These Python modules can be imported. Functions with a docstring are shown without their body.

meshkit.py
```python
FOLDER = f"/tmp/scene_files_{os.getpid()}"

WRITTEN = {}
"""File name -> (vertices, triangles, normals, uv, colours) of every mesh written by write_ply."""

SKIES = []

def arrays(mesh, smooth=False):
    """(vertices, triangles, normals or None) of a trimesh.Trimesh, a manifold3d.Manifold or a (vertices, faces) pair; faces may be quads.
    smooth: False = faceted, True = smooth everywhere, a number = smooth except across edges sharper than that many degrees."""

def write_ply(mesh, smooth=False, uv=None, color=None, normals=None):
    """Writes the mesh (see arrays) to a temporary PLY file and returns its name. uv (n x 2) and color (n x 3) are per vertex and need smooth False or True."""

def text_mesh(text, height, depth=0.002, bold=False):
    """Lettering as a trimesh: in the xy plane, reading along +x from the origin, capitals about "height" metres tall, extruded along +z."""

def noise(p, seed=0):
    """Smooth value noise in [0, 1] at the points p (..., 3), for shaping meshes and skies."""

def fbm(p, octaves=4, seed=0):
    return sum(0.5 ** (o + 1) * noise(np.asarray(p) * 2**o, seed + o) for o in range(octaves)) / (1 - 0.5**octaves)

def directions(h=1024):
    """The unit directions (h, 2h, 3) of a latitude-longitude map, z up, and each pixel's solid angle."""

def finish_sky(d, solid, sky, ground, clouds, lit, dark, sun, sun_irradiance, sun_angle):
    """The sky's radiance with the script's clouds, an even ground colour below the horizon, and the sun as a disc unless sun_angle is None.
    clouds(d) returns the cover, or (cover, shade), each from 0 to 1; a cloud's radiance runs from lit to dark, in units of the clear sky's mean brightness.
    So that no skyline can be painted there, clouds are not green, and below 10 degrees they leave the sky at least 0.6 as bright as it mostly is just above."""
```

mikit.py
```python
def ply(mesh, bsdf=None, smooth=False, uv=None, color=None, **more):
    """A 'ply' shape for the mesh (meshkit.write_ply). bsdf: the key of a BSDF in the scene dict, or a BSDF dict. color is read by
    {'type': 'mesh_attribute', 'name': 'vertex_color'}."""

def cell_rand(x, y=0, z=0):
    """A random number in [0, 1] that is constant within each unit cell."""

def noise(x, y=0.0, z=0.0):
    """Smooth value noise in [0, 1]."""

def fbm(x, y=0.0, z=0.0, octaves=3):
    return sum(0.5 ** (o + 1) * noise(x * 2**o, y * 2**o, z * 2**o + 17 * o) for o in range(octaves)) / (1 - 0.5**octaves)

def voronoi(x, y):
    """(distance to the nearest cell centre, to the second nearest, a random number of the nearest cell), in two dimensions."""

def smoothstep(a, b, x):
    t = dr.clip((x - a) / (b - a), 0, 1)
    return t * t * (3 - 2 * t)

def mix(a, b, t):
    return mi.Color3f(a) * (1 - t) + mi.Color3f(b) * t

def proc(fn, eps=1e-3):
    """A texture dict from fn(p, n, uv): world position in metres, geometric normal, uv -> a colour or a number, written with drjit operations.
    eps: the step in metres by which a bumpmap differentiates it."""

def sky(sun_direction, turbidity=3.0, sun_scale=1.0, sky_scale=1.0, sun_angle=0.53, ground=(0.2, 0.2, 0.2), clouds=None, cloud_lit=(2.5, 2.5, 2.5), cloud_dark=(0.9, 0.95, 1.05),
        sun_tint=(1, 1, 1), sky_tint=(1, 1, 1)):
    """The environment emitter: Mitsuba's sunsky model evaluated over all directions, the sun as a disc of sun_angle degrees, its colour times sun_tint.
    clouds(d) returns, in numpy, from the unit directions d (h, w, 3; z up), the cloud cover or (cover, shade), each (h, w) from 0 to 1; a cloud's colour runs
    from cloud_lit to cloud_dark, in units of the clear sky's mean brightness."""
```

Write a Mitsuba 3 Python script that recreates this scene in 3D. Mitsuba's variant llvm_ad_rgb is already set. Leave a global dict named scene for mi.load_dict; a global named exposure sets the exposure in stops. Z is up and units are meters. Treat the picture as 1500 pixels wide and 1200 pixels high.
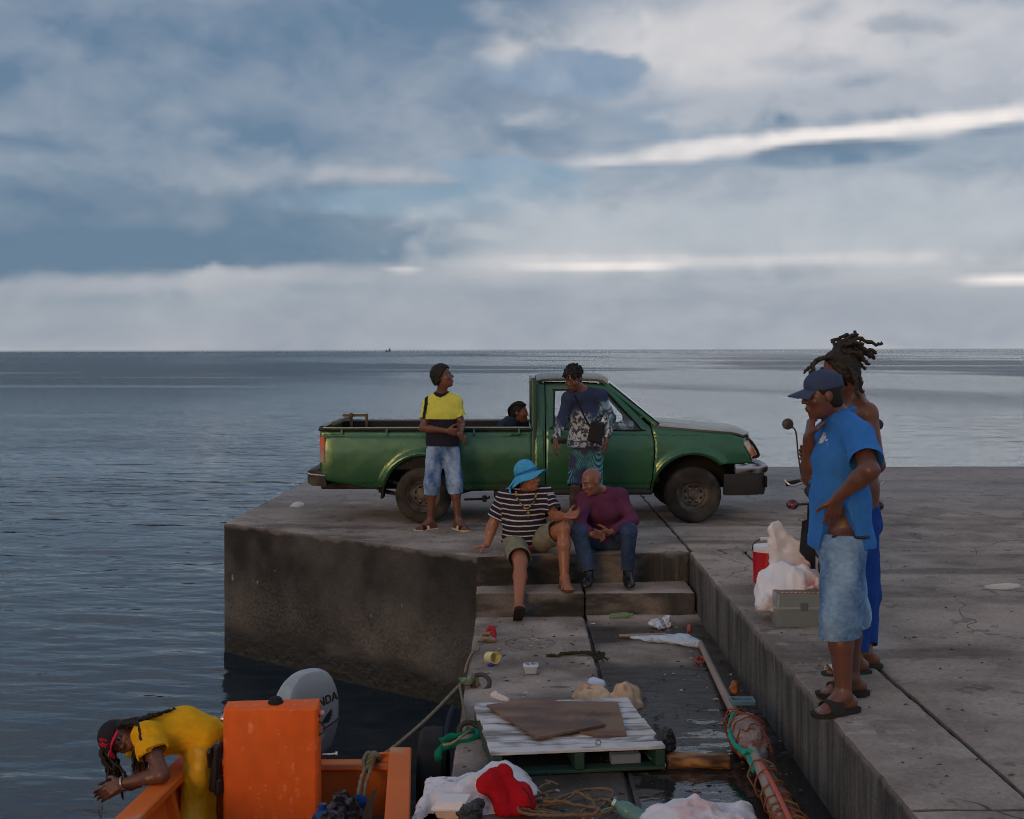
import math
import numpy as np, trimesh, mitsuba as mi, drjit as dr, mikit, meshkit
from manifold3d import Manifold, CrossSection
from mikit import noise, fbm, voronoi, cell_rand, smoothstep, mix, proc, ply

T = mi.ScalarTransform4f
scene, labels = {'type': 'scene'}, {}

# ---------------------------------------------------------------- camera, sky, exposure
EYE = 1.85                                   # metres above the quay top (z = 0); x right, y out to sea
scene['camera'] = {
    'type': 'perspective', 'fov_axis': 'x', 'fov': 2 * math.degrees(math.atan(750 / 1900)),
    'principal_point_offset_y': (600 - 514) / 1200, 'near_clip': 0.05, 'far_clip': 30000.0,
    'to_world': T().look_at(origin=[0, 0, EYE], target=[0, 10, EYE], up=[0.002, 0, 1]),
}
exposure = 2.34


def cloud_field(d):
    """cloud cover and shade over the whole dome: a broken evening overcast with a heavy bank to the left"""
    x, y, z = d[..., 0], d[..., 1], d[..., 2]
    az, el = np.degrees(np.arctan2(x, y)), np.degrees(np.arcsin(np.clip(z, 0, 1)))
    zero = el * 0
    N = lambda u, v, o, seed, oc=6: meshkit.fbm(np.stack([u + o, v, zero], -1), oc, seed) - 0.5
    # bent coordinates, so that edges curl
    wx, wy = az + 3.2 * N(az * 0.20, el * 0.32, 3, 1, 4), el + 1.9 * N(az * 0.20, el * 0.32, 50, 2, 4)
    n1 = N(wx * 0.24, wy * 0.40, 0, 3)
    n2 = N(wx * 0.20, wy * 0.40, 40, 9)
    n3 = N(wx * 0.70, wy * 1.15, 11, 21, 5)
    n4 = N(wx * 0.09, wy * 0.95, 5, 33, 6)
    up = N((wx - 0.6) * 0.21, (wy + 1.2) * 0.40, 0, 61, 6)
    here = N(wx * 0.21, wy * 0.40, 0, 61, 6)
    puff = here - up                          # light from above: tops pale, bellies dark
    big = meshkit.fbm(np.stack([x * 2.2, y * 2.2, z * 4.0], -1) + 7, 5, 44) - 0.5
    s = 0.66 + 0.15 * smooth01(5, 11, el) * smooth01(27, 20, el) + 0.34 * n4 + 0.20 * n1 + 0.9 * big * smooth01(14, 26, el) + 0.05 * smooth01(8, 0, el)
    c = 0.84 + 0.14 * smooth01(9, 1, el) - 0.24 * smooth01(16, 40, el)
    body = np.zeros_like(s)

    def blob(cx, cy, rx, ry, val, amount=1.0, soft=0.5, rot=0.0, warp=1.0, cov=None, puffy=0.0):
        nonlocal s, c, body
        dx, dy = az - cx, el - cy
        cr, sr = math.cos(math.radians(rot)), math.sin(math.radians(rot))
        dx, dy = dx * cr + dy * sr, -dx * sr + dy * cr
        w = warp * (3.4 * n1 + 2.2 * n3)
        r = np.sqrt((dx / rx + 1.6 * warp * n2) ** 2 + (dy / ry) ** 2)
        m = amount * smooth01(1 + soft, 1 - soft, r + w)
        s = s * (1 - m) + m * val
        body = body * (1 - m) + m * puffy
        if cov is not None:
            c = c * (1 - m) + m * cov

    for b in CLOUDS:
        blob(*b[0], *b[1], b[2], b[3], **b[4])
    s = s + (0.10 - 0.06 * body) * n3 + (0.10 - 0.05 * body) * n2 - body * (0.30 * puff) + body * 0.06 * n3
    return np.clip(c, 0, 1), np.clip(s, 0, 0.97)


def smooth01(a, b, x):
    t = np.clip((x - a) / (b - a), 0, 1)
    return t * t * (3 - 2 * t)


CLOUDS = [
    # (azimuth, elevation), (half width, half height) in degrees, shade, strength, options
    ((-13.61, 10.12), (18.2, 8.6), 0.905, 1.0, dict(soft=0.12, rot=8, warp=0.10, cov=0.86, puffy=1.0)),
    ((-7.50, 12.76), (6, 2.5), 0.87, 0.9, dict(soft=0.7, warp=0.3, cov=0.86, puffy=0.8)),
    ((-18.89, 12.74), (11, 4.0), 0.87, 0.75, dict(soft=0.8, cov=0.86, puffy=0.8)),
    ((-16.70, 4.87), (12.5, 2.3), 0.95, 0.95, dict(soft=0.45, rot=4, warp=0.4, cov=0.92, puffy=0.45)),
    ((-14.74, 4.42), (9.5, 0.85), 1.0, 0.8, dict(soft=0.6, rot=3, warp=0.5)),
    ((-10.87, 9.07), (2.6, 1.3), 1.0, 0.8, dict(soft=0.6, warp=0.4, puffy=0.5)),
    ((-13.04, 7.71), (5.0, 0.9), 0.82, 0.7, dict(soft=0.6, warp=0.6, puffy=1.3)),
    ((-19.16, 8.09), (4, 1.0), 0.84, 0.6, dict(soft=0.7, warp=0.4, puffy=1.0)),
    ((-4.51, 15.09), (9, 1.7), 0.97, 0.9, dict(soft=0.4, warp=0.6, cov=0.85, puffy=0.45)),
    ((-4.81, 11.39), (4, 1.8), 0.85, 0.6, dict(soft=0.7, warp=0.4, puffy=0.7)),
    ((-3.61, 9.37), (3, 1.2), 0.80, 0.5, dict(soft=0.7, warp=0.4, puffy=0.7)),
    # right: pale layer and the grey bank above the bright slot
    ((10.15, 13.24), (9.5, 2.4), 0.44, 0.9, dict(soft=0.6, warp=0.25, cov=0.95)),
    ((2.11, 11.94), (4.6, 1.15), 0.86, 0.95, dict(soft=0.25, warp=0.30, rot=-3, cov=0.7, puffy=0.5)),
    ((7.05, 9.95), (3.0, 0.8), 0.84, 0.9, dict(soft=0.4, warp=0.35, cov=0.75, puffy=0.3)),
    ((17.25, 10.70), (9.0, 1.2), 0.66, 0.9, dict(soft=0.5, rot=2, warp=0.6, cov=0.9)),
    ((20.22, 12.64), (4, 1.2), 0.56, 0.7, dict(soft=0.6, puffy=0.3)),
    ((13.32, 8.96), (12.5, 0.42), 0.30, 0.85, dict(soft=0.7, rot=4.5, warp=0.38, cov=1.0)),
    ((15.87, 9.32), (8, 0.26), 0.18, 0.7, dict(soft=0.8, rot=3, warp=0.3, cov=1.0)),
    ((0.60, 10.41), (2.2, 0.9), 0.62, 0.6, dict(soft=0.8)),
    ((-0.24, 12.92), (1.1, 0.6), 0.44, 0.7, dict(soft=0.9, warp=0.4, cov=1.0)),
    ((-4.96, 7.65), (2.9, 0.42), 0.58, 0.7, dict(soft=0.8, warp=0.4, cov=1.0)),
    ((-3.31, 6.65), (6.6, 0.72), 0.90, 0.95, dict(soft=0.3, rot=1.5, warp=0.22, cov=0.62, puffy=0.15)),
    ((-0.15, 7.85), (3.7, 0.62), 0.88, 0.95, dict(soft=0.3, rot=-4, warp=0.22, cov=0.62, puffy=0.15)),
    ((13.75, 8.35), (3.9, 0.52), 0.93, 1.0, dict(soft=0.3, rot=2, warp=0.22)),
    ((5.26, 8.00), (2.4, 0.16), 0.84, 0.9, dict(soft=0.5, rot=2, warp=0.3)),
    ((20.89, 9.02), (1.7, 0.2), 0.86, 0.9, dict(soft=0.5, rot=3, warp=0.4)),
    ((16.98, 13.42), (1.3, 0.35), 0.78, 0.7, dict(soft=0.6, rot=-5)),
    # the low layer: grey, with thin warm slits
    ((11.89, 5.41), (14, 1.9), 0.64, 0.9, dict(soft=0.5, warp=0.3, cov=0.85)),
    ((9.85, 3.89), (9, 0.30), 0.40, 0.6, dict(soft=0.8, warp=0.4, cov=1.0)),
    ((4.51, 3.69), (2.8, 0.15), 0.20, 0.75, dict(soft=0.8, warp=0.4, cov=1.0)),
    ((21.15, 2.89), (1.6, 0.2), 0.12, 0.85, dict(soft=0.7, warp=0.4, cov=1.0)),
    ((-4.78, 3.57), (0.6, 0.12), 0.28, 0.8, dict(soft=0.8, warp=0.4, cov=1.0)),
    ((-15.31, 2.88), (5.5, 0.5), 0.60, 0.7, dict(soft=0.7, rot=3, warp=0.4, cov=1.0)),
    ((-8.09, 3.34), (5, 0.4), 0.62, 0.6, dict(soft=0.8, rot=2, warp=0.4, cov=1.0)),
    ((-12.46, 2.41), (2.2, 0.9), 0.62, 0.7, dict(soft=0.5, warp=0.4, puffy=0.4)),
    ((-19.96, 1.47), (3.0, 0.6), 0.68, 0.7, dict(soft=0.7, warp=0.4)),
    ((-1.51, 1.27), (30, 1.5), 0.76, 0.9, dict(soft=0.6, warp=0.3)),
]
SUN_EL, SUN_AZ = 9.0, 203.0                  # an evening sun low behind the camera, mostly veiled
scene['sky'] = mikit.sky(
    [math.sin(math.radians(SUN_AZ)) * math.cos(math.radians(SUN_EL)), math.cos(math.radians(SUN_AZ)) * math.cos(math.radians(SUN_EL)), math.sin(math.radians(SUN_EL))],
    turbidity=3, sun_scale=0.14, sky_scale=1.0, sun_angle=14, sky_tint=(0.72, 0.94, 1.36), sun_tint=(1, 0.90, 0.80), ground=(0.12, 0.13, 0.14),
    clouds=cloud_field, cloud_lit=(4.75, 4.35, 4.05), cloud_dark=(0.37, 0.68, 1.08))


# ---------------------------------------------------------------- helpers
def rgb(r, g, b):
    """sRGB 0-255 -> linear reflectance"""
    return tuple(((c / 255 + 0.055) / 1.055) ** 2.4 if c > 10 else c / 3294.6 for c in (r, g, b))


def new(name):
    k, i = name, 0
    while k in labels or k in scene or any(x.startswith(k + '__') for x in scene):
        i += 1
        k = f'{name}_{i:03d}'
    return k


def vf(m):
    if hasattr(m, 'to_mesh'):
        g = m.to_mesh()
        return np.array(g.vert_properties[:, :3], float), np.array(g.tri_verts, int)
    if isinstance(m, trimesh.Trimesh):
        return np.array(m.vertices), np.array(m.faces)
    v, f = np.asarray(m[0], float), np.asarray(m[1], int)
    if f.shape[1] == 4:
        f = np.vstack([f[:, [0, 1, 2]], f[:, [0, 2, 3]]])
    return v, f


def cat(ms):
    vs, fs, n = [], [], 0
    for m in ms:
        v, f = vf(m)
        vs.append(v)
        fs.append(f + n)
        n += len(v)
    return np.vstack(vs), np.vstack(fs)


def obj(name, mesh, mat, parent=None, smooth=35, color=None):
    """one entry of the scene; color: an rgb triple or fn(v) -> (n, 3) kept per vertex"""
    k = new(parent + '__' + name if parent else name)
    v, f = vf(mesh)
    if color is not None:
        if smooth not in (True, False):
            sm = trimesh.graph.smooth_shade(trimesh.Trimesh(v, f, process=False), angle=math.radians(smooth), facet_minarea=None)
            v, f, smooth = np.array(sm.vertices), np.array(sm.faces), True
        c = color(v) if callable(color) else np.tile(np.asarray(color, float), (len(v), 1))
        scene[k] = ply((v, f), mat, smooth=smooth, color=np.clip(c, 0, 1))
    else:
        scene[k] = ply((v, f), mat, smooth=smooth)
    return k


def tag(k, label=None, cat_=None, group=None, kind=None):
    d = labels.setdefault(k, {})
    for n, x in (('label', label), ('category', cat_), ('group', group), ('kind', kind)):
        if x:
            d[n] = x
    return k


def thing(name, label, cat_, group=None):
    return tag(new(name), label, cat_, group)


def rot(axis, deg):
    return trimesh.transformations.rotation_matrix(math.radians(deg), axis)[:3, :3]


def move(m, at=(0, 0, 0), R=None, s=1.0):
    v, f = vf(m)
    v = v * s
    if R is not None:
        v = v @ np.asarray(R).T
    return v + np.asarray(at), f


def box(c, s, r=0.0, R=None):
    """box with bevelled edges"""
    h = np.asarray(s, float) / 2
    r = min(r, h.min() * 0.9)
    if r <= 0:
        m = vf(trimesh.creation.box(extents=s))
    else:
        p = []
        for sx in (-1, 1):
            for sy in (-1, 1):
                for sz in (-1, 1):
                    q = np.array([sx, sy, sz])
                    for k in range(3):
                        o = h - r
                        o[k] = h[k]
                        p.append(q * o)
                    p.append(q * (h - r * 0.42))
        m = vf(Manifold.hull_points(np.array(p, np.float32)))
    return move(m, c, R)


def spline(p, n=8, closed=False):
    p = np.asarray(p, float)
    if len(p) < 3:
        return np.array([p[0] + (p[1] - p[0]) * t for t in np.linspace(0, 1, n + 1)])
    q = np.vstack([p[-1], p, p[0], p[1]]) if closed else np.vstack([2 * p[0] - p[1], p, 2 * p[-1] - p[-2]])
    out = []
    for i in range(1, len(q) - 2):
        a, b, c, d = q[i - 1:i + 3]
        for t in np.arange(n) / n:
            out.append(0.5 * (2 * b + (c - a) * t + (2 * a - 5 * b + 4 * c - d) * t ** 2 + (3 * b - a - 3 * c + d) * t ** 3))
    if not closed:
        out.append(p[-1])
    return np.array(out)


def tube(p, r, n=8, closed=False, twist=0.0, flat=1.0):
    """swept tube along points; r one radius or one per point; twist gives a laid-rope relief"""
    p = np.asarray(p, float)
    m = len(p)
    r = np.broadcast_to(np.asarray(r, float), (m,))
    t = np.gradient(p, axis=0) if not closed else np.roll(p, -1, 0) - np.roll(p, 1, 0)
    t /= np.linalg.norm(t, axis=1, keepdims=True) + 1e-12
    u = np.cross(t[0], [0, 0, 1] if abs(t[0][2]) < 0.9 else [1, 0, 0])
    us = []
    for i in range(m):
        u = u - t[i] * (u @ t[i])
        u = u / (np.linalg.norm(u) + 1e-12)
        us.append(u)
    us = np.array(us)
    ws = np.cross(t, us)
    a = np.arange(n) * 2 * np.pi / n
    s = np.concatenate([[0], np.cumsum(np.linalg.norm(np.diff(p, axis=0), axis=1))])
    rr = r[:, None] * (1 + (0.22 * np.cos(3 * a[None] + twist * s[:, None]) if twist else 0 * a[None]))
    v = p[:, None] + rr[..., None] * (us[:, None] * np.cos(a)[None, :, None] + flat * ws[:, None] * np.sin(a)[None, :, None])
    v = v.reshape(-1, 3)
    f = []
    for i in range(m if closed else m - 1):
        j = (i + 1) % m
        for k in range(n):
            l = (k + 1) % n
            f += [[i * n + k, i * n + l, j * n + l], [i * n + k, j * n + l, j * n + k]]
    if not closed:
        v = np.vstack([v, p[0], p[-1]])
        for k in range(n):
            l = (k + 1) % n
            f += [[m * n, l, k], [m * n + 1, (m - 1) * n + k, (m - 1) * n + l]]
    return v, np.array(f)


def lathe(prof, n=24, at=(0, 0, 0), R=None):
    """profile [(radius, z)...] turned about z"""
    prof = np.asarray(prof, float)
    a = np.arange(n) * 2 * np.pi / n
    v = np.stack([prof[:, :1] * np.cos(a), prof[:, :1] * np.sin(a), np.repeat(prof[:, 1:], n, 1)], -1).reshape(-1, 3)
    f = []
    for i in range(len(prof) - 1):
        for k in range(n):
            l = (k + 1) % n
            f += [[i * n + k, i * n + l, (i + 1) * n + l], [i * n + k, (i + 1) * n + l, (i + 1) * n + k]]
    return move((v, np.array(f)), at, R)


def blob(c, r, seed=0, amp=0.25, freq=3.0, sub=4, R=None, flat=None, ridged=False):
    """a lumpy rounded body: r three radii, noise shaped; flat: nothing below this height"""
    s = trimesh.creation.icosphere(subdivisions=sub)
    v = np.array(s.vertices)
    n = meshkit.fbm(v * freq + seed * 7.3, 4, seed)
    n = 1 - 2 * np.abs(n - 0.5) * 1.6 if ridged else n
    v = v * (1 + amp * (n - 0.5) * 2)[:, None] * np.asarray(r)
    v, f = move((v, s.faces), c, R)
    if flat is not None:
        v[:, 2] = np.where(v[:, 2] < flat, flat + 0.05 * (v[:, 2] - flat), v[:, 2])
    return v, f


def crumple(m, amp=0.01, freq=14.0, seed=0, aniso=(1, 1, 1), ridged=True):
    """folds pushed into a surface along its normals"""
    v, f = vf(m)
    n = np.array(trimesh.Trimesh(v, f, process=False).vertex_normals)
    q = v * np.asarray(aniso) * freq
    a = meshkit.fbm(q + 3.1 * seed, 4, seed)
    if ridged:
        a = np.abs(a - 0.5) * 2.2
    return v + n * (amp * (a - 0.4))[:, None], f


def crease(m, amp=0.01, freq=10.0, seed=0, n=6, sharp=1.0):
    """crumpled film or sacking: flat facets that meet in crisp folds"""
    v, f = vf(m)
    nrm = np.array(trimesh.Trimesh(v, f, process=False).vertex_normals)
    rg = np.random.default_rng(seed + 100)
    w = v + 0.35 / freq * (np.stack([meshkit.fbm(v * freq * 0.6 + k * 9.1 + seed, 3, seed + k) for k in range(3)], -1) - 0.5) * 2
    h = np.zeros(len(v))
    for k in range(n):
        d = rg.normal(size=3)
        d /= np.linalg.norm(d)
        fr = freq * (0.6 + 0.9 * rg.random())
        t = (w @ d) * fr + rg.random()
        tri = np.abs((t % 1) - 0.5) * 2
        h += tri ** sharp / (0.6 + fr / freq)
    h = h / n * 1.6
    return v + nrm * (amp * (h - 0.62) * 2)[:, None], f


def fb(v, s, seed=0, o=4):
    return meshkit.fbm(np.asarray(v) * np.asarray(s), o, seed)


def mixc(a, b, t):
    return np.asarray(a)[None] * (1 - t[:, None]) + np.asarray(b)[None] * t[:, None]


# ---------------------------------------------------------------- materials
VC = {'type': 'mesh_attribute', 'name': 'vertex_color'}


def mat(key, **kw):
    scene[key] = {'type': 'twosided', 'bsdf': {'type': 'principled', **{k: ({'type': 'rgb', 'value': list(v)} if isinstance(v, tuple) else v) for k, v in kw.items()}}}
    return key


CLOTH = mat('m_cloth', base_color=VC, roughness=0.92, specular=0.2)
SKIN = mat('m_skin', base_color=VC, roughness=0.38, specular=0.5)
HAIR = mat('m_hair', base_color=VC, roughness=0.6, specular=0.3)
PAINT = mat('m_paint', base_color=VC, roughness=0.27, specular=0.6, clearcoat=1.0, clearcoat_gloss=0.96, metallic=0.35)
WORN = mat('m_worn', base_color=VC, roughness=0.6, specular=0.4)
PLASTIC = mat('m_plastic', base_color=VC, roughness=0.3, specular=0.5)
METAL = mat('m_metal', base_color=VC, roughness=0.32, metallic=0.9)
RUBBER = mat('m_rubber', base_color=VC, roughness=0.8, specular=0.3)
SHEET = mat('m_sheet', base_color=VC, roughness=0.45, specular=0.5, sheen=0.3)
scene['m_film'] = {'type': 'principledthin', 'base_color': VC, 'roughness': 0.35, 'diff_trans': 0.7, 'spec_trans': 0.12, 'eta': 1.4}
FILM = 'm_film'
scene['m_pane'] = {'type': 'thindielectric', 'int_ior': 1.5}
scene['m_clear'] = {'type': 'principledthin', 'base_color': VC, 'roughness': 0.12, 'spec_trans': 0.6, 'diff_trans': 0.3, 'eta': 1.5}


# ---------------------------------------------------------------- the setting: sea, quay, steps, landing
SEA_Z = -1.40


def wave_height(x, y):
    """numpy: swell and chop of the sea mesh near the quay"""
    p = lambda fx, fy, o: np.stack([x * fx + o, y * fy + 0.35 * x * fx, np.zeros_like(x)], -1)
    h = 0.070 * (meshkit.fbm(p(0.30, 0.62, 3), 2, 1) - 0.5) + 0.052 * (meshkit.fbm(p(0.85, 2.1, 9), 3, 2) - 0.5) + 0.020 * (meshkit.fbm(p(2.4, 6.0, 1), 2, 5) - 0.5)
    return h


def sea_mesh():
    y = np.concatenate([np.linspace(-14, 3.5, 40), 3.6 + 0.07 * np.arange(260), 21.8 * 1.03 ** np.arange(1, 215)])
    y = y[y < 12000]
    t = np.linspace(-1, 1, 401)
    half = np.maximum(14, np.abs(y) * 0.75 + 3)
    Y, Tt = np.meshgrid(y, t, indexing='ij')
    X = Tt * half[:, None] - 2
    fade = 1 / (1 + (np.maximum(Y, 0) / 60) ** 2)
    Z = SEA_Z + wave_height(X, Y) * fade
    Z -= 0.0
    n, m = Y.shape
    i = np.arange(n * m).reshape(n, m)
    f = np.stack([i[:-1, :-1], i[:-1, 1:], i[1:, 1:], i[1:, :-1]], -1).reshape(-1, 4)
    return np.stack([X, Y, Z], -1).reshape(-1, 3), f


def slick(p):
    """smooth patches of water between the ruffled ones, wide in the open water to the right"""
    a = fbm(p.x * 0.016 + p.y * 0.004 + 3.7, p.y * 0.0075 + 0.8, 0.0, 4)
    side = smoothstep(-0.5, 0.35, p.x / dr.maximum(p.y, 10.0) + 0.08)
    lane = smoothstep(0.56, 0.66, fbm(p.x * 0.012 + 9.0, p.y * 0.085 + p.x * 0.006, 3.0, 4)) * smoothstep(14.0, 40.0, p.y)
    return dr.maximum(smoothstep(0.45, 0.56, a * (0.72 + 0.42 * side)) * (0.25 + 0.75 * side), 0.7 * lane)


def sea_bump(p, n, uv):
    calm = slick(p)
    y = p.y
    h = 0.028 * fbm(p.x * 1.1 + 2.0, y * 2.8 + p.x * 0.5, 0.0, 3)
    h += 0.0065 * fbm(p.x * 5.0, y * 12.0 + p.x, 3.0, 3)
    # steeper wind ripple further out, where only its slope is seen
    h += smoothstep(8.0, 40.0, y) * 0.10 * fbm(p.x * 0.45 + 6.0, y * 1.5 + p.x * 0.15, 2.0, 3)
    h += smoothstep(12.0, 90.0, y) * 0.075 * fbm(p.x * 0.55 + 1.0, y * 0.95 + p.x * 0.2, 5.0, 3)
    return h * (1.0 - 0.78 * calm)


def sea_rough(p, n, uv):
    d = smoothstep(10.0, 140.0, p.y)
    return dr.clip(0.07 + 0.24 * d - 0.16 * slick(p) * d, 0.04, 1)


scene['m_sea'] = {'type': 'bumpmap', 'arbitrary': proc(sea_bump, 0.01), 'scale': 1.0,
                  'bsdf': {'type': 'principled', 'base_color': {'type': 'rgb', 'value': [0.005, 0.017, 0.026]}, 'roughness': proc(sea_rough), 'specular': 0.27}}
tag(obj('sea', sea_mesh(), 'm_sea', smooth=True), 'rippled grey blue evening sea reaching the horizon', 'sea', kind='structure')


def concrete(p, n, uv):
    up = smoothstep(0.62, 0.82, n.z)
    big = fbm(p.x * 0.7, p.y * 0.9, p.z * 0.7 + 4.0, 4)
    mid = fbm(p.x * 3.1 + 9.0, p.y * 3.1, p.z * 3.1, 4)
    fine = noise(p.x * 60.0, p.y * 60.0, p.z * 60.0)
    grit = noise(p.x * 150.0, p.y * 150.0, p.z * 150.0)
    # trodden top: brownish grey, dark tyre dirt in drawn-out streaks, pale scuffs
    streak = fbm(p.x * 0.55 + 2.0, p.y * 2.4, 1.0, 4)
    top = mix((0.160, 0.132, 0.113), (0.330, 0.277, 0.238), smoothstep(0.25, 0.75, 0.5 * big + 0.5 * mid))
    top = top * (1.0 - 0.38 * smoothstep(0.55, 0.75, streak))
    vx, vy = p.x * 0.55 + 0.35 * fbm(p.x * 1.7, p.y * 1.7, 8.0, 3), p.y * 0.40 + 0.35 * fbm(p.x * 1.7, p.y * 1.7, 12.0, 3)
    v1, v2, _v = voronoi(vx, vy)
    crack = smoothstep(0.012, 0.004, v2 - v1) * smoothstep(0.50, 0.62, fbm(p.x * 0.8, p.y * 0.8, 21.0, 2))
    top = top * (1.0 - 0.6 * crack)
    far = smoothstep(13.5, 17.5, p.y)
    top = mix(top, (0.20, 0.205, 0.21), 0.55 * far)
    scuff = smoothstep(0.66, 0.74, fbm(p.x * 2.2 + 31.0, p.y * 5.5, 2.0, 4)) * (0.35 + 0.65 * smoothstep(14.2, 12.0, p.y + 0.83 * p.x + 2.2))
    top = mix(top, (0.50, 0.46, 0.43), 0.55 * scuff * (1.0 - 0.72 * smoothstep(1.3, 2.0, p.x)))
    spots = smoothstep(0.70, 0.78, fbm(p.x * 9.0, p.y * 9.0 + 7.0, 0.0, 3))
    top = mix(top, (0.07, 0.06, 0.055), 0.5 * spots)
    top = top * (0.78 + 0.28 * fine + 0.16 * grit)
    # faces: dark, weathered, streaked from above, pale barnacled band near the water, wet weed below it
    run = fbm(p.x * 5.0 + p.y * 5.0, p.z * 0.5, 3.0, 4)
    runs = fbm(p.x * 14.0 + p.y * 14.0, p.z * 0.8, 7.0, 4)
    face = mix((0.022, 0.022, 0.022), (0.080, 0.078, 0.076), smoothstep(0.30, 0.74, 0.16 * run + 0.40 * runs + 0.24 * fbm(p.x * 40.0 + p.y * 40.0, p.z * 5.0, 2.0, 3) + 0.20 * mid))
    inner = smoothstep(1.2, 1.45, p.x)
    face = mix(face, face * 1.25 + mi.Color3f(0.008), inner)
    band = smoothstep(-0.25, -0.80, p.z + 0.22 * mid) * smoothstep(-1.25, -1.02, p.z + 0.12 * (mid - 0.5))
    pock = 0.5 * fbm(p.x * 48.0, p.y * 48.0, p.z * 40.0, 3) + 0.5 * fbm(p.x * 9.0 + p.y * 9.0, p.z * 1.6, 1.0, 4)
    face = mix(face, mix((0.045, 0.042, 0.040), (0.17, 0.165, 0.155), smoothstep(0.40, 0.66, pock)), 0.30 * band * (1.0 - inner))
    chip = smoothstep(0.735, 0.77, 0.7 * fbm(p.x * 11.0 + 3.0, p.y * 11.0, p.z * 7.0, 4) + 0.3 * pock) * smoothstep(-0.1, -0.2, p.z)
    face = mix(face, (0.32, 0.30, 0.27), 0.6 * chip)
    lip = smoothstep(-0.055, -0.012, p.z + 0.09 * (fbm(p.x * 9.0, p.y * 9.0, p.z * 3.0, 3) - 0.5)) * (1.0 - smoothstep(0.02, 0.05, p.z))
    face = mix(face, (0.20, 0.18, 0.165), 0.55 * lip)
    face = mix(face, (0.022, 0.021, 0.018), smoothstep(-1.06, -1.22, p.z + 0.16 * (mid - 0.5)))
    face = face * (0.74 + 0.34 * fine + 0.18 * grit)
    # steps and landing below the quay: browner, stained dark low on the risers
    low = smoothstep(-0.22, -0.26, p.z) * smoothstep(-0.35, -0.33, p.x)
    lt = mix((0.140, 0.113, 0.095), (0.370, 0.306, 0.262), smoothstep(0.25, 0.75, 0.35 * big + 0.65 * mid))
    lt = lt * (0.76 + 0.30 * fine + 0.18 * grit)
    rr_ = dr.sqrt(dr.square((p.x - 0.14) / 0.20) + dr.square((p.y - 10.34) / 0.22))
    crk = smoothstep(0.12, 0.02, dr.abs(noise(p.x * 30.0, p.y * 26.0, 0.0) - 0.5)) * smoothstep(1.05, 0.9, rr_)
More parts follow.
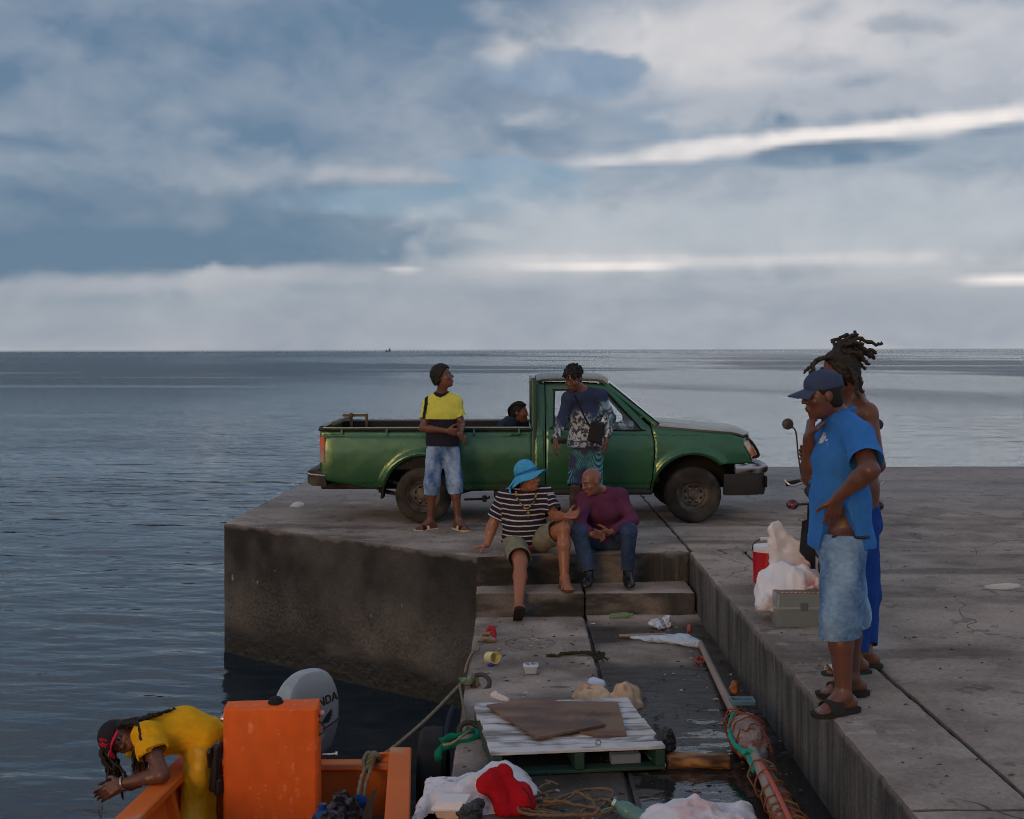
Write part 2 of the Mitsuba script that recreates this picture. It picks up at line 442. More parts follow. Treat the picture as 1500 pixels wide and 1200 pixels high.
    lt = lt * (1.0 - 0.5 * dr.maximum(crk, smoothstep(0.08, 0.03, dr.abs(rr_ - 0.97)) * 0.7))
    wet = wetness(p)
    lt = lt * (1.0 - 0.80 * wet)
    top = mix(top, lt, low)
    riser = smoothstep(-0.34, -0.30, p.x) * smoothstep(11.2, 11.3, p.y) * (1.0 - inner)
    rf = mix((0.030, 0.028, 0.026), (0.175, 0.158, 0.142), smoothstep(0.36, 0.66, fbm(p.x * 2.3, p.y, p.z * 5.0 + 3.0, 4)))
    face = mix(face, rf * (0.74 + 0.34 * fine + 0.18 * grit), riser)
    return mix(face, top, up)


def wetness(p):
    """where sea water and fish blood lie on the landing: most of the right-hand slab, a tongue of the left"""
    m = fbm(p.x * 1.6, p.y * 1.3, 6.0, 4)
    right = smoothstep(0.60, 0.66, p.x) * smoothstep(11.25, 10.95, p.y + 0.5 * (m - 0.5))
    dry = smoothstep(0.42, 0.2, dr.sqrt(dr.square((p.x - 0.98) / 1.0) + dr.square((p.y - 9.95) / 1.1)) + 0.35 * (m - 0.5))
    right *= 1.0 - 0.85 * dry
    left = smoothstep(8.75, 8.45, p.y + 0.6 * (m - 0.5) - 0.25 * p.x) * smoothstep(-0.33, 0.05, p.x + 0.3 * (m - 0.5))
    t = noise(p.x * 3.0, p.y * 9.0, 2.0)
    left = dr.maximum(left, smoothstep(0.62, 0.72, t) * smoothstep(9.4, 8.8, p.y) * smoothstep(-0.1, 0.2, p.x))
    return dr.clip(dr.maximum(right, left), 0, 1) * smoothstep(-0.4, -0.46, p.z)


def concrete_rough(p, n, uv):
    sea = smoothstep(-1.06, -1.2, p.z)
    return dr.clip(0.9 - 0.50 * wetness(p) * smoothstep(0.6, 0.9, n.z) - 0.5 * sea, 0.12, 1)


def concrete_bump(p, n, uv):
    lowwall = smoothstep(-0.3, -0.8, p.z) * smoothstep(0.4, -0.4, p.x)
    return 0.006 * fbm(p.x * 9.0, p.y * 9.0, p.z * 9.0, 4) + 0.0035 * noise(p.x * 85.0, p.y * 85.0, p.z * 85.0) + 0.02 * lowwall * fbm(p.x * 18.0, p.y * 18.0, p.z * 18.0, 3)


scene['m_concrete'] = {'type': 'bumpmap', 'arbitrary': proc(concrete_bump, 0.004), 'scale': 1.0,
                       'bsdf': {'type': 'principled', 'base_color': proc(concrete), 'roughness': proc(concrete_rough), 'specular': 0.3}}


def slab(poly, top, bottom, r=0.03, edge=0.10, wob=0.008, seed=0):
    """a convex concrete block with a worn rounded top edge"""
    p = np.asarray(poly, float)
    pts = []
    import shapely
    g = shapely.Polygon(p)
    for inset, z in ((0, bottom), (0, top - r), (0.3 * r, top - 0.3 * r), (r, top)):
        q = np.array(g.buffer(-inset, join_style=2).exterior.coords)[:-1]
        pts.append(np.column_stack([q, np.full(len(q), z)]))
    m = Manifold.hull_points(np.vstack(pts).astype(np.float32)).refine_to_length(edge)
    v, f = vf(m)
    n = np.stack([fb(v, 2.1, seed + 1) - 0.5, fb(v, 2.1, seed + 2) - 0.5, 0.5 * (fb(v, 1.3, seed + 3) - 0.5)], -1)
    n2 = np.stack([fb(v, 11, seed + 4) - 0.5, fb(v, 11, seed + 5) - 0.5, 0.4 * (fb(v, 11, seed + 6) - 0.5)], -1)
    near = np.exp(-np.abs(v[:, 2] - top) / 0.12)[:, None]
    deep = (v[:, 2] > bottom + 0.05)[:, None]
    return v + deep * (wob * 1.2 * n + wob * 3.2 * near * n2), f


def setting(name, mesh, m, parent=None, smooth=40):
    k = obj(name, mesh, m, parent, smooth=smooth)
    if parent is None:
        tag(k, kind='structure')
    return k


tag('quay', 'worn grey concrete quay with deep walls down to the sea', 'quay', kind='structure')
QA, QB, QC = (-3.11, 14.0), (-0.338, 11.68), (1.642, 11.96)
JX = 1.652                                   # the long joint running out under the lorry
for i, (poly, dep, edge) in enumerate([
        ([QA, QB, QC, (JX - 0.006, 16.49), (-3.02, 16.49)], -2.6, 0.075),
        ([(-3.02, 16.502), (JX - 0.006, 16.502), (JX - 0.006, 20.6), (-2.90, 20.6)], -2.6, 0.2),
        ([(JX + 0.006, 11.967), (9.5, 11.967), (9.5, 16.49), (JX + 0.006, 16.49)], -2.6, 0.12),
        ([(JX + 0.006, 16.502), (9.5, 16.502), (9.5, 20.6), (JX + 0.006, 20.6)], -2.6, 0.2),
        ([(1.60, 5.235), (2.125, 5.235), (2.125, 11.955), (1.625, 11.955)], -2.6, 0.06),
        ([(1.62, -4.0), (2.125, -4.0), (2.125, 5.222), (1.60, 5.222)], -2.6, 0.12),
        ([(2.137, -4.0), (9.5, -4.0), (9.5, 11.955), (2.137, 11.955)], -0.6, 0.12)]):
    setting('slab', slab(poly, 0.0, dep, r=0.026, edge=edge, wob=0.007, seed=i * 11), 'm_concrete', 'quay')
setting('joint_filler', box((3.0, 8.2, -0.62), (13.0, 24.6, 0.9)), 'm_concrete', 'quay') if False else None

tag('step', 'low concrete step under the quay edge, split by a joint above the landing', 'step', kind='structure')
setting('slab', slab([(-0.325, 11.35), (0.628, 11.36), (0.628, 12.2), (-0.325, 12.2)], -0.27, -0.6, r=0.020, edge=0.05, wob=0.006, seed=5), 'm_concrete', 'step')
setting('slab', slab([(0.642, 11.36), (1.60, 11.37), (1.60, 12.2), (0.642, 12.2)], -0.272, -0.6, r=0.020, edge=0.05, wob=0.006, seed=6), 'm_concrete', 'step')

tag('landing', 'stained concrete landing with a dry brown half and a wet dark half', 'landing', kind='structure')
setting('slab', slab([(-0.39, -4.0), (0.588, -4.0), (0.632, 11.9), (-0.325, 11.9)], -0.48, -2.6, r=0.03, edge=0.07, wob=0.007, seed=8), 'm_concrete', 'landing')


def wet_slab():
    """the right-hand slab: scoured, so that shallow water lies between its ridges"""
    x = np.linspace(0.0, 1.0, 70)
    y = np.concatenate([np.linspace(-4, 5.2, 30), np.linspace(5.24, 11.9, 420)])
    Y, U = np.meshgrid(y, x, indexing='ij')
    X0 = 0.604 + (Y + 4) * 0.0028
    X = X0 + U * (1.63 - X0)
    q = np.stack([X * 3.2, Y * 9.0, np.zeros_like(X)], -1)
    Z = -0.4885 + 0.024 * (meshkit.fbm(q * np.array([1.3, 1.5, 1]), 5, 7) - 0.5) + 0.012 * (meshkit.fbm(q * np.array([0.25, 0.12, 1]), 3, 3) - 0.5)
    dry = np.exp(-(((X - 0.98) / 0.55) ** 2 + ((Y - 9.95) / 0.55) ** 2))
    Z += 0.014 * dry + 0.02 * smooth01(11.0, 11.3, Y) + 0.007 * smooth01(8.0, 8.9, Y) - 0.007 * smooth01(8.2, 7.2, Y) - 0.004 * smooth01(0.3, 1.0, U)
    n, m = X.shape
    i = np.arange(n * m).reshape(n, m)
    f = np.stack([i[:-1, :-1], i[:-1, 1:], i[1:, 1:], i[1:, :-1]], -1).reshape(-1, 4)
    top = vf((np.stack([X, Y, Z], -1).reshape(-1, 3), f))
    return cat([top, box((1.12, 3.95, -1.6), (1.0, 15.88, 2.16))])


setting('slab', wet_slab(), 'm_concrete', 'landing', smooth=60)


def puddle_bump(p, n, uv):
    return 0.0016 * fbm(p.x * 16.0, p.y * 26.0, 0.0, 3)


scene['m_puddle'] = {'type': 'bumpmap', 'arbitrary': proc(puddle_bump, 0.004), 'scale': 1.0,
                     'bsdf': {'type': 'principled', 'base_color': {'type': 'rgb', 'value': [0.022, 0.020, 0.019]}, 'roughness': 0.06, 'specular': 0.5}}
px, py = np.meshgrid(np.linspace(0.66, 1.63, 12), np.linspace(-3.9, 11.32, 120), indexing='ij')
gi = np.arange(px.size).reshape(px.shape)
gf = np.stack([gi[:-1, :-1], gi[1:, :-1], gi[1:, 1:], gi[:-1, 1:]], -1).reshape(-1, 4)
tag(obj('puddle', (np.stack([px, py, np.full(px.shape, -0.4915)], -1).reshape(-1, 3), gf), 'm_puddle', smooth=True), 'shallow sea water lying on the wet half of the landing', 'water', kind='structure')


# ---------------------------------------------------------------- the green pickup, side on, nose to the right
import shapely
TY, TW = 13.87, 1.60                          # near side of the body, body width
GREEN = rgb(40, 102, 66)


def inset(x, z):
    """how far the body side lies inside its widest plane"""
    r1 = np.hypot(x + 0.950, z - 0.300)
    r2 = np.hypot(x - 1.937, z - 0.300)
    o = 0.42 * (z - 0.72) ** 2 + 0.20 * np.maximum(0.50 - z, 0) ** 2 + 0.06 * np.maximum(z - 0.93, 0) + 0.20 * np.maximum(z - 1.02, 0) * (x > 0.2)
    o += 0.16 * (np.maximum(x - 1.95, 0) / 0.75) ** 2 + 0.02 * (np.maximum(-1.9 - x, 0) / 0.2) ** 2
    zc = 0.945 - 0.02 * np.clip((x - 0.2) / 1.8, 0, 1)
    o += 0.009 * np.exp(-((z - zc) / 0.011) ** 2) * (x < 2.1)
    o -= 0.022 * np.exp(-((r1 - 0.452) / 0.035) ** 2) + 0.022 * np.exp(-((r2 - 0.460) / 0.035) ** 2)
    o += 0.007 * (z < 0.43) * np.exp(-((z - 0.42) / 0.03) ** 2)
    # years of small dents
    p = np.stack([x * 3.0, z * 4.0, 0 * x], -1)
    o += 0.012 * (meshkit.fbm(p, 4, 5) - 0.5)
    return o


def tpaint(v):
    n = fb(v, 3.0, 2)
    g = fb(v, (9, 9, 30), 4)
    z = v[:, 2]
    c = mixc(GREEN, rgb(30, 76, 50), 0.8 * n)
    dirt = np.clip((0.52 - z) / 0.42, 0, 1) * np.clip(0.3 + 1.1 * g, 0, 1)
    c = c * (1 - 0.62 * dirt[:, None]) + np.array([0.016, 0.014, 0.012]) * 0.62 * dirt[:, None]
    rust = smooth01(0.60, 0.66, fb(v, (12, 12, 20), 15)) * np.clip((0.62 - z) / 0.25, 0, 1)
    c = c * (1 - 0.7 * rust[:, None]) + np.array([0.055, 0.022, 0.012]) * 0.7 * rust[:, None]
    top = np.clip((z - 0.96) / 0.1, 0, 1) * smooth01(0.35, 0.75, fb(v, 1.6, 8))
    return c * (1 - 0.35 * top[:, None]) + np.array(rgb(104, 100, 88)) * 0.35 * top[:, None]


def arch(cx, cz, r, a0, a1, n=26):
    a = np.radians(np.linspace(a0, a1, n))
    return [(cx + r * math.cos(t), cz + r * math.sin(t)) for t in a]


def panel(poly, holes=(), far=False, thick=0.04, e=0.022, extra=0.0):
    cs = CrossSection([np.asarray(poly, float)] + [np.asarray(h, float) for h in holes], fillrule=__import__('manifold3d').FillRule.EvenOdd)
    m = Manifold.extrude(cs, thick).refine_to_length(e)
    v, f = vf(m)
    g = shapely.Polygon(poly, [list(h) for h in holes])
    d = shapely.distance(shapely.points(v[:, :2]), g.boundary)
    out = v[:, 2] < 1e-4
    y = inset(v[:, 0], v[:, 1]) + v[:, 2] + extra + np.where(out, 0.007 * np.clip(1 - d / 0.012, 0, 1) ** 2, 0)
    w = np.column_stack([v[:, 0], TY + y, v[:, 1]])
    if far:
        w[:, 1] = 2 * TY + TW - w[:, 1]
        f = f[:, ::-1]
    # extrude space (x, z, depth) is left handed in the world
    return w, f[:, ::-1]


truck = thing('pickup_truck', 'old dark green single cab pickup truck parked side-on at the end of the quay', 'pickup truck')
P_ = lambda name, m, mt=PAINT, c=tpaint, sm=38, par=truck: obj(name, m, mt, par, smooth=sm, color=c)
RW, FW = (-0.950, 0.300), (1.937, 0.300)
bed = [(-2.061, 1.005), (-2.058, 0.517), (-1.996, 0.466), (-1.529, 0.379), (-1.384, 0.393)] + arch(*RW, 0.425, 166, 10) + [(-0.517, 0.357), (0.211, 0.357), (0.211, 0.991)]
cabrear = [(0.24, 0.991), (0.24, 0.35), (0.35, 0.35), (0.354, 1.493), (0.284, 1.508), (0.262, 1.296), (0.248, 1.078)]
win = [(0.462, 1.406), (0.453, 1.224), (0.45, 1.049), (0.47, 1.009), (1.362, 0.991), (1.38, 1.005), (1.296, 1.107), (1.071, 1.355), (1.027, 1.395), (0.969, 1.417), (0.481, 1.42)]
door = [(0.366, 1.489), (0.36, 0.357), (1.471, 0.357), (1.497, 0.503), (1.518, 0.728), (1.513, 0.896), (1.482, 1.02), (1.384, 1.122), (1.092, 1.413), (1.042, 1.453), (0.976, 1.479), (0.801, 1.489)]
fender = [(1.497, 1.027), (1.525, 0.896), (1.529, 0.728), (1.509, 0.503), (1.486, 0.357), (1.493, 0.306)] + arch(*FW, 0.432, 178, 48) + [(2.272, 0.634), (2.578, 0.634), (2.593, 0.67), (2.52, 0.787), (2.491, 0.859), (2.476, 0.91), (2.353, 0.95), (2.068, 0.973)]
for far in (False, True):
    P_('bed_side', panel(bed, far=far))
    P_('cab_corner', panel(cabrear, far=far))
    dk = P_('door', panel(door, [win], far=far))
    P_('fender', panel(fender, far=far))
    v = win
    pane = panel([(a, b) for a, b in [(0.459, 1.42), (0.448, 1.005), (1.369, 0.987), (1.296, 1.107), (1.071, 1.355), (0.991, 1.42)]], far=far, thick=0.004, e=0.08, extra=0.022)
    obj('pane', (pane[0][:, :], pane[1]), 'm_pane', dk, smooth=False) if False else None
    # window seal, handle, corner trim
    sy = (lambda p, o: np.column_stack([p[:, 0], (TY + inset(p[:, 0], p[:, 1]) + o) if not far else (TY + TW - inset(p[:, 0], p[:, 1]) - o), p[:, 1]]))
    wl = spline(np.array(win), 3, closed=True)
    P_('window_seal', tube(sy(wl, 0.006), 0.010, 6, closed=True), RUBBER, (0.012, 0.012, 0.012), True, dk)
    hx = np.array([(0.422, 0.885), (0.575, 0.885)])
    P_('handle', cat([box(((hx[0, 0] + hx[1, 0]) / 2, sy(hx[:1], -0.006)[0, 1], hx[0, 1]), (0.165, 0.03, 0.058), 0.012), box((hx[0, 0] + 0.085, sy(hx[:1], -0.022)[0, 1], hx[0, 1] + 0.006), (0.11, 0.02, 0.026), 0.008)]), PLASTIC, (0.012, 0.012, 0.013), 30, dk)
    tri = np.array([(1.311, 0.994), (1.38, 0.994), (1.304, 1.1)])
    P_('mirror_sail', cat([box((q := sy(tri, 0.004)).mean(0), (0.02, 0.012, 0.02)), vf(Manifold.hull_points(np.vstack([q, q + [0, 0.02 if not far else -0.02, 0]]).astype(np.float32)))]), PLASTIC, (0.05, 0.04, 0.028), 30, dk)

# glass: single sheets set just inside the frames
def sheet(p):
    v = np.asarray(p, float)
    return v, np.array([[0, i, i + 1] for i in range(1, len(v) - 1)])


for far in (False, True):
    w2 = np.array([(0.452, 1.428), (0.441, 1.001), (1.384, 0.983), (1.296, 1.114), (1.071, 1.366), (0.976, 1.428)])
    yy = inset(w2[:, 0], w2[:, 1]) + 0.02
    q = np.column_stack([w2[:, 0], TY + yy if not far else TY + TW - yy, w2[:, 1]])
    obj('window_pane', sheet(q), 'm_pane', truck, smooth=False)


def across(fn, nt=25, ns=14, t0=-1, t1=1):
    """grid over s in 0..1 and t across the lorry"""
    s, t = np.meshgrid(np.linspace(0, 1, ns), np.linspace(t0, t1, nt), indexing='ij')
    x, y, z = fn(s.ravel(), t.ravel())
    i = np.arange(ns * nt).reshape(ns, nt)
    f = np.stack([i[:-1, :-1], i[:-1, 1:], i[1:, 1:], i[1:, :-1]], -1).reshape(-1, 4)
    return vf((np.column_stack([x, y, z]), f))


CY = TY + TW / 2


def thick(m, d):
    v, f = vf(m)
    n = np.array(trimesh.Trimesh(v, f, process=False).vertex_normals)
    tm = trimesh.Trimesh(v, f, process=False)
    e = np.sort(tm.edges, axis=1)
    u, cnt = np.unique(e, axis=0, return_counts=True)
    bd = u[cnt == 1]
    k = len(v)
    rim = np.vstack([np.column_stack([bd[:, 0], bd[:, 1], bd[:, 1] + k]), np.column_stack([bd[:, 0], bd[:, 1] + k, bd[:, 0] + k])])
    return np.vstack([v, v - n * d]), np.vstack([f, f[:, ::-1] + k, rim])


def half(x, z):
    return TW / 2 - inset(x, z)


# roof: a shallow shell from the back of the cab to the head of the windscreen
def roof_fn(s, t):
    x = 0.275 + s * (1.035 - 0.275) + 0.03 * s * (1 - t ** 2)
    zr = np.interp(s, [0, 0.06, 0.2, 0.6, 0.92, 1.0], [1.490, 1.508, 1.516, 1.520, 1.507, 1.462])
    z = zr + 0.060 * (1 - np.abs(t) ** 2.6)
    return x, CY + t * (half(x, np.full_like(x, 1.49)) + 0.004), z


P_('roof', thick(across(roof_fn, 31, 16), 0.03), PAINT, lambda v: mixc(rgb(84, 92, 78), rgb(120, 114, 100), smooth01(0.3, 0.7, fb(v, 2.5, 3))), 50)


def ws_fn(s, t):
    x0, z0, x1, z1 = 1.045, 1.475, 1.56, 1.045
    x = x0 + s * (x1 - x0) + 0.10 * (1 - t ** 2) * (0.35 + 0.65 * s)
    z = z0 + s * (z1 - z0) + 0.055 * (1 - t ** 2) * (1 - s)
    return x, CY + t * (half(x * 0 + 1.2, z) - 0.035), z


obj('windscreen', across(ws_fn, 17, 8), 'm_pane', truck, smooth=True)
for sgn in (-1, 1):
    s = np.linspace(0, 1, 14)
    x, y, z = ws_fn(s, np.full_like(s, sgn * 1.0))
    P_('windscreen_pillar', tube(np.column_stack([x - 0.012, y + sgn * 0.004, z]), 0.030, 8, flat=0.8), PAINT, GREEN, True)
    P_('windscreen_seal', tube(np.column_stack([x + 0.022, y - sgn * 0.012, z + 0.012]), 0.012, 6), RUBBER, (0.02, 0.02, 0.02), True)
P_('cab_back', cat([box((0.275, CY, 0.80), (0.03, TW - 0.10, 0.62)), box((0.275, CY, 1.46), (0.03, TW - 0.24, 0.08)), box((0.275, TY + 0.17, 1.27), (0.03, 0.16, 0.36)), box((0.275, TY + TW - 0.17, 1.27), (0.03, 0.16, 0.36))]))
obj('rear_window', sheet([(0.272, TY + 0.24, 1.10), (0.272, TY + TW - 0.24, 1.10), (0.285, TY + TW - 0.26, 1.43), (0.285, TY + 0.26, 1.43)]), 'm_pane', truck, smooth=False)

# cab inside: floor, bench, dashboard, steering wheel
P_('cab_floor', box((0.90, CY, 0.47), (1.35, TW - 0.12, 0.06)), RUBBER, (0.015, 0.015, 0.016))
P_('bench_seat', cat([box((0.72, CY, 0.68), (0.50, 1.28, 0.16), 0.05), box((0.45, CY, 0.93), (0.14, 1.28, 0.46), 0.05, rot([0, 1, 0], -12))]), CLOTH, (0.045, 0.045, 0.05))
P_('dashboard', box((1.40, CY, 0.93), (0.34, TW - 0.24, 0.20), 0.06), PLASTIC, (0.03, 0.03, 0.032))
a = np.linspace(0, 2 * np.pi, 25)[:-1]
R = rot([0, 1, 0], 62)
P_('steering_wheel', cat([tube(np.column_stack([0.18 * np.cos(a), 0.18 * np.sin(a), 0 * a]) @ R.T + [1.16, CY + 0.36, 0.98], 0.014, 6, closed=True), tube([(1.16, CY + 0.36, 0.98), (1.40, CY + 0.36, 0.88)], 0.022), tube(np.array([(0, -0.17, 0), (0, 0.17, 0)]) @ R.T + [1.16, CY + 0.36, 0.98], 0.012)]), PLASTIC, (0.015, 0.015, 0.015))


# bonnet
def hood_fn(s, t):
    xe = 1.497 + s * (2.478 - 1.497)
    x = xe + 0.15 * (1 - t ** 2) * s ** 2 + 0.02 * (1 - t ** 2)
    ze = np.interp(xe, [1.49, 2.07, 2.352, 2.42, 2.48], [1.024, 0.974, 0.951, 0.938, 0.918]) + 0.003
    z = ze + (0.052 - 0.016 * s) * (1 - np.abs(t) ** 2.4) - 0.035 * smooth01(0.86, 1.0, s) * (1 - t ** 2)
    z += 0.008 * np.exp(-((np.abs(t) - 0.62) / 0.06) ** 2) * (1 - s)
    return x, CY + t * (half(xe, ze) - 0.006), z


P_('bonnet', thick(across(hood_fn, 41, 30), 0.02), PAINT, lambda v: mixc(rgb(74, 92, 74), rgb(108, 102, 90), smooth01(0.35, 0.7, fb(v, 2.2, 9))) * (0.85 + 0.3 * fb(v, 20, 3))[:, None], 50)
P_('cowl', box((1.475, CY, 0.995), (0.16, TW - 0.22, 0.05), 0.015), PLASTIC, (0.02, 0.02, 0.02))
for k, yy in enumerate((0.28, 0.78)):
    P_('wiper', cat([tube([(1.56, TY + yy, 1.045), (1.50, TY + yy + 0.05, 1.10), (1.45, TY + yy + 0.30, 1.13)], 0.009, 6), tube([(1.49, TY + yy + 0.02, 1.115), (1.42, TY + yy + 0.52, 1.150)], 0.010, 5), tube([(1.575, TY + yy - 0.02, 1.03), (1.565, TY + yy, 1.07)], 0.018, 8)]), PLASTIC, (0.012, 0.012, 0.013))
P_('windscreen_base_trim', tube(np.column_stack(ws_fn(np.full(15, 1.0), np.linspace(-1, 1, 15))) + [0.012, 0, -0.004], 0.016, 6), METAL, (0.5, 0.5, 0.5), True)


# nose: grille and lamps between bonnet and bumper
def nose_x(t):
    return 2.648 - 0.155 * np.abs(t) ** 2.6


def nose_fn(z0, z1, push=0.0):
    def fn(s, t):
        z = z0 + s * (z1 - z0)
        x = nose_x(t) - 0.10 * np.maximum(z - 0.78, 0) + push
        return x, CY + t * (TW / 2 - 0.085), z
    return fn


P_('front_panel', thick(across(nose_fn(0.655, 0.90, -0.02), 31, 6), 0.05), PAINT, GREEN)
P_('grille', cat([thick(across(nose_fn(0.70 + 0.055 * k, 0.725 + 0.055 * k, 0.012), 21, 3, -0.60, 0.60), 0.03) for k in range(4)] + [thick(across(nose_fn(0.67, 0.915, 0.0), 21, 4, -0.64, 0.64), 0.012)]), PLASTIC, (0.018, 0.018, 0.019))
for sgn in (1, -1):
    my = (lambda y: TY + y) if sgn > 0 else (lambda y: TY + TW - y)
    pts = [(2.492, my(0.080), 0.850), (2.556, my(0.105), 0.878), (2.640, my(0.135), 0.722), (2.582, my(0.085), 0.706), (2.625, my(0.30), 0.870), (2.640, my(0.36), 0.855), (2.672, my(0.36), 0.715), (2.665, my(0.30), 0.705), (2.46, my(0.30), 0.86), (2.50, my(0.30), 0.71)]
    hl = P_('headlight', Manifold.hull_points(np.array(pts, np.float32)).refine_to_length(0.02), PLASTIC, lambda v: np.where((np.hypot(v[:, 0] - 2.60, v[:, 2] - 0.745) < 0.05)[:, None], rgb(196, 120, 92), rgb(205, 196, 188)) * 0.8, 30)
    P_('lamp_surround', tube(spline([(2.556, my(0.095), 0.886), (2.60, my(0.098), 0.83), (2.645, my(0.115), 0.755), (2.652, my(0.125), 0.712), (2.59, my(0.085), 0.696)], 5), 0.017, 6), RUBBER, (0.012, 0.012, 0.013), True, hl)


# bumpers
def bar(z0, z1, x0, bulge, wrap, nt=41, depth=0.06, push=0.0):
    def fn(s, t):
        z = z0 + s * (z1 - z0)
        u = np.clip((np.abs(t) - 0.72) / 0.28, 0, 1)
        x = x0 + push - wrap * u ** 1.5 + bulge * np.sin(np.pi * s) * (1 - u)
        y = np.sign(t) * (np.minimum(np.abs(t), 0.72) / 0.72 * (TW / 2 - 0.10) + 0.10 * np.sin(u * np.pi / 2) * (1 + 0.12 * np.sin(np.pi * s)))
        return x, CY + y, z
    return thick(across(fn, nt, 10), depth)


def rusty(v):
    n = fb(v, (14, 3, 22), 6)
    r = smooth01(0.50, 0.56, n) * smooth01(0.13, 0.03, np.abs(v[:, 2] - 0.595)) * smooth01(2.40, 2.46, v[:, 0])
    c = mixc((0.50, 0.50, 0.52), (0.36, 0.37, 0.39), fb(v, 6, 2))
    return c * (1 - r[:, None]) + np.array([0.045, 0.014, 0.008]) * r[:, None]


P_('front_bumper', bar(0.300, 0.528, 2.715, 0.02, 0.45), WORN, lambda v: mixc((0.010, 0.010, 0.011), (0.028, 0.026, 0.025), fb(v, 7, 3)), 40)
scene['m_chrome'] = {'type': 'twosided', 'bsdf': {'type': 'principled', 'base_color': VC, 'roughness': 0.28, 'metallic': 0.75, 'specular': 0.5}}
P_('bumper_chrome', bar(0.533, 0.634, 2.725, 0.022, 0.35, push=0.012), 'm_chrome', rusty, 40)
for yy in (0.12, TW - 0.12):
    P_('bumper_slot', box((2.722, TY + yy, 0.44), (0.03, 0.16, 0.12), 0.01), RUBBER, (0.006, 0.006, 0.006))
rb = [(-2.192, 0.568), (-2.192, 0.444), (-2.141, 0.408), (-1.988, 0.404), (-1.996, 0.466), (-2.039, 0.554), (-2.09, 0.583)]
rbm = vf(Manifold.extrude(CrossSection([np.array(rb, float)]), TW - 0.04).refine_to_length(0.05))
P_('rear_bumper', (np.column_stack([rbm[0][:, 0], TY + 0.02 + rbm[0][:, 2], rbm[0][:, 1]]), rbm[1][:, ::-1]), WORN, lambda v: mixc((0.012, 0.012, 0.013), (0.06, 0.055, 0.05), smooth01(0.4, 0.7, fb(v, 9, 3))), 30)
P_('bumper_strip', tube([(-2.193, TY + 0.012, 0.548), (-2.16, TY + 0.004, 0.533), (-2.00, TY + 0.002, 0.520)], 0.011, 6), METAL, (0.45, 0.45, 0.45), True)

# cargo bed: inner walls, floor, tailgate, rails with rope hooks, taillights, headboard
P_('bed_floor', box((-0.92, CY, 0.60), (2.25, TW - 0.12, 0.04)), WORN, (0.03, 0.032, 0.03))
for yy in (TY + 0.075, TY + TW - 0.075):
    P_('bed_liner', box((-0.92, yy, 0.80), (2.22, 0.04, 0.44), 0.01), RUBBER, lambda v: mixc((0.012, 0.012, 0.014), (0.035, 0.033, 0.036), fb(v, 8, 2)))
P_('bed_front', box((0.205, CY, 0.80), (0.035, TW - 0.10, 0.42), 0.01), PAINT, GREEN)
P_('tailgate', cat([box((-2.035, CY, 0.77), (0.05, TW - 0.10, 0.52), 0.015), box((-2.062, CY, 0.77), (0.02, TW - 0.40, 0.30), 0.006)]), PAINT)
for k, yy in enumerate((TY + 0.035, TY + TW - 0.035)):
    P_('bed_cap', box((-0.925, yy, 1.012), (2.30, 0.085, 0.030), 0.012), PLASTIC, lambda v: mixc((0.016, 0.02, 0.018), (0.05, 0.055, 0.05), fb(v, 6, 2)))
    rail = P_('rope_rail', tube(np.column_stack([np.linspace(-2.02, 0.20, 20), np.full(20, yy + (-0.055 if k == 0 else 0.055)), np.full(20, 1.030)]), 0.011, 6), METAL, (0.35, 0.37, 0.36), True)
    for px in (500, 566, 641, 694, 760):
        xx = (px - 750) / 137.3
        s = -1 if k == 0 else 1
        P_('rail_hook', box((xx, yy + s * 0.052, 0.992), (0.022, 0.018, 0.068), 0.005), PAINT, rgb(86, 118, 96), 30, rail)
P_('bed_cap', box((-2.035, CY, 1.035), (0.06, TW - 0.02, 0.03), 0.01), PLASTIC, (0.02, 0.02, 0.02))
wood = lambda v: mixc(rgb(120, 96, 70), rgb(70, 56, 42), fb(v, (30, 4, 30), 3))
fr = P_('timber_frame', box((-1.935, CY + 0.06, 1.065), (0.05, TW - 0.30, 0.035), 0.004), WORN, wood)
for m in (box((-1.86, TY + TW - 0.10, 1.090), (0.30, 0.04, 0.03), 0.004), box((-1.72, TY + TW - 0.13, 1.03), (0.03, 0.05, 0.16), 0.004), box((-1.90, TY + TW - 0.14, 1.03), (0.03, 0.05, 0.18), 0.004)):
    P_('timber', m, WORN, wood, 35, fr)
for k in (0, 1):
    yy = TY - 0.004 if k == 0 else TY + TW + 0.004
    tl = P_('taillight', box((-2.030, yy + (0.03 if k == 0 else -0.03), 0.795), (0.058, 0.075, 0.285), 0.012), PLASTIC, lambda v: np.where((v[:, 2] > 0.845)[:, None], rgb(205, 92, 48), np.where((v[:, 2] > 0.715)[:, None], rgb(150, 26, 38), rgb(150, 140, 140))), 30)
hb = P_('headboard', cat([box((0.232, TY + 0.04, 1.03), (0.055, 0.055, 1.05), 0.01), box((0.232, TY + TW - 0.04, 1.03), (0.055, 0.055, 1.05), 0.01), box((0.232, CY, 1.535), (0.055, TW - 0.03, 0.05), 0.01)]), PAINT, rgb(44, 74, 54))
for k in range(6):
    P_('bar', tube([(0.232, TY + 0.24 + 0.224 * k, 1.04), (0.232, TY + 0.24 + 0.224 * k, 1.52)], 0.014, 6), PAINT, rgb(44, 74, 54), True, hb)

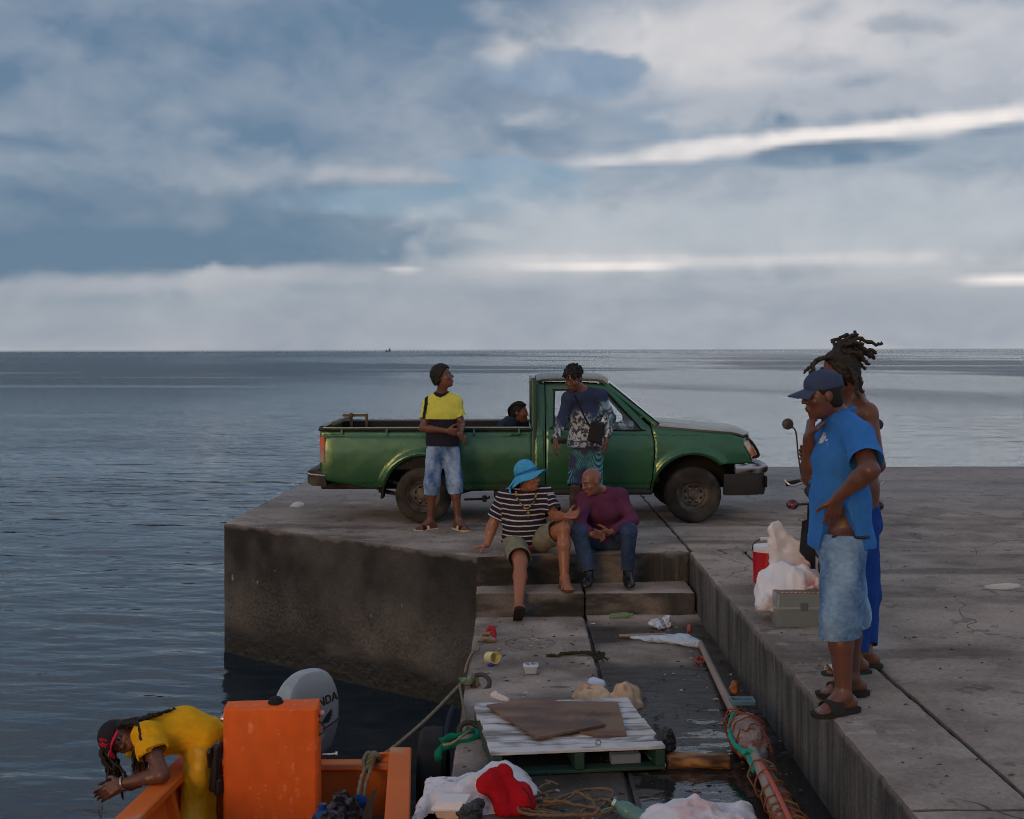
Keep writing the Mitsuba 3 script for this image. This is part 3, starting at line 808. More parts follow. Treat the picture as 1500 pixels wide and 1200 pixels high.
# underneath
P_('chassis', cat([box((0.05, TY + yy, 0.40), (4.3, 0.09, 0.13), 0.01) for yy in (0.42, TW - 0.42)] + [box((-0.95, CY, 0.30), (0.14, TW - 0.35, 0.13), 0.05), box((1.937, CY, 0.30), (0.12, TW - 0.30, 0.10), 0.03), box((1.2, CY, 0.36), (0.9, 0.5, 0.2), 0.06), tube([(0.9, CY, 0.33), (-0.95, CY, 0.31)], 0.05)]), WORN, (0.014, 0.013, 0.012))
for yy in (0.10, TW - 0.10):
    P_('sill', box((0.86, TY + yy, 0.335), (1.30, 0.10, 0.07), 0.02), WORN, (0.02, 0.02, 0.019))
P_('leaf_spring', cat([tube(spline([(-1.62, TY + 0.30, 0.42), (-1.30, TY + 0.28, 0.30), (-0.95, TY + 0.28, 0.26), (-0.6, TY + 0.28, 0.30), (-0.25, TY + 0.30, 0.40)], 6), 0.022, 6), tube([(-1.45, TY + 0.2, 0.33), (-1.0, TY + 0.2, 0.25)], 0.015), tube([(-1.40, TY + 0.25, 0.46), (-1.02, TY + 0.24, 0.34)], 0.025)]), WORN, (0.02, 0.019, 0.018), True)
P_('exhaust_bracket', cat([tube(spline([(-0.52, TY + 0.18, 0.24), (-0.30, TY + 0.16, 0.25), (-0.24, TY + 0.16, 0.27)], 4), 0.014, 6), box((-0.30, TY + 0.16, 0.252), (0.05, 0.04, 0.07), 0.01), box((-0.12, TY + 0.16, 0.32), (0.16, 0.03, 0.12), 0.02)]), WORN, (0.02, 0.018, 0.017))
P_('mud_flap', box((-1.385, TY + 0.13, 0.375), (0.03, 0.20, 0.22), 0.006, rot([0, 1, 0], 8)), RUBBER, (0.012, 0.012, 0.012))
for cx in (RW, FW):
    a = np.radians(np.linspace(8, 172, 22))
    for sgn in (0, 1):
        ring = []
        for y0 in (0.03, 0.34):
            yy = TY + y0 if sgn == 0 else TY + TW - y0
            ring.append(np.column_stack([cx[0] + 0.44 * np.cos(a), np.full(22, yy), cx[1] + 0.44 * np.sin(a)]))
        v = np.vstack(ring + [ring[1] * 0 + [cx[0], ring[1][0, 1], cx[1]]])
        f = [[i, i + 1, 23 + i] for i in range(21)] + [[i, 23 + i, 22 + i] for i in range(21)] + [[22 + i, 23 + i, 44 + i] for i in range(21)]
        P_('wheel_well', (v, np.array(f)), RUBBER, (0.010, 0.010, 0.010), 60)

RY = rot([1, 0, 0], 90)                       # lathe axis z -> -y (towards the camera)
tyre_prof = [(0.175, -0.085), (0.19, -0.098), (0.235, -0.103), (0.275, -0.097), (0.296, -0.082), (0.304, -0.055), (0.306, -0.02), (0.306, 0.02), (0.304, 0.055), (0.296, 0.082), (0.275, 0.097), (0.235, 0.103), (0.19, 0.098), (0.175, 0.085)]


def wheel(c, outward):
    w = new(truck + '__wheel')
    R = RY if outward < 0 else rot([1, 0, 0], -90)
    n = 72
    v, f = lathe(tyre_prof, n)
    ang = np.arange(len(v)) % n
    tread = (np.hypot(v[:, 0], v[:, 1]) > 0.298) & (ang % 3 == 0)
    v[tread, :2] *= 0.978
    sw = (np.abs(v[:, 2]) > 0.101)
    v[:, 2] += np.where(sw, 0.002 * np.sin(ang * 0.9), 0)
    scene[w] = ply(move((v, f), c, R), RUBBER, smooth=False, color=None) if False else None
    del scene[w]
    k = obj('wheel', move((v, f), c, R), RUBBER, truck, 40, lambda p: mixc((0.016, 0.015, 0.014), (0.060, 0.052, 0.044), smooth01(0.3, 0.8, fb(p, 7, 3)) * (np.hypot(p[:, 0] - c[0], p[:, 2] - c[2]) < 0.30)))
    rim = [(0.178, 0.060), (0.186, 0.083), (0.178, 0.088), (0.168, 0.080), (0.160, 0.045), (0.125, 0.030), (0.122, 0.052), (0.108, 0.060), (0.075, 0.046), (0.05, 0.050), (0.048, 0.066), (0.0, 0.072)]
    rc = lambda p: mixc((0.03, 0.028, 0.027), (0.13, 0.115, 0.10), smooth01(0.25, 0.75, fb(p, 12, 5)))
    obj('rim', move(lathe(rim, 48), c, R), WORN, k, 40, rc)
    bolts = []
    for j in range(6):
        t = j * math.pi / 3
        bolts.append(move(lathe([(0.0, 0.0), (0.011, 0.0), (0.011, 0.016), (0.0, 0.018)], 6), (0.074 * math.cos(t), 0.074 * math.sin(t), 0.046)))
    obj('wheel_nuts', move(cat(bolts), c, R), WORN, k, 30, (0.16, 0.14, 0.12))
    holes = []
    for j in range(8):
        t = (j + 0.5) * math.pi / 4
        holes.append(move(lathe([(0.0, 0.001), (0.016, 0.0), (0.019, -0.004)], 12), (0.099 * math.cos(t), 0.099 * math.sin(t), 0.0565)))
    obj('vent_holes', move(cat(holes), c, R), RUBBER, k, 30, (0.004, 0.004, 0.004))


for cx in (RW, FW):
    wheel((cx[0], TY + 0.085, 0.306), -1)
    wheel((cx[0], TY + TW - 0.085, 0.306), 1)


# ---------------------------------------------------------------- people: bodies and clothes as smooth implicit surfaces
def nv(a):
    a = np.asarray(a, float)
    return a / (np.linalg.norm(a) + 1e-12)


class Field:
    """signed distances on a grid, blended piece by piece, then turned into one surface"""

    def __init__(self, pts, pad, h):
        pts = np.asarray(pts, float)
        lo, hi = pts.min(0) - pad, pts.max(0) + pad
        self.h, self.lo = h, lo
        self.n = np.ceil((hi - lo) / h).astype(int) + 1
        self.D = np.full(self.n, 1.0, np.float32)

    def win(self, lo, hi):
        a = np.clip(np.floor((lo - self.lo) / self.h).astype(int), 0, self.n - 1)
        b = np.clip(np.ceil((hi - self.lo) / self.h).astype(int) + 1, 1, self.n)
        ax = [(self.lo[k] + self.h * np.arange(a[k], b[k])).astype(np.float32) for k in range(3)]
        return tuple(slice(a[k], b[k]) for k in range(3)), ax

    def put(self, sl, d, k, sub):
        A = self.D[sl]
        if sub:
            h = np.clip(0.5 - 0.5 * (A + d) / k, 0, 1)
            self.D[sl] = A * (1 - h) - d * h + k * h * (1 - h)
        else:
            h = np.clip(0.5 + 0.5 * (A - d) / k, 0, 1)
            self.D[sl] = A * (1 - h) + d * h - k * h * (1 - h)

    def cap(self, a, b, ra, rb=None, k=0.02, side=None, w=1.0, sub=False, flat=False, flat0=False):
        a, b = np.asarray(a, float), np.asarray(b, float)
        rb = ra if rb is None else rb
        R = max(ra, rb) * max(w, 1) + k + 2 * self.h
        sl, (x, y, z) = self.win(np.minimum(a, b) - R, np.maximum(a, b) + R)
        if min(len(x), len(y), len(z)) == 0:
            return self
        P = [x[:, None, None] - a[0], y[None, :, None] - a[1], z[None, None, :] - a[2]]
        ab = b - a
        L = np.linalg.norm(ab) + 1e-9
        along = (P[0] * ab[0] + P[1] * ab[1] + P[2] * ab[2]) / L
        if side is not None:
            s = nv(side)
            q = (P[0] * s[0] + P[1] * s[1] + P[2] * s[2]) * (1 - 1 / w)
            P = [P[i] - q * s[i] for i in range(3)]
            ab = ab - s * (ab @ s) * (1 - 1 / w)
        t = np.clip((P[0] * ab[0] + P[1] * ab[1] + P[2] * ab[2]) / (ab @ ab + 1e-9), 0, 1)
        d = np.sqrt((P[0] - t * ab[0]) ** 2 + (P[1] - t * ab[1]) ** 2 + (P[2] - t * ab[2]) ** 2) - (ra + (rb - ra) * t)
        if flat:
            d = np.maximum(d, along - L)
        if flat0:
            d = np.maximum(d, -along)
        self.put(sl, d, k, sub)
        return self

    def ell(self, c, r, R=None, k=0.02, sub=False):
        c, r = np.asarray(c, float), np.asarray(r, float)
        e = r.max() + k + 2 * self.h
        sl, (x, y, z) = self.win(c - e, c + e)
        if min(len(x), len(y), len(z)) == 0:
            return self
        P = [x[:, None, None] - c[0], y[None, :, None] - c[1], z[None, None, :] - c[2]]
        if R is not None:
            P = [P[0] * R[0][i] + P[1] * R[1][i] + P[2] * R[2][i] for i in range(3)]
        g = np.sqrt((P[0] / r[0]) ** 2 + (P[1] / r[1]) ** 2 + (P[2] / r[2]) ** 2)
        g2 = np.sqrt((P[0] / r[0] ** 2) ** 2 + (P[1] / r[1] ** 2) ** 2 + (P[2] / r[2] ** 2) ** 2) + 1e-9
        self.put(sl, g * (g - 1) / g2, k, sub)
        return self

    def cut(self, c, n):
        """keep what lies behind the plane"""
        c, n = np.asarray(c, float), nv(n)
        ax = [(self.lo[k] + self.h * np.arange(self.n[k])).astype(np.float32) for k in range(3)]
        d = (ax[0][:, None, None] - c[0]) * n[0] + (ax[1][None, :, None] - c[1]) * n[1] + (ax[2][None, None, :] - c[2]) * n[2]
        self.D = np.maximum(self.D, d.astype(np.float32))
        return self

    def mesh(self):
        D = self.D
        D[0], D[-1], D[:, 0], D[:, -1], D[:, :, 0], D[:, :, -1] = 1, 1, 1, 1, 1, 1
        S = D < 0
        c = [S[i:S.shape[0] - 1 + i, j:S.shape[1] - 1 + j, k:S.shape[2] - 1 + k] for i in (0, 1) for j in (0, 1) for k in (0, 1)]
        cnt = sum(x.astype(np.int8) for x in c)
        I = np.argwhere((cnt > 0) & (cnt < 8))
        idx = -np.ones(cnt.shape, int)
        idx[tuple(I.T)] = np.arange(len(I))
        acc, num = np.zeros((len(I), 3)), np.zeros(len(I))
        off = np.array([(i, j, k) for i in (0, 1) for j in (0, 1) for k in (0, 1)])
        for p in range(8):
            for q in range(p + 1, 8):
                if np.abs(off[p] - off[q]).sum() == 1:
                    va, vb = D[tuple((I + off[p]).T)], D[tuple((I + off[q]).T)]
                    m = (va < 0) != (vb < 0)
                    t = (va[m] / (va[m] - vb[m]))[:, None]
                    acc[m] += I[m] + off[p] * (1 - t) + off[q] * t
                    num[m] += 1
        V = self.lo + self.h * acc / num[:, None]
        F = []
        for a in range(3):
            s0 = [slice(None)] * 3
            s1 = [slice(None)] * 3
            s0[a], s1[a] = slice(0, -1), slice(1, None)
            A, B = S[tuple(s0)], S[tuple(s1)]
            E = np.argwhere(A != B)
            u, w = (a + 1) % 3, (a + 2) % 3
            E = E[(E[:, u] > 0) & (E[:, w] > 0) & (E[:, u] < S.shape[u] - 1) & (E[:, w] < S.shape[w] - 1)]
            inside = A[tuple(E.T)]
            eu, ew = np.eye(3, dtype=int)[u], np.eye(3, dtype=int)[w]
            Q = np.stack([idx[tuple((E - eu - ew).T)], idx[tuple((E - ew).T)], idx[tuple(E.T)], idx[tuple((E - eu).T)]], 1)
            Q = np.where(inside[:, None], Q, Q[:, ::-1])
            F.append(Q)
        V, Fq = vf((V, np.vstack(F)))
        return V, Fq


def relax(m, n=2, lam=0.5):
    v, f = vf(m)
    e = np.vstack([f[:, [0, 1]], f[:, [1, 2]], f[:, [2, 0]]])
    for _ in range(n):
        s, c = np.zeros_like(v), np.zeros(len(v))
        np.add.at(s, e[:, 0], v[e[:, 1]])
        np.add.at(c, e[:, 0], 1)
        v = v + lam * (s / np.maximum(c, 1)[:, None] - v)
    return v, f


def frame(f, u=(0, 0, 1)):
    f = nv(f)
    r = nv(np.cross(f, u))
    return np.column_stack([r, f, np.cross(r, f)])


def head(F, c, R, s=1.0, ears=True):
    g = lambda p: np.asarray(c) + R @ (np.asarray(p) * s)
    E = lambda p, r, k=0.012, sub=False: F.ell(g(p), np.asarray(r) * s, R, k, sub)
    E((0, -0.014, 0.034), (0.074, 0.094, 0.084), 0.02)
    E((0, 0.022, -0.030), (0.060, 0.066, 0.080), 0.03)
    E((0, 0.030, -0.085), (0.042, 0.045, 0.030), 0.03)
    E((0, 0.066, -0.098), (0.020, 0.018, 0.016), 0.02)
    E((0, 0.074, 0.028), (0.048, 0.014, 0.011), 0.015)
    for q in (-1, 1):
        E((q * 0.032, 0.096, 0.006), (0.016, 0.014, 0.011), 0.012, True)
        E((q * 0.042, 0.058, -0.022), (0.020, 0.020, 0.018), 0.02)
        if ears:
            E((q * 0.075, -0.010, -0.004), (0.009, 0.020, 0.031), 0.008)
        E((q * 0.014, 0.094, -0.024), (0.010, 0.011, 0.009), 0.008)
    F.cap(g((0, 0.082, 0.014)), g((0, 0.106, -0.020)), 0.008 * s, 0.0115 * s, 0.012)
    E((0, 0.088, -0.055), (0.025, 0.012, 0.0075), 0.008)
    E((0, 0.086, -0.069), (0.021, 0.012, 0.0075), 0.008)
    E((0, 0.108, -0.062), (0.022, 0.010, 0.0022), 0.004, True)
    return g


def limb(F, a, b, c, r, k=0.025):
    """two-bone limb: radii at root, above the joint, joint, swelling, end"""
    a, b, c = map(np.asarray, (a, b, c))
    F.cap(a, b, r[0], r[1], k)
    m = b + (c - b) * 0.32
    F.cap(b, m, r[2], r[3], k)
    F.cap(m, c, r[3], r[4], k)


def hand(F, wr, u, palm, thumb, curl=(25, 30, 20), s=1.0, spread=0.1, tcurl=0.3):
    """palm, four unequal fingers bending towards the palm side, a thumb leaving the side"""
    u = nv(u)
    t = nv(np.asarray(thumb, float) - u * np.dot(thumb, u))
    n = nv(np.cross(u, t))
    if np.dot(n, palm) < 0:
        n = -n
    wr = np.asarray(wr, float)
    tips = []
    for i in range(4):
        o = t * (0.031 - 0.0205 * i) * s
        kn = wr + u * (0.092, 0.095, 0.090, 0.082)[i] * s + o
        F.cap(wr + u * 0.018 * s + o * 0.62, kn, 0.0145 * s, 0.0115 * s, 0.014)
        d = nv(u + t * spread * (1.5 - i) * 0.7)
        p, ang, L = kn, 0, (0.071, 0.079, 0.074, 0.057)[i] * s
        for j, fr in enumerate((0.46, 0.31, 0.23)):
            ang += math.radians(curl[j] * (1 + 0.10 * (i - 1.5)))
            q = p + (d * math.cos(ang) + n * math.sin(ang)) * L * fr
            F.cap(p, q, (0.0098, 0.0088, 0.0078)[j] * s, (0.0088, 0.0078, 0.0068)[j] * s, 0.004)
            p = q
        tips.append(p)
    b = wr + u * 0.026 * s + t * 0.024 * s
    m = b + nv(0.62 * u + 0.72 * t + tcurl * n) * 0.046 * s
    e = m + nv(0.85 * u + 0.40 * t + (tcurl + 0.25) * n) * 0.033 * s
    g = e + nv(0.95 * u + 0.10 * t + (tcurl + 0.45) * n) * 0.024 * s
    F.cap(b, m, 0.0155 * s, 0.0118 * s, 0.012)
    F.cap(m, e, 0.0115 * s, 0.0100 * s, 0.006)
    F.cap(e, g, 0.0100 * s, 0.0078 * s, 0.005)
    return tips


def foot(F, an, t, up=(0, 0, 1), s=1.0, drop=0.062):
    """heel, arch, ball and toes, the sole level with the ankle minus drop"""
    t, up = nv(t), nv(up)
    sd = np.cross(t, up)
    base = np.asarray(an) - up * drop * s
    heel = base - t * 0.048 * s + up * 0.014 * s
    ball = base + t * 0.115 * s + up * 0.004 * s
    F.cap(an, heel + up * 0.012, 0.036 * s, 0.031 * s, 0.02)
    F.cap(heel, base + t * 0.03 * s + up * 0.012 * s, 0.031 * s, 0.033 * s, 0.02)
    F.cap(np.asarray(an) + t * 0.02 * s, ball + up * 0.004 * s, 0.036 * s, 0.028 * s, 0.025, side=sd, w=1.25)
    for i in range(5):
        o = sd * (i - 2) * 0.0165 * s
        F.cap(ball + o * 0.9, ball + o + t * (0.066 - 0.009 * abs(i - 1.2)) * s - up * 0.008 * s, 0.0165 * s, 0.0105 * s, 0.006)


def torso(F, J, e=0.0, wd=1.0, dp=1.0, belly=0.0, k=0.05):
    s = nv(np.asarray(J['shR']) - np.asarray(J['shL']))
    w = 1.32 * wd / dp
    pel, wa, ch, ne = (np.asarray(J[q], float) for q in ('pelvis', 'waist', 'chest', 'neck'))
    F.cap(pel, wa, 0.118 * dp + e, 0.108 * dp + e, k, s, w)
    F.cap(wa, ch, 0.108 * dp + e, 0.118 * dp + e, k, s, w)
    F.cap(ch, ch * 0.35 + ne * 0.65, 0.118 * dp + e, 0.070 * dp + e, k, s, w * 1.12)
    F.cap(J['shL'], J['shR'], 0.056 + e, None, k)
    for q in ('shL', 'shR'):
        F.cap(ne - nv(ne - ch) * 0.02, J[q], 0.048 + e * 0.8, 0.050 + e, k)
    if belly:
        F.ell(wa * 0.7 + ch * 0.1 + pel * 0.2 + np.asarray(J['front']) * 0.075 * belly, (0.145 * belly * wd, 0.13 * belly, 0.15), None, 0.06)


def jpts(J):
    return [np.asarray(v) for k, v in J.items() if k[:2] in ('he', 'ne', 'ch', 'wa', 'pe', 'sh', 'el', 'wr', 'hi', 'kn', 'an')]


def body(key, J, tone, h=0.007, hands=None, feet=None, wd=1.0, dp=1.0, belly=0.0, hs=1.0, arm=1.0, leg=1.0, lips=None, headR=None, extra=None):
    F = Field(jpts(J), 0.30, h)
    torso(F, J, -0.004, wd, dp, belly)
    R = headR if headR is not None else frame(J['look'], J.get('up', (0, 0, 1)))
    F.cap(J['neck'], np.asarray(J['head']) + R @ np.array([0, -0.018, -0.055]), 0.058, 0.050, 0.03)
    g = head(F, J['head'], R, hs)
    for q in 'LR':
        limb(F, J['sh' + q], J['el' + q], J['wr' + q], [x * arm for x in (0.056, 0.043, 0.042, 0.041, 0.027)])
        limb(F, J['hip' + q], J['kn' + q], J['an' + q], [x * leg for x in (0.088, 0.060, 0.055, 0.057, 0.036)])
        if hands and q in hands:
            hand(F, J['wr' + q], **hands[q])
        if feet and q in feet:
            foot(F, J['an' + q], *feet[q])
    if extra:
        extra(F)
    m = relax(F.mesh(), 1, 0.4)
    c0 = np.asarray(J['head'], float)
    tone = np.asarray(tone)

    def col(v):
        n = fb(v, 9, 3)
        c = mixc(tone * 0.82, tone * 1.12, n)
        loc = (v - c0) @ R / hs
        lip = np.exp(-((loc[:, 0] / 0.024) ** 2 + ((loc[:, 1] - 0.094) / 0.014) ** 2 + ((loc[:, 2] + 0.062) / 0.011) ** 2))
        c = mixc_rows(c, np.asarray(lips if lips is not None else tone * (1.1, 0.75, 0.75)), np.clip(lip * 1.2, 0, 0.8))
        br = np.exp(-(((np.abs(loc[:, 0]) - 0.033) / 0.020) ** 2 + ((loc[:, 1] - 0.086) / 0.016) ** 2 + ((loc[:, 2] - 0.028) / 0.006) ** 2))
        c = mixc_rows(c, tone * 0.15, np.clip(br * 1.1, 0, 0.85))
        return c
    scene[key] = ply(m, SKIN, smooth=True, color=np.clip(col(m[0]), 0, 1))
    for q in (-1, 1):
        e = trimesh.creation.icosphere(subdivisions=2, radius=0.0115 * hs)
        ec = np.array(e.vertices) / 0.0115 / hs
        obj('eye', (np.array(e.vertices) @ R.T + g((q * 0.032, 0.0755, 0.006)), e.faces), PLASTIC, key, True, lambda v, ec=ec: np.where((ec[:, 1] > 0.72)[:, None], (0.012, 0.008, 0.006), (0.20, 0.165, 0.145)))
    return R, g


def mixc_rows(c, b, t):
    return c * (1 - t[:, None]) + np.asarray(b)[None] * t[:, None]


def cloth(key, name, F, color, amp=0.006, freq=13, aniso=(1, 1, 0.6), seed=0, rel=1, mt=CLOTH, label=None):
    m = relax(F.mesh(), rel, 0.45)
    m0 = m[0].copy()
    m = crumple(m, amp, freq, seed, aniso)
    m = crease(m, amp * 0.9, freq * 0.55, seed, 5) if mt is not PLASTIC else m
    c = color(m0) if callable(color) else np.tile(color, (len(m0), 1))
    sh = (0.90 + 0.2 * fb(m0, 25, seed + 2))[:, None]
    k = new(key + '__' + name)
    scene[k] = ply(m, mt, smooth=True, color=np.clip(c * sh, 0, 1))
    if label:
        labels[k] = {'label': label}
    return k


def mid(a, b, t):
    return np.asarray(a) * (1 - t) + np.asarray(b) * t


def shirt_field(J, h, e=0.016, sleeve=(0.75, 0.75), wd=1.0, dp=1.0, belly=0.0, hem=None, hemn=(0, 0, -1), sr=(0.075, 0.078), long=False, neckr=0.062, loose=0.0):
    F = Field([J[q] for q in ('pelvis', 'waist', 'chest', 'neck', 'shL', 'shR', 'elL', 'elR')] + ([J['wrL'], J['wrR']] if long else []), 0.27, h)
    torso(F, J, e, wd, dp, belly)
    if loose:
        s = nv(np.asarray(J['shR']) - np.asarray(J['shL']))
        F.cap(J['waist'], J['pelvis'], 0.115 * dp + e, 0.125 * dp + e + loose, 0.06, s, 1.32 * wd / dp)
    for i, q in enumerate('LR'):
        a, b, c = (np.asarray(J[n + q]) for n in ('sh', 'el', 'wr'))
        if long:
            F.cap(a, b, sr[0], 0.060, 0.03)
            F.cap(b, mid(b, c, 0.93), 0.060, sr[1], 0.02, flat=True)
        else:
            en = mid(a, b, sleeve[i])
            F.cap(a, en, sr[0], sr[1], 0.03, flat=True)
            F.cap(mid(a, b, sleeve[i] - 0.14), mid(a, b, sleeve[i] + 0.2), sr[1] - 0.012, sr[1] - 0.010, 0.004, sub=True)
    if hem is not None:
        F.cut(hem, hemn)
        F.cap(np.asarray(hem) + np.asarray(hemn) * 0.05, np.asarray(hem) - np.asarray(hemn) * 0.012, 0.10 * dp, 0.10 * dp, 0.01, nv(np.asarray(J['shR']) - np.asarray(J['shL'])), 1.25 * wd / dp, sub=True) if False else None
    n0, hd = np.asarray(J['neck'], float), np.asarray(J['head'], float)
    F.cap(n0 + nv(hd - n0) * 0.035, hd, neckr, neckr, 0.012, sub=True)
    return F


def short_field(J, h, r=(0.105, 0.105), upto=(1.0, 1.0), e=0.014, wd=1.0, dp=1.0, top=0.35, calf=None, cut=True):
    """trousers or shorts: upto along hip-knee, above 1 along knee-ankle"""
    F = Field([J[q] for q in ('pelvis', 'waist', 'hipL', 'hipR', 'knL', 'knR')] + ([J['anL'], J['anR']] if max(upto) > 1 else []), 0.25, h)
    s = nv(np.asarray(J['hipR'], float) - np.asarray(J['hipL'], float))
    pel, wa = np.asarray(J['pelvis'], float), np.asarray(J['waist'], float)
    F.cap(pel, mid(pel, wa, top), 0.120 * dp + e, 0.112 * dp + e, 0.05, s, 1.30 * wd / dp)
    for i, q in enumerate('LR'):
        a, b, c = (np.asarray(J[n + q], float) for n in ('hip', 'kn', 'an'))
        if upto[i] <= 1:
            en = mid(a, b, upto[i])
            F.cap(a, en, r[0], r[1], 0.035, flat=True)
            F.cap(mid(a, b, upto[i] - 0.12), mid(a, b, upto[i] + 0.2), r[1] - 0.012, None, 0.004, sub=True)
        else:
            F.cap(a, b, r[0], r[1], 0.035)
            cr = r[1] if calf is None else calf
            en = mid(b, c, upto[i] - 1)
            F.cap(b, en, r[1], cr, 0.03, flat=True)
            F.cap(mid(b, c, max(upto[i] - 1.08, 0.0)), mid(b, c, upto[i] - 0.9), cr - 0.012, None, 0.004, sub=True)
    if cut:
        F.cut(mid(pel, wa, top + 0.2), wa - pel)
    return F


def denim(light, dark, seed=0, fr=7.0):
    def fn(v):
        a = fb(v, (fr, fr, fr * 0.45), seed)
        b = fb(v, 55, seed + 3)
        c = np.abs(fb(v, (26, 26, 34), seed + 5) - 0.5) * 2
        t = np.clip(0.15 + 0.85 * smooth01(0.25, 0.75, a) - 0.16 * smooth01(0.28, 0.0, c) + 0.45 * (b - 0.5), 0, 1)
        return mixc(dark, light, t)
    return fn


def sole(an, t, up=(0, 0, 1), L=0.275, W=0.10, th=0.022, drop=0.092, s=1.0):
    """rounded shoe sole under a foot"""
    t, up = nv(t), nv(up)
    sd = np.cross(t, up)
    b = np.asarray(an, float) - up * drop * s
    pts = []
    for x, w in ((-0.085, 0.55), (-0.062, 0.78), (0.02, 0.72), (0.10, 0.98), (0.15, 0.92), (0.180, 0.66), (0.192, 0.3)):
        for q in (-1, 1):
            for z in (0, th):
                e = 0.96 if z == 0 else 1.0
                pts.append(b + t * x * s * L / 0.275 * e + sd * q * w * W / 2 * s + up * z * s)
    return Manifold.hull_points(np.array(pts, np.float32))


def strap(an, t, up=(0, 0, 1), at=0.075, hgt=0.066, W=0.10, width=0.05, drop=0.092, s=1.0):
    """band over the instep from edge to edge of the sole"""
    t, up = nv(t), nv(up)
    sd = np.cross(t, up)
    b = np.asarray(an, float) - up * drop * s
    a = np.linspace(0, np.pi, 13)
    rows = []
    for k, (o, hh) in enumerate(((-0.5, 1.10), (0.0, 1.0), (0.5, 0.86))):
        rows.append(np.array([b + t * (at + o * width) * s + sd * math.cos(q) * W / 2 * 1.02 * s + up * (0.016 + hgt * hh * math.sin(q) ** 0.75) * s for q in a]))
    v = np.vstack(rows)
    f = []
    for r in range(2):
        for i in range(12):
            f.append([r * 13 + i, r * 13 + i + 1, (r + 1) * 13 + i + 1, (r + 1) * 13 + i])
    return thick(vf((v, np.array(f))), -0.006)


def shoe_field(an, t, h=0.006, s=1.0, drop=0.085):
    t = nv(t)
    up = np.array([0, 0, 1.0])
    sd = np.cross(t, up)
    an = np.asarray(an, float)
    b = an - up * drop * s
    F = Field([an, b + t * 0.2, b - t * 0.1], 0.08, h)
    F.cap(an + up * 0.03, b - t * 0.03 + up * 0.04, 0.043, 0.040, 0.02, flat0=True)
    F.cap(b - t * 0.045 + up * 0.03, b + t * 0.13 + up * 0.022, 0.037, 0.040, 0.02, sd, 1.12)
    F.cap(an + t * 0.02, b + t * 0.10 + up * 0.03, 0.038, 0.036, 0.03)
    F.cap(b + t * 0.10 + up * 0.02, b + t * 0.165 + up * 0.014, 0.042, 0.030, 0.02, sd, 1.1)
    F.cut(b - up * 0.0, -up)
    return F


def locks(key, name, strands, r, color, seed=0, parts=True, n=7, wob=0.006):
    rg = np.random.default_rng(seed)
    ms = []
    for st in strands:
        p = spline(st, 6)
        L = np.linspace(0, 1, len(p))
        p = p + rg.normal(0, wob, p.shape) * np.minimum(1, L * 4)[:, None]
        rr = r * (1 - 0.35 * L ** 2) * (0.85 + 0.3 * rg.random(len(p)))
        rr[-1] *= 0.5
        ms.append(tube(p, rr, n))
    cf = lambda v: mixc(np.asarray(color) * 0.6, np.asarray(color) * 1.6, fb(v, 40, seed))
    if not parts:
        return obj(name, cat(ms), HAIR, key, True, cf)
    for m in ms:
        obj('dreadlock', m, HAIR, key, True, cf)


def scalp(key, J, R, s=1.0, lift=0.012, line=0.045, tex=0.006, freq=60, color=(0.012, 0.010, 0.009), back=-0.09, name='hair', h=0.006, scale=(1, 1, 1)):
    """close hair covering crown and back of the head"""
    c = np.asarray(J['head'], float)
    F = Field([c], 0.22, h)
    F.ell(c + R @ (np.array([0, -0.018, 0.036]) * s), (np.array([0.078, 0.094, 0.086]) * np.asarray(scale) + lift) * s, R, 0.02)
    F.ell(c + R @ (np.array([0, -0.050, -0.030]) * s), (np.array([0.066, 0.055, 0.062]) * np.asarray(scale) + lift * 0.6) * s, R, 0.03)
    F.cut(c + R @ np.array([0, 0.062, line]) * s, R @ nv((0, 0.85, -0.62)))
    F.cut(c + R @ np.array([0, 0.0, back]) * s, R @ np.array([0, 0, -1.0]))
    m = relax(F.mesh(), 1)
    m = crumple(m, tex, freq, 3)
    return obj(name, m, HAIR, key, True, lambda v: mixc(np.asarray(color) * 0.7, np.asarray(color) * 1.7, fb(v, 60, 2)))


DARK, BROWN, TAN = rgb(104, 68, 54), rgb(122, 80, 62), rgb(150, 98, 74)
BLACKHAIR = (0.014, 0.012, 0.011)

# --- youth in the yellow and navy shirt, by the rear wheel
K1 = thing('person', 'youth in yellow and navy T-shirt and denim shorts by the rear wheel of the pickup', 'person')
J = dict(head=(-0.713, 13.42, 1.582), look=(0.93, -0.25, 0.22), neck=(-0.73, 13.47, 1.41), chest=(-0.724, 13.48, 1.211), waist=(-0.723, 13.47, 0.978), pelvis=(-0.723, 13.47, 0.829),
         shL=(-0.856, 13.5, 1.303), shR=(-0.588, 13.46, 1.319), elL=(-0.923, 13.44, 1.051), elR=(-0.528, 13.46, 1.099), wrL=(-0.662, 13.25, 1.034), wrR=(-0.528, 13.2, 0.982),
         hipL=(-0.801, 13.47, 0.787), hipR=(-0.638, 13.47, 0.787), knL=(-0.831, 13.43, 0.486), knR=(-0.597, 13.42, 0.487), anL=(-0.851, 13.47, 0.078), anR=(-0.558, 13.42, 0.084), front=(0, -1, 0))
ft = {'L': ((-0.80, -0.60, 0),), 'R': ((0.55, -0.83, 0),)}
R, g = body(K1, J, DARK, hands={'L': dict(u=(0.85, -0.35, -0.1), palm=(0, 0.6, -0.5), thumb=(0.1, -0.3, 1), curl=(35, 45, 30)), 'R': dict(u=(0.55, -0.7, -0.25), palm=(-0.6, 0, 0.6), thumb=(-0.2, -0.4, 1), curl=(30, 40, 30))}, feet=ft, arm=0.88, leg=0.86, wd=0.92, dp=0.86)
scalp(K1, J, R, lift=0.026, tex=0.012, freq=45, line=0.072, back=-0.075)
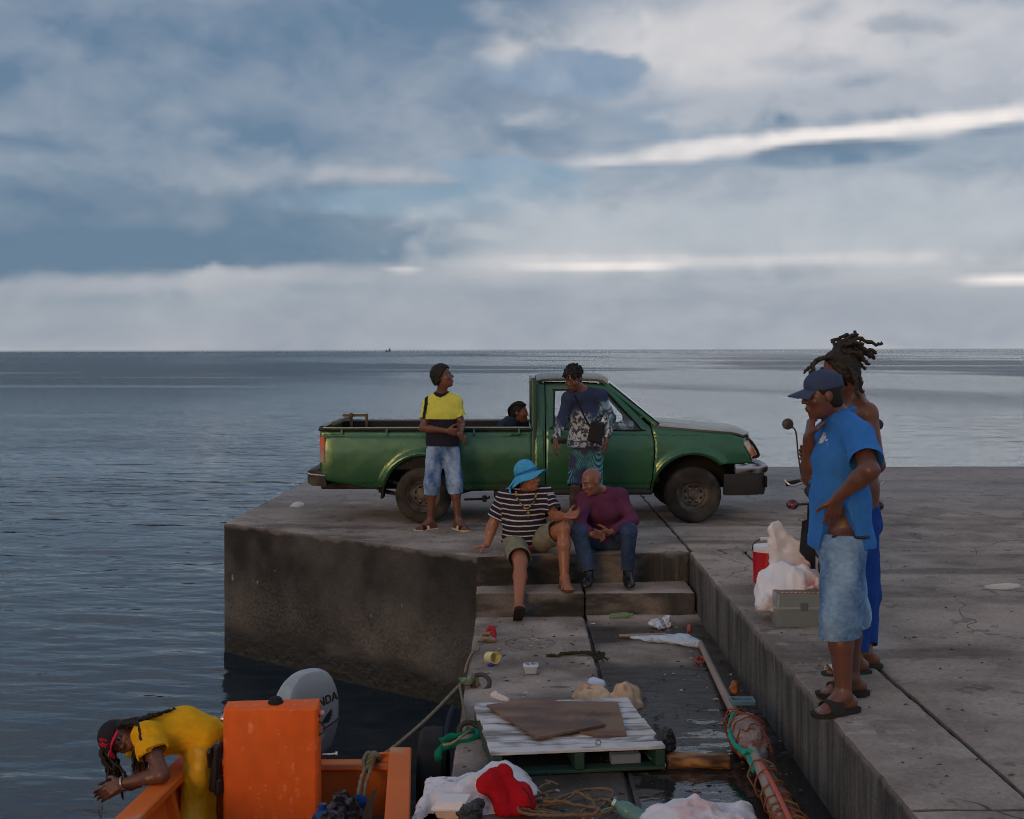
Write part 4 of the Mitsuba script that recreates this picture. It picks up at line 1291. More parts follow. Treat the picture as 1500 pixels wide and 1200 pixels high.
F = shirt_field(J, 0.007, 0.014, (0.68, 0.70), wd=0.88, dp=0.84, hem=(-0.723, 13.47, 0.865), sr=(0.060, 0.074), loose=0.002, neckr=0.055)
ysl = np.asarray(J['shL'])


def col1(v):
    z, x = v[:, 2], v[:, 0]
    c = np.where((z > 1.145)[:, None], rgb(206, 206, 92), rgb(36, 36, 50))
    out = (np.abs(x - (ysl[0] - 0.035 - 0.55 * np.maximum(1.30 - z, 0) * 0.3)) < 0.018) & (z > 1.09) & (x < ysl[0] + 0.02)
    c = np.where(out[:, None], rgb(30, 30, 40), c)
    nk = np.linalg.norm((v - np.asarray(J['neck'])) * (1, 1, 1.0), axis=1) < 0.088
    sl = (x < ysl[0] - 0.012) & (z < 1.145) & (z > 1.06)
    c = np.where(sl[:, None] & ~out[:, None], rgb(206, 206, 92), c)
    sr_ = (x > J['shR'][0] + 0.012) & (z < 1.145) & (z > 1.07)
    c = np.where(sr_[:, None], rgb(206, 206, 92), c)
    return np.where((nk & (z > 1.37))[:, None], rgb(32, 32, 42), c)


cloth(K1, 'shirt', F, col1, 0.007, 11, seed=1)
cloth(K1, 'denim_shorts', short_field(J, 0.007, (0.095, 0.086), (1.30, 1.28), calf=0.082, wd=0.90, dp=0.86), denim(rgb(150, 176, 208), rgb(52, 86, 138), 3, 12), 0.006, 15, seed=2)
for q in 'LR':
    so = obj('sandal', sole(J['an' + q], ft[q][0], L=0.285), RUBBER, K1, 30, rgb(206, 190, 150))
    for a_ in (0.055, 0.105):
        obj('strap', strap(J['an' + q], ft[q][0], at=a_, width=0.028, hgt=0.058), CLOTH, so, 40, rgb(190, 186, 172) if a_ < 0.1 else rgb(40, 38, 36))
obj('pipe', tube(spline([(-0.561, 13.17, 1.06), (-0.525, 13.13, 1.021), (-0.462, 13.1, 0.974)], 4), 0.008, 7), WORN, K1, True, rgb(176, 150, 110)) if False else None

# --- young man looking down, in the dark printed top, at the door
K2 = thing('person', 'young man in a dark printed long-sleeved top, standing before the door of the pickup', 'person')
J = dict(head=(0.608, 12.98, 1.57), look=(-0.42, -0.80, -0.42), neck=(0.722, 13.06, 1.438), chest=(0.732, 13.12, 1.215), waist=(0.747, 13.15, 0.978), pelvis=(0.749, 13.17, 0.824),
         shL=(0.569, 13.03, 1.37), shR=(0.889, 13.1, 1.388), elL=(0.492, 12.98, 1.146), elR=(0.99, 13.06, 1.17), wrL=(0.436, 12.93, 0.959), wrR=(0.943, 12.98, 0.955),
         hipL=(0.672, 13.17, 0.783), hipR=(0.832, 13.17, 0.783), knL=(0.64, 13.08, 0.48), knR=(0.827, 13.1, 0.478), anL=(0.609, 13.15, 0.092), anR=(0.819, 13.18, 0.088), front=(-0.15, -1, 0))
ft = {'L': ((-0.35, -0.93, 0),), 'R': ((0.3, -0.95, 0),)}
R, g = body(K2, J, DARK, hands={'L': dict(u=(-0.15, -0.1, -1), palm=(1, 0.2, 0), thumb=(0.3, -1, 0), curl=(18, 25, 15)), 'R': dict(u=(-0.1, -0.1, -1), palm=(-1, 0.2, 0), thumb=(-0.3, -1, 0), curl=(25, 35, 20))}, feet=ft, arm=0.9, leg=0.88, wd=0.95, dp=0.88)
scalp(K2, J, R, lift=0.010, tex=0.008, line=0.07)
rg = np.random.default_rng(4)
st = []
for i in range(84):
    a_, b_ = rg.uniform(0, 2 * np.pi), rg.uniform(0.05, 1.25)
    d_ = np.array([math.sin(b_) * math.cos(a_), math.sin(b_) * math.sin(a_) - 0.15, math.cos(b_)])
    p0 = np.array([0, -0.014, 0.036]) + d_ * [0.076, 0.096, 0.086]
    p1 = p0 + d_ * 0.022 + [0, 0, -0.01]
    p2 = p1 + d_ * 0.012 + R.T @ np.array([0, 0, -0.045]) + rg.normal(0, 0.006, 3)
    st.append([np.asarray(J['head']) + R @ p for p in (p0, p1, p2)])
locks(K2, 'hair_twists', st, 0.0095, BLACKHAIR, 5, parts=False, n=5)


def col2(v):
    z = v[:, 2]
    sw = fb(v, (9, 9, 7), 2, 3)
    sw2 = fb(v + 3 * (sw[:, None] - 0.5) * 0.06, (26, 26, 16), 5, 2)
    ink = smooth01(0.50, 0.56, np.abs(sw2 - 0.5) * 2 + 0.35)
    base = mixc(rgb(48, 58, 86), rgb(92, 140, 164), smooth01(1.08, 0.86, z + 0.1 * (sw - 0.5)))
    zone = smooth01(1.30, 1.14, z + 0.25 * (sw - 0.5) + 0.5 * np.abs(v[:, 0] - 0.70) * (v[:, 0] < 0.82)) * (1 - smooth01(0.86, 0.82, z))
    sleeve = smooth01(0.86, 0.89, v[:, 0]) * smooth01(1.38, 1.3, z) * smooth01(0.98, 1.05, z)
    prt = mixc(rgb(48, 48, 66), mixc(rgb(196, 186, 190), rgb(120, 130, 170), smooth01(0.4, 0.6, sw))[:, :], ink) if False else (rgb(58, 72, 94) + (mixc(rgb(176, 186, 192), rgb(106, 142, 164), smooth01(0.42, 0.58, sw)) - np.asarray(rgb(58, 72, 94))) * ink[:, None])
    zz = np.maximum(zone, sleeve)[:, None]
    plaid = (np.abs(np.sin(v[:, 0] * 60)) > 0.9) | (np.abs(np.sin(z * 60)) > 0.9)
    base = base * (0.8 + 0.5 * sw)[:, None]
    return base * (1 - zz) + prt * zz


cloth(K2, 'printed_top', shirt_field(J, 0.007, 0.020, wd=0.90, dp=0.88, hem=(0.749, 13.17, 0.873), long=True, sr=(0.062, 0.040), loose=0.006, neckr=0.058), col2, 0.008, 10, seed=4)


def col2b(v):
    q = fb(v, (10, 10, 10), 8, 3)
    leaf = smooth01(0.55, 0.75, np.sin((v[:, 2] * 1.0 + 0.5 * np.abs(np.sin(v[:, 0] * 9))) * 120 + 14 * q) * 0.5 + 0.5) * smooth01(0.42, 0.56, fb(v, 5.5, 6))
    return mixc(rgb(62, 62, 84), rgb(70, 158, 158), leaf)


cloth(K2, 'patterned_shorts', short_field(J, 0.007, (0.092, 0.088), (0.98, 0.98), wd=0.88, dp=0.88), col2b, 0.006, 12, seed=6)
p = spline([(0.619, 12.93, 1.414), (0.679, 12.9, 1.28), (0.762, 12.92, 1.116), (0.832, 12.95, 1.046)], 5)
bg = obj('shoulder_bag', crumple(Manifold.hull_points(np.vstack([box((0, 0, 0), (0.15, 0.06, 0.20), 0.02)[0]]).astype(np.float32)).refine_to_length(0.02), 0.006, 14, 2), CLOTH, K2, True, (0.02, 0.021, 0.022))
scene[bg] = ply(move(crumple(vf(Manifold.hull_points(box((0, 0, 0), (0.15, 0.06, 0.21), 0.02)[0].astype(np.float32)).refine_to_length(0.02)), 0.006, 14, 2), (0.837, 12.93, 1.033), rot([0, 1, 0], 12)), CLOTH, smooth=True, color=np.tile((0.022, 0.023, 0.024), (len(vf(Manifold.hull_points(box((0, 0, 0), (0.15, 0.06, 0.21), 0.02)[0].astype(np.float32)).refine_to_length(0.02))[0]), 1)))
obj('bag_strap', tube(p, 0.020, 6, flat=0.3), CLOTH, bg, True, (0.015, 0.015, 0.016))
for q in 'LR':
    so = obj('sandal', sole(J['an' + q], ft[q][0]), RUBBER, K2, 30, (0.02, 0.02, 0.02))
    obj('strap', strap(J['an' + q], ft[q][0]), RUBBER, so, 40, (0.03, 0.03, 0.03))

# --- man in the cargo bed, only head and shoulder above the rail
K3 = thing('person', 'man with cornrows sitting in the cargo bed, only his head and shoulder showing', 'person')
J = dict(head=(0.082, 14.85, 1.143), look=(0.96, -0.25, -0.05), neck=(0.016, 14.87, 1.036), chest=(-0.047, 14.88, 0.934), waist=(-0.118, 14.9, 0.799), pelvis=(-0.149, 14.9, 0.721),
         shL=(-0.023, 14.68, 1.016), shR=(-0.032, 15.05, 1.01), elL=(0.015, 14.62, 0.827), elR=(0.016, 15.1, 0.801), wrL=(0.155, 14.7, 0.86), wrR=(0.158, 15, 0.847),
         hipL=(-0.117, 14.78, 0.714), hipR=(-0.118, 15, 0.705), knL=(0.186, 14.76, 0.887), knR=(0.19, 15.02, 0.87), anL=(0.124, 14.76, 0.669), anR=(0.126, 15.02, 0.656), front=(1, 0, 0))
R, g = body(K3, J, BROWN, h=0.009, hands={'L': dict(u=(0.8, 0.5, 0), palm=(0, 0, -1), thumb=(0, 1, 0)), 'R': dict(u=(0.8, -0.5, 0), palm=(0, 0, -1), thumb=(0, -1, 0))}, feet={'L': ((1, 0, 0),), 'R': ((1, 0, 0),)}, arm=0.9, leg=0.86, wd=0.92, dp=0.9)
hk = scalp(K3, J, R, lift=0.006, tex=0.004, line=0.07)
st = []
for i in range(7):
    x = (i - 3) * 0.021
    st.append([np.asarray(J['head']) + R @ np.array(q) for q in ((x, 0.062, 0.094 - 3 * x * x), (x * 1.15, 0.0, 0.126 - 6 * x * x), (x * 1.1, -0.075, 0.098 - 6 * x * x), (x * 0.9, -0.118, 0.03), (x * 0.6, -0.108, -0.055))])
locks(K3, 'cornrows', st, 0.0105, BLACKHAIR, 6, parts=False, n=6, wob=0.001)
cloth(K3, 'jacket', shirt_field(J, 0.009, 0.020, wd=0.98, dp=0.95, hem=(-0.149, 14.9, 0.736), long=True, sr=(0.07, 0.042)), rgb(44, 50, 62), 0.008, 11, seed=9)
cloth(K3, 'trousers', short_field(J, 0.009, (0.09, 0.075), (1.9, 1.9), calf=0.06, cut=False), rgb(40, 42, 50), 0.006, 11, seed=10)


# --- man in the blue sun hat, leaning back on one hand
K4 = thing('person', 'seated man in a bright blue sun hat and striped polo shirt, leaning on one hand', 'person')
J = dict(head=(0.15, 11.86, 0.689), look=(0.86, -0.50, 0.0), neck=(0.126, 11.93, 0.563), chest=(0.113, 11.95, 0.429), waist=(0.113, 11.96, 0.239), pelvis=(0.12, 11.98, 0.116),
         shL=(-0.063, 11.98, 0.494), shR=(0.295, 11.94, 0.53), elL=(-0.189, 11.98, 0.23), elR=(0.392, 11.82, 0.338), wrL=(-0.232, 11.9, 0.071), wrR=(0.482, 11.6, 0.366),
         hipL=(0.025, 11.93, 0.079), hipR=(0.22, 11.93, 0.086), knL=(0.073, 11.5, -0.02), knR=(0.458, 11.6, 0.257), anL=(0.053, 11.2, -0.372), anR=(0.461, 11.52, -0.175), front=(0.1, -1, 0))
ft = {'L': ((0.10, -0.80, 0.60), (0.05, 0.60, 0.80)), 'R': ((0.22, -0.97, 0),)}
R, g = body(K4, J, TAN, h=0.0065, belly=0.92, wd=1.08, dp=1.10, arm=1.12, leg=1.05, feet=ft,
            hands={'L': dict(u=(-0.95, -0.25, -0.18), palm=(0, 0, -1), thumb=(0.1, -1, 0), curl=(6, 8, 6), spread=0.25), 'R': dict(u=(0.93, -0.15, 0.22), palm=(-0.2, -0.5, 0.8), thumb=(0, 0.5, 0.8), curl=(30, 35, 25), spread=0.15)})
F = Field([J['head']], 0.24, 0.006)
c = np.asarray(J['head'])
Hh = frame((0.92, -0.36, 0.26))
hc = c + Hh @ np.array([0, -0.012, 0.062])
F.ell(hc + Hh @ np.array([0, -0.006, 0.018]), (0.090, 0.108, 0.082), Hh, 0.02)
F.cap(hc + Hh @ np.array([0, -0.004, -0.03]), hc + Hh @ np.array([0, -0.004, 0.05]), 0.088, 0.066, 0.02, Hh[:, 1], 1.2)
m = relax(F.mesh(), 2)
v = m[0]
blue = rgb(72, 158, 206)
hatc = lambda v: mixc(np.asarray(blue) * 0.8, np.asarray(blue) * 1.15, fb(v, 30, 3))
hat = new(K4 + '__sun_hat')
a = np.linspace(0, 2 * np.pi, 49)[:-1]
rows = []
for q in np.linspace(0, 1, 7):
    fr_, bk = np.maximum(np.cos(a), 0), np.maximum(-np.cos(a), 0)
    rx = 0.088 + q * 0.058
    ry = 0.104 + q * (0.058 + 0.058 * fr_ ** 2 + 0.02 * bk)
    zz = -0.018 - q * (0.022 + 0.050 * np.sin(a) ** 2 * q + 0.085 * bk ** 2) + 0.010 * q * np.sin(5 * a) + 0.012 * q * fr_
    P = np.column_stack([rx * np.sin(a), ry * np.cos(a), zz])
    rows.append(hc + P @ Hh.T)
bv = np.vstack(rows)
bf = [[r * 48 + i, r * 48 + (i + 1) % 48, (r + 1) * 48 + (i + 1) % 48, (r + 1) * 48 + i] for r in range(6) for i in range(48)]
brim = thick(vf((bv, np.array(bf))), 0.004)
scene[hat] = ply(crumple(m, 0.008, 22, 4), CLOTH, smooth=True, color=np.clip(hatc(m[0]), 0, 1))
obj('brim', brim, CLOTH, hat, True, hatc)
fl = np.array([[-0.075, -0.070, -0.03], [0.075, -0.070, -0.03], [-0.11, -0.15, -0.105], [0.11, -0.15, -0.105], [-0.085, -0.165, -0.165], [0.085, -0.165, -0.165]])
fv = []
for r in range(0, 6, 2):
    for t in np.linspace(0, 1, 9):
        p = fl[r] * (1 - t) + fl[r + 1] * t + np.array([0, -0.03 * math.sin(math.pi * t) + 0.008 * math.sin(t * 14), 0])
        fv.append(hc + Hh @ p)
ff = [[r * 9 + i, r * 9 + i + 1, (r + 1) * 9 + i + 1, (r + 1) * 9 + i] for r in range(2) for i in range(8)]
obj('neck_flap', thick(vf((np.array(fv), np.array(ff))), 0.004), CLOTH, hat, True, hatc)
obj('hat_band', tube(np.array([hc + Hh @ np.array([0.094 * math.sin(t), 0.112 * math.cos(t), -0.004 + 0.01 * math.cos(t)]) for t in a]), 0.007, 5, closed=True, flat=1.6), CLOTH, hat, True, rgb(40, 118, 176))
waP = np.asarray(J['waist'])
shL4, elL4, shR4, elR4 = (np.asarray(J[q]) for q in ('shL', 'elL', 'shR', 'elR'))


def col4(v):
    x = v[:, 0] - 0.12
    s = v[:, 2] + 0.05 * x - 0.16 * x ** 2 * (v[:, 2] > 0.3) - 0.012 * np.sin(8 * x)
    for sh, el in ((shL4, elL4), (shR4, elR4)):
        u = nv(el - sh)
        t = (v - sh) @ u
        rr = np.linalg.norm(v - sh - t[:, None] * u, axis=1)
        on = (t > 0.055) & (rr < 0.10) & ((v[:, 0] < sh[0] - 0.035) if sh is shL4 else (v[:, 0] > sh[0] + 0.03))
        s = np.where(on, t + 0.012, s)
    ph = np.abs(((s / 0.047) % 1) - 0.5) * 0.047
    w = smooth01(0.0062, 0.0032, ph)
    return mixc(rgb(40, 36, 46), rgb(200, 196, 200), w)


cloth(K4, 'striped_polo_shirt', shirt_field(J, 0.0048, 0.018, (0.74, 0.80), wd=1.08, dp=1.12, belly=0.95, hem=(0.12, 11.98, 0.066), sr=(0.082, 0.090), loose=0.016, neckr=0.068), col4, 0.006, 9, seed=14, rel=1)
obj('collar', tube(np.array([np.asarray(J['neck']) + frame((0, -1, 0)) @ np.array([0.082 * math.sin(t), 0.075 * math.cos(t) + 0.005, 0.016 - 0.035 * max(math.cos(t), 0) ** 2]) for t in a]), 0.012, 6, closed=True), CLOTH, K4, True, (0.018, 0.016, 0.022))
cloth(K4, 'khaki_shorts', short_field(J, 0.0065, (0.118, 0.110), (0.86, 0.80), wd=1.10, dp=1.12, e=0.02, cut=False), lambda v: mixc(rgb(92, 92, 80), rgb(140, 136, 118), fb(v, 14, 3)), 0.010, 12, seed=15)
bd = []
n0 = np.asarray(J['neck'])
pts = spline([n0 + q for q in ((-0.085, 0.0, 0.02), (-0.088, -0.085, -0.03), (-0.055, -0.135, -0.10), (0.012, -0.155, -0.150), (0.065, -0.140, -0.09), (0.088, -0.09, -0.03), (0.08, 0.0, 0.02))], 7)
nk = obj('bead_necklace', tube(pts, 0.004, 5), PLASTIC, K4, True, (0.02, 0.015, 0.012))
for i, p in enumerate(pts[::2]):
    s_ = trimesh.creation.icosphere(subdivisions=1, radius=0.012)
    bd.append((np.array(s_.vertices) + p, s_.faces))
kb = obj('beads', cat(bd), PLASTIC, nk, True, lambda v: np.where((fb(v, 50, 4, 1) > 0.62)[:, None], rgb(200, 150, 50), np.where((fb(v, 50, 9, 1) > 0.6)[:, None], rgb(170, 150, 140), (0.015, 0.012, 0.012))))
tag(kb, kind='stuff')
cp = n0 + np.array([0.018, -0.172, -0.195])
obj('cross', cat([box(cp, (0.009, 0.007, 0.062), 0.002), box(cp + [0, 0, 0.012], (0.036, 0.0065, 0.009), 0.002)]), METAL, nk, 30, rgb(190, 150, 90))
obj('red_tag', crumple(vf(Manifold.hull_points(box((0.148, 11.72, 0.049), (0.045, 0.03, 0.085), 0.01)[0].astype(np.float32)).refine_to_length(0.012)), 0.004, 20, 2), CLOTH, K4, True, rgb(150, 50, 56))
u_, up_ = ft['L']
so = obj('flip_flop', sole(J['anL'], u_, up_, L=0.27), RUBBER, K4, 30, (0.025, 0.022, 0.02))
obj('strap', strap(J['anL'], u_, up_, at=0.09, width=0.03, hgt=0.062), RUBBER, so, 40, rgb(150, 110, 96))
so = obj('flip_flop', sole(J['anR'], ft['R'][0], L=0.27), RUBBER, K4, 30, rgb(96, 70, 62))
obj('strap', strap(J['anR'], ft['R'][0], at=0.09, width=0.03, hgt=0.062), RUBBER, so, 40, rgb(150, 110, 96))

# --- bald man in the purple sweater
K5 = thing('person', 'seated man with shaved head in a purple long-sleeved sweater, blue jeans and black shoes', 'person')
J = dict(head=(0.718, 11.76, 0.662), look=(-0.80, -0.48, -0.36), neck=(0.813, 11.88, 0.562), chest=(0.843, 11.95, 0.403), waist=(0.869, 12.05, 0.226), pelvis=(0.877, 12.08, 0.114),
         shL=(0.669, 11.88, 0.487), shR=(0.994, 11.95, 0.504), elL=(0.61, 11.7, 0.292), elR=(1.093, 11.8, 0.304), wrL=(0.708, 11.6, 0.208), wrR=(0.875, 11.62, 0.223),
         hipL=(0.783, 12, 0.101), hipR=(0.968, 12.02, 0.098), knL=(0.599, 11.62, 0.223), knR=(1.041, 11.64, 0.227), anL=(0.684, 11.6, -0.14), anR=(1.035, 11.64, -0.147), front=(-0.1, -1, 0))
R, g = body(K5, J, rgb(128, 86, 70), h=0.0065, wd=0.98, dp=0.96, arm=0.95, leg=0.9,
            hands={'L': dict(u=(0.92, -0.25, -0.1), palm=(0, 0.4, -0.8), thumb=(0, -0.5, 0.9), curl=(40, 45, 30)), 'R': dict(u=(-0.95, -0.2, -0.15), palm=(0, 0.5, -0.8), thumb=(0, -0.5, 0.9), curl=(35, 40, 30))})
cloth(K5, 'sweater', shirt_field(J, 0.006, 0.018, wd=1.03, dp=1.0, hem=(0.877, 12.08, 0.07), long=True, sr=(0.074, 0.044), loose=0.010, neckr=0.064), lambda v: mixc(rgb(74, 36, 62), rgb(104, 56, 86), fb(v, 10, 3)), 0.008, 11, seed=17)
obj('neckline', tube(np.array([np.asarray(J['neck']) + frame((-0.2, -1, 0)) @ np.array([0.074 * math.sin(t), 0.068 * math.cos(t) + 0.006, 0.022 - 0.034 * max(math.cos(t), 0) ** 2]) for t in a]), 0.007, 6, closed=True), CLOTH, K5, True, rgb(84, 42, 70))
cloth(K5, 'jeans', short_field(J, 0.0065, (0.100, 0.080), (1.93, 1.93), calf=0.062, wd=1.0, dp=1.0, cut=False), denim(rgb(66, 88, 120), rgb(28, 40, 64), 12, 4), 0.008, 12, seed=18)
for q, t_ in (('L', (-0.25, -0.97, 0)), ('R', (0.05, -1, 0))):
    cloth(K5, 'shoe', shoe_field(J['an' + q], t_, drop=0.100), (0.012, 0.012, 0.013), 0.002, 20, seed=19, mt=PLASTIC)

# --- man in the blue polo shirt at the quay edge
K6 = thing('person', 'man in blue polo shirt, cap and denim shorts at the quay edge, hand on chin', 'person')
J = dict(head=(1.606, 6.72, 1.617), look=(-0.97, -0.12, -0.14), neck=(1.704, 6.76, 1.512), chest=(1.708, 6.76, 1.302), waist=(1.711, 6.76, 1.081), pelvis=(1.714, 6.77, 0.867),
         shL=(1.75, 6.56, 1.425), shR=(1.688, 6.94, 1.397), elL=(1.748, 6.35, 1.262), elR=(1.577, 6.84, 1.18), wrL=(1.619, 6.45, 1.117), wrR=(1.54, 6.74, 1.396),
         hipL=(1.704, 6.66, 0.84), hipR=(1.74, 6.9, 0.811), knL=(1.664, 6.6, 0.481), knR=(1.796, 6.92, 0.444), anL=(1.69, 6.62, 0.09), anR=(1.813, 6.93, 0.099), front=(-0.97, -0.22, 0))
ft = {'L': ((-0.88, -0.47, 0),), 'R': ((-0.97, -0.2, 0),)}
R, g = body(K6, J, rgb(98, 64, 52), h=0.006, belly=0.70, wd=0.98, dp=1.06, arm=1.10, leg=1.06, feet=ft,
            hands={'L': dict(u=(-0.16, 0.42, -1), palm=(0.1, 1, 0.3), thumb=(-1, -0.1, 0.1), curl=(6, 8, 8), spread=0.02, tcurl=0.1), 'R': dict(u=(0.15, -0.05, 1), palm=(0.9, 0.2, -0.2), thumb=(0.2, -0.8, 0.5), curl=(34, 50, 35), spread=0.2)})
scalp(K6, J, R, lift=0.003, tex=0.002, line=0.06, back=-0.07)
cc = np.asarray(J['head'])
Hc = frame((-0.985, -0.10, -0.10))
F = Field([cc], 0.26, 0.006)
F.ell(cc + Hc @ np.array([0, -0.014, 0.050]), (0.086, 0.108, 0.086), Hc, 0.02)
F.cut(cc + Hc @ np.array([0, 0, 0.030]), Hc @ nv((0, -0.05, -1)))
capc = lambda v: mixc(rgb(42, 54, 82), rgb(70, 84, 114), fb(v, 16, 3))
cap6 = cloth(K6, 'cap', F, capc, 0.003, 20, seed=20)
xs = np.linspace(-1, 1, 15)
rows = []
for q in np.linspace(0, 1, 6):
    rows.append(np.array([cc + Hc @ np.array([0.080 * x, 0.062 + 0.032 * (1 - x * x) + q * 0.088 * (1 - 0.55 * x * x), 0.040 - q * 0.024 - 0.026 * x * x * (0.4 + 0.6 * q)]) for x in xs]))
bf = [[r * 15 + i, r * 15 + i + 1, (r + 1) * 15 + i + 1, (r + 1) * 15 + i] for r in range(5) for i in range(14)]
obj('peak', thick(vf((np.vstack(rows), np.array(bf))), 0.005), CLOTH, cap6, True, capc)
obj('cap_button', move(trimesh.creation.icosphere(subdivisions=2, radius=0.010), cc + Hc @ np.array([0, -0.014, 0.136])), CLOTH, cap6, True, rgb(50, 62, 92))
obj('cap_gap', thick(vf((np.vstack([[cc + Hc @ np.array([0.050 * math.cos(t) * r_, -0.122 + 0.014 * (1 - r_) * 0, 0.034 + 0.048 * math.sin(t) * r_]) for t in np.linspace(0, np.pi, 13)] for r_ in (0.2, 1.0)]), np.array([[i, i + 1, 13 + i + 1, 13 + i] for i in range(12)]))), 0.003), CLOTH, cap6, True, (0.012, 0.01, 0.01))
POLO = rgb(52, 114, 188)
s_ = nv(np.asarray(J['shL']) - np.asarray(J['shR']))
F = shirt_field(J, 0.006, 0.019, (0.78, 0.62), wd=0.98, dp=1.08, belly=0.78, sr=(0.082, 0.090), loose=0.022, neckr=0.066)
hemp = np.asarray((1.714, 6.77, 0.835))
F.cut(hemp + np.array([0, 0, -0.01]), (0.03, 0.02, -1))
# rucked up over the wrist on the near side
wp = np.asarray((1.653, 6.585, 0.817))
F.cap(wp, wp + np.array([-0.01, 0.0, 0.200]), 0.102, 0.062, 0.012, sub=True)
logo = np.asarray((1.592, 6.62, 1.408))


def col6(v):
    d = v - logo
    n = fb(v, (60, 60, 50), 3, 2)
    on = ((np.abs(d[:, 0] * 0.9 + d[:, 2] * 0.10) < 0.019) & (np.abs(d[:, 2]) < 0.036) & (v[:, 1] < logo[1] + 0.10) & (n > 0.47)) & (v[:, 0] < logo[0] + 0.05)
    c = mixc(np.asarray(POLO) * 0.86, np.asarray(POLO) * 1.1, fb(v, 8, 2))
    return np.where(on[:, None], rgb(196, 204, 220), c)


cloth(K6, 'polo_shirt', F, col6, 0.020, 6.0, (1.0, 1.0, 0.40), seed=21)
obj('collar', tube(np.array([np.asarray(J['neck']) + frame((-0.97, -0.22, 0)) @ np.array([0.080 * math.sin(t), 0.074 * math.cos(t) + 0.004, 0.020 - 0.045 * max(math.cos(t), 0) ** 2 + 0.012 * max(-math.cos(t), 0)]) for t in a]), 0.017, 6, closed=True, flat=0.8), CLOTH, K6, True, np.asarray(POLO) * 0.8)
cloth(K6, 'denim_shorts', short_field(J, 0.0065, (0.120, 0.112), (1.24, 1.20), calf=0.106, wd=0.98, dp=1.06, e=0.020, top=0.05), denim(rgb(144, 176, 204), rgb(50, 88, 134), 23, 4.5), 0.014, 9, (1, 1, 0.7), seed=22)
bp = np.asarray((1.714, 6.77, 0.899))
fr6 = frame((-0.97, -0.22, 0))
ab = np.radians(np.linspace(250, 316, 14))
obj('belt', tube(np.array([bp + fr6 @ np.array([0.198 * math.sin(t), 0.158 * math.cos(t), 0]) for t in ab]), 0.019, 6, flat=0.4), PLASTIC, K6, True, (0.012, 0.010, 0.010))
# pocket seams
for dx in (0.0,):
    pk = [(1.565, 6.535, 0.901), (1.567, 6.53, 0.857), (1.578, 6.53, 0.84), (1.661, 6.52, 0.841), (1.669, 6.525, 0.902)]
for q in 'LR':
    so = obj('sandal', sole(J['an' + q], ft[q][0], L=0.295, W=0.112, th=0.026), RUBBER, K6, 30, (0.02, 0.02, 0.021))
    obj('strap', strap(J['an' + q], ft[q][0], at=0.082, width=0.085, W=0.112, hgt=0.070), RUBBER, so, 40, (0.022, 0.021, 0.022))

# --- shirtless man behind him, dreadlocks flying
K7 = thing('person', 'shirtless man with wind-blown dreadlocks, standing behind the man in the blue polo shirt', 'person')
J = dict(head=(1.903, 7.55, 1.723), look=(-0.92, 0.30, -0.20), neck=(1.995, 7.58, 1.595), chest=(2.021, 7.62, 1.325), waist=(2.033, 7.62, 1.044), pelvis=(2.037, 7.62, 0.831),
         shL=(2.036, 7.44, 1.486), shR=(1.964, 7.84, 1.47), elL=(2.074, 7.38, 1.197), elR=(1.896, 7.9, 1.118), wrL=(1.862, 7.34, 1.074), wrR=(1.796, 7.72, 1.208),
         hipL=(2.011, 7.52, 0.805), hipR=(2.083, 7.76, 0.78), knL=(2.016, 7.48, 0.448), knR=(2.097, 7.72, 0.412), anL=(1.963, 7.43, 0.082), anR=(2.067, 7.58, 0.083), front=(-0.95, 0.1, 0))
ft = {'L': ((-0.97, -0.25, 0),), 'R': ((-0.99, -0.1, 0),)}
R, g = body(K7, J, rgb(112, 70, 52), h=0.0068, wd=1.0, dp=0.98, arm=1.05, leg=0.95, feet=ft, hands={'L': dict(u=(-1, 0.1, 0), palm=(0, 1, 0), thumb=(0, 0, 1)), 'R': dict(u=(-0.8, -0.4, 0.3), palm=(0, -1, 0), thumb=(0, 0, 1))})
scalp(K7, J, R, lift=0.020, tex=0.014, freq=40, line=0.08, back=-0.10, color=(0.020, 0.015, 0.012))
hd = np.asarray(J['head'])
st = []
for px, py, dd, mx, my in ((1262, 499, 0.0, 1238, 506), (1256, 496, 0.06, 1230, 502), (1283, 518, -0.02, 1252, 506), (1281, 525, 0.05, 1256, 513), (1274, 534, -0.05, 1256, 520), (1268, 541, 0.02, 1254, 524), (1279, 521, 0.1, 1248, 507), (1265, 507, -0.08, 1240, 505), (1258, 566, -0.10, 1254, 550), (1264, 562, 0.02, 1258, 545), (1266, 575, -0.06, 1260, 556)):
    X = lambda x, y, d: np.array([(x - 750) * d / 1900, d, 1.85 - (y - 514) * d / 1900])
    st.append([X(1226 + 0.3 * (mx - 1240), 530 + 0.25 * (my - 510), 7.55 + dd * 0.4), X((1228 + mx) / 2, (my + 520) / 2 - 4, 7.55 + dd * 0.7), X(mx, my, 7.55 + dd), X(px - 5, py - 3, 7.55 + dd * 1.2), X(px, py, 7.55 + dd * 1.3)])
for px, py, dd in ((1181, 545, 0.05), (1184, 552, -0.05), (1187, 538, 0.12), (1178, 548, 0.15), (1192, 560, -0.1)):
    st.append([X(1218, 524, 7.55 + dd), X(1204, 526, 7.55 + dd), X(1193, 533, 7.55 + dd), X(px, py, 7.55 + dd)])
rg = np.random.default_rng(31)
for q_ in list(st[:9]):
    o_ = rg.normal(0, 0.022, 3)
    st.append([np.asarray(p_) + o_ * f_ for p_, f_ in zip(q_, (0.6, 1.0, 1.3, 1.6, 2.2))])
hair7 = [k for k in scene if k.startswith(K7 + '__hair')][0]
locks(hair7, 'dreadlock', st, 0.0125, (0.026, 0.019, 0.014), 7, parts=True, n=8, wob=0.004)
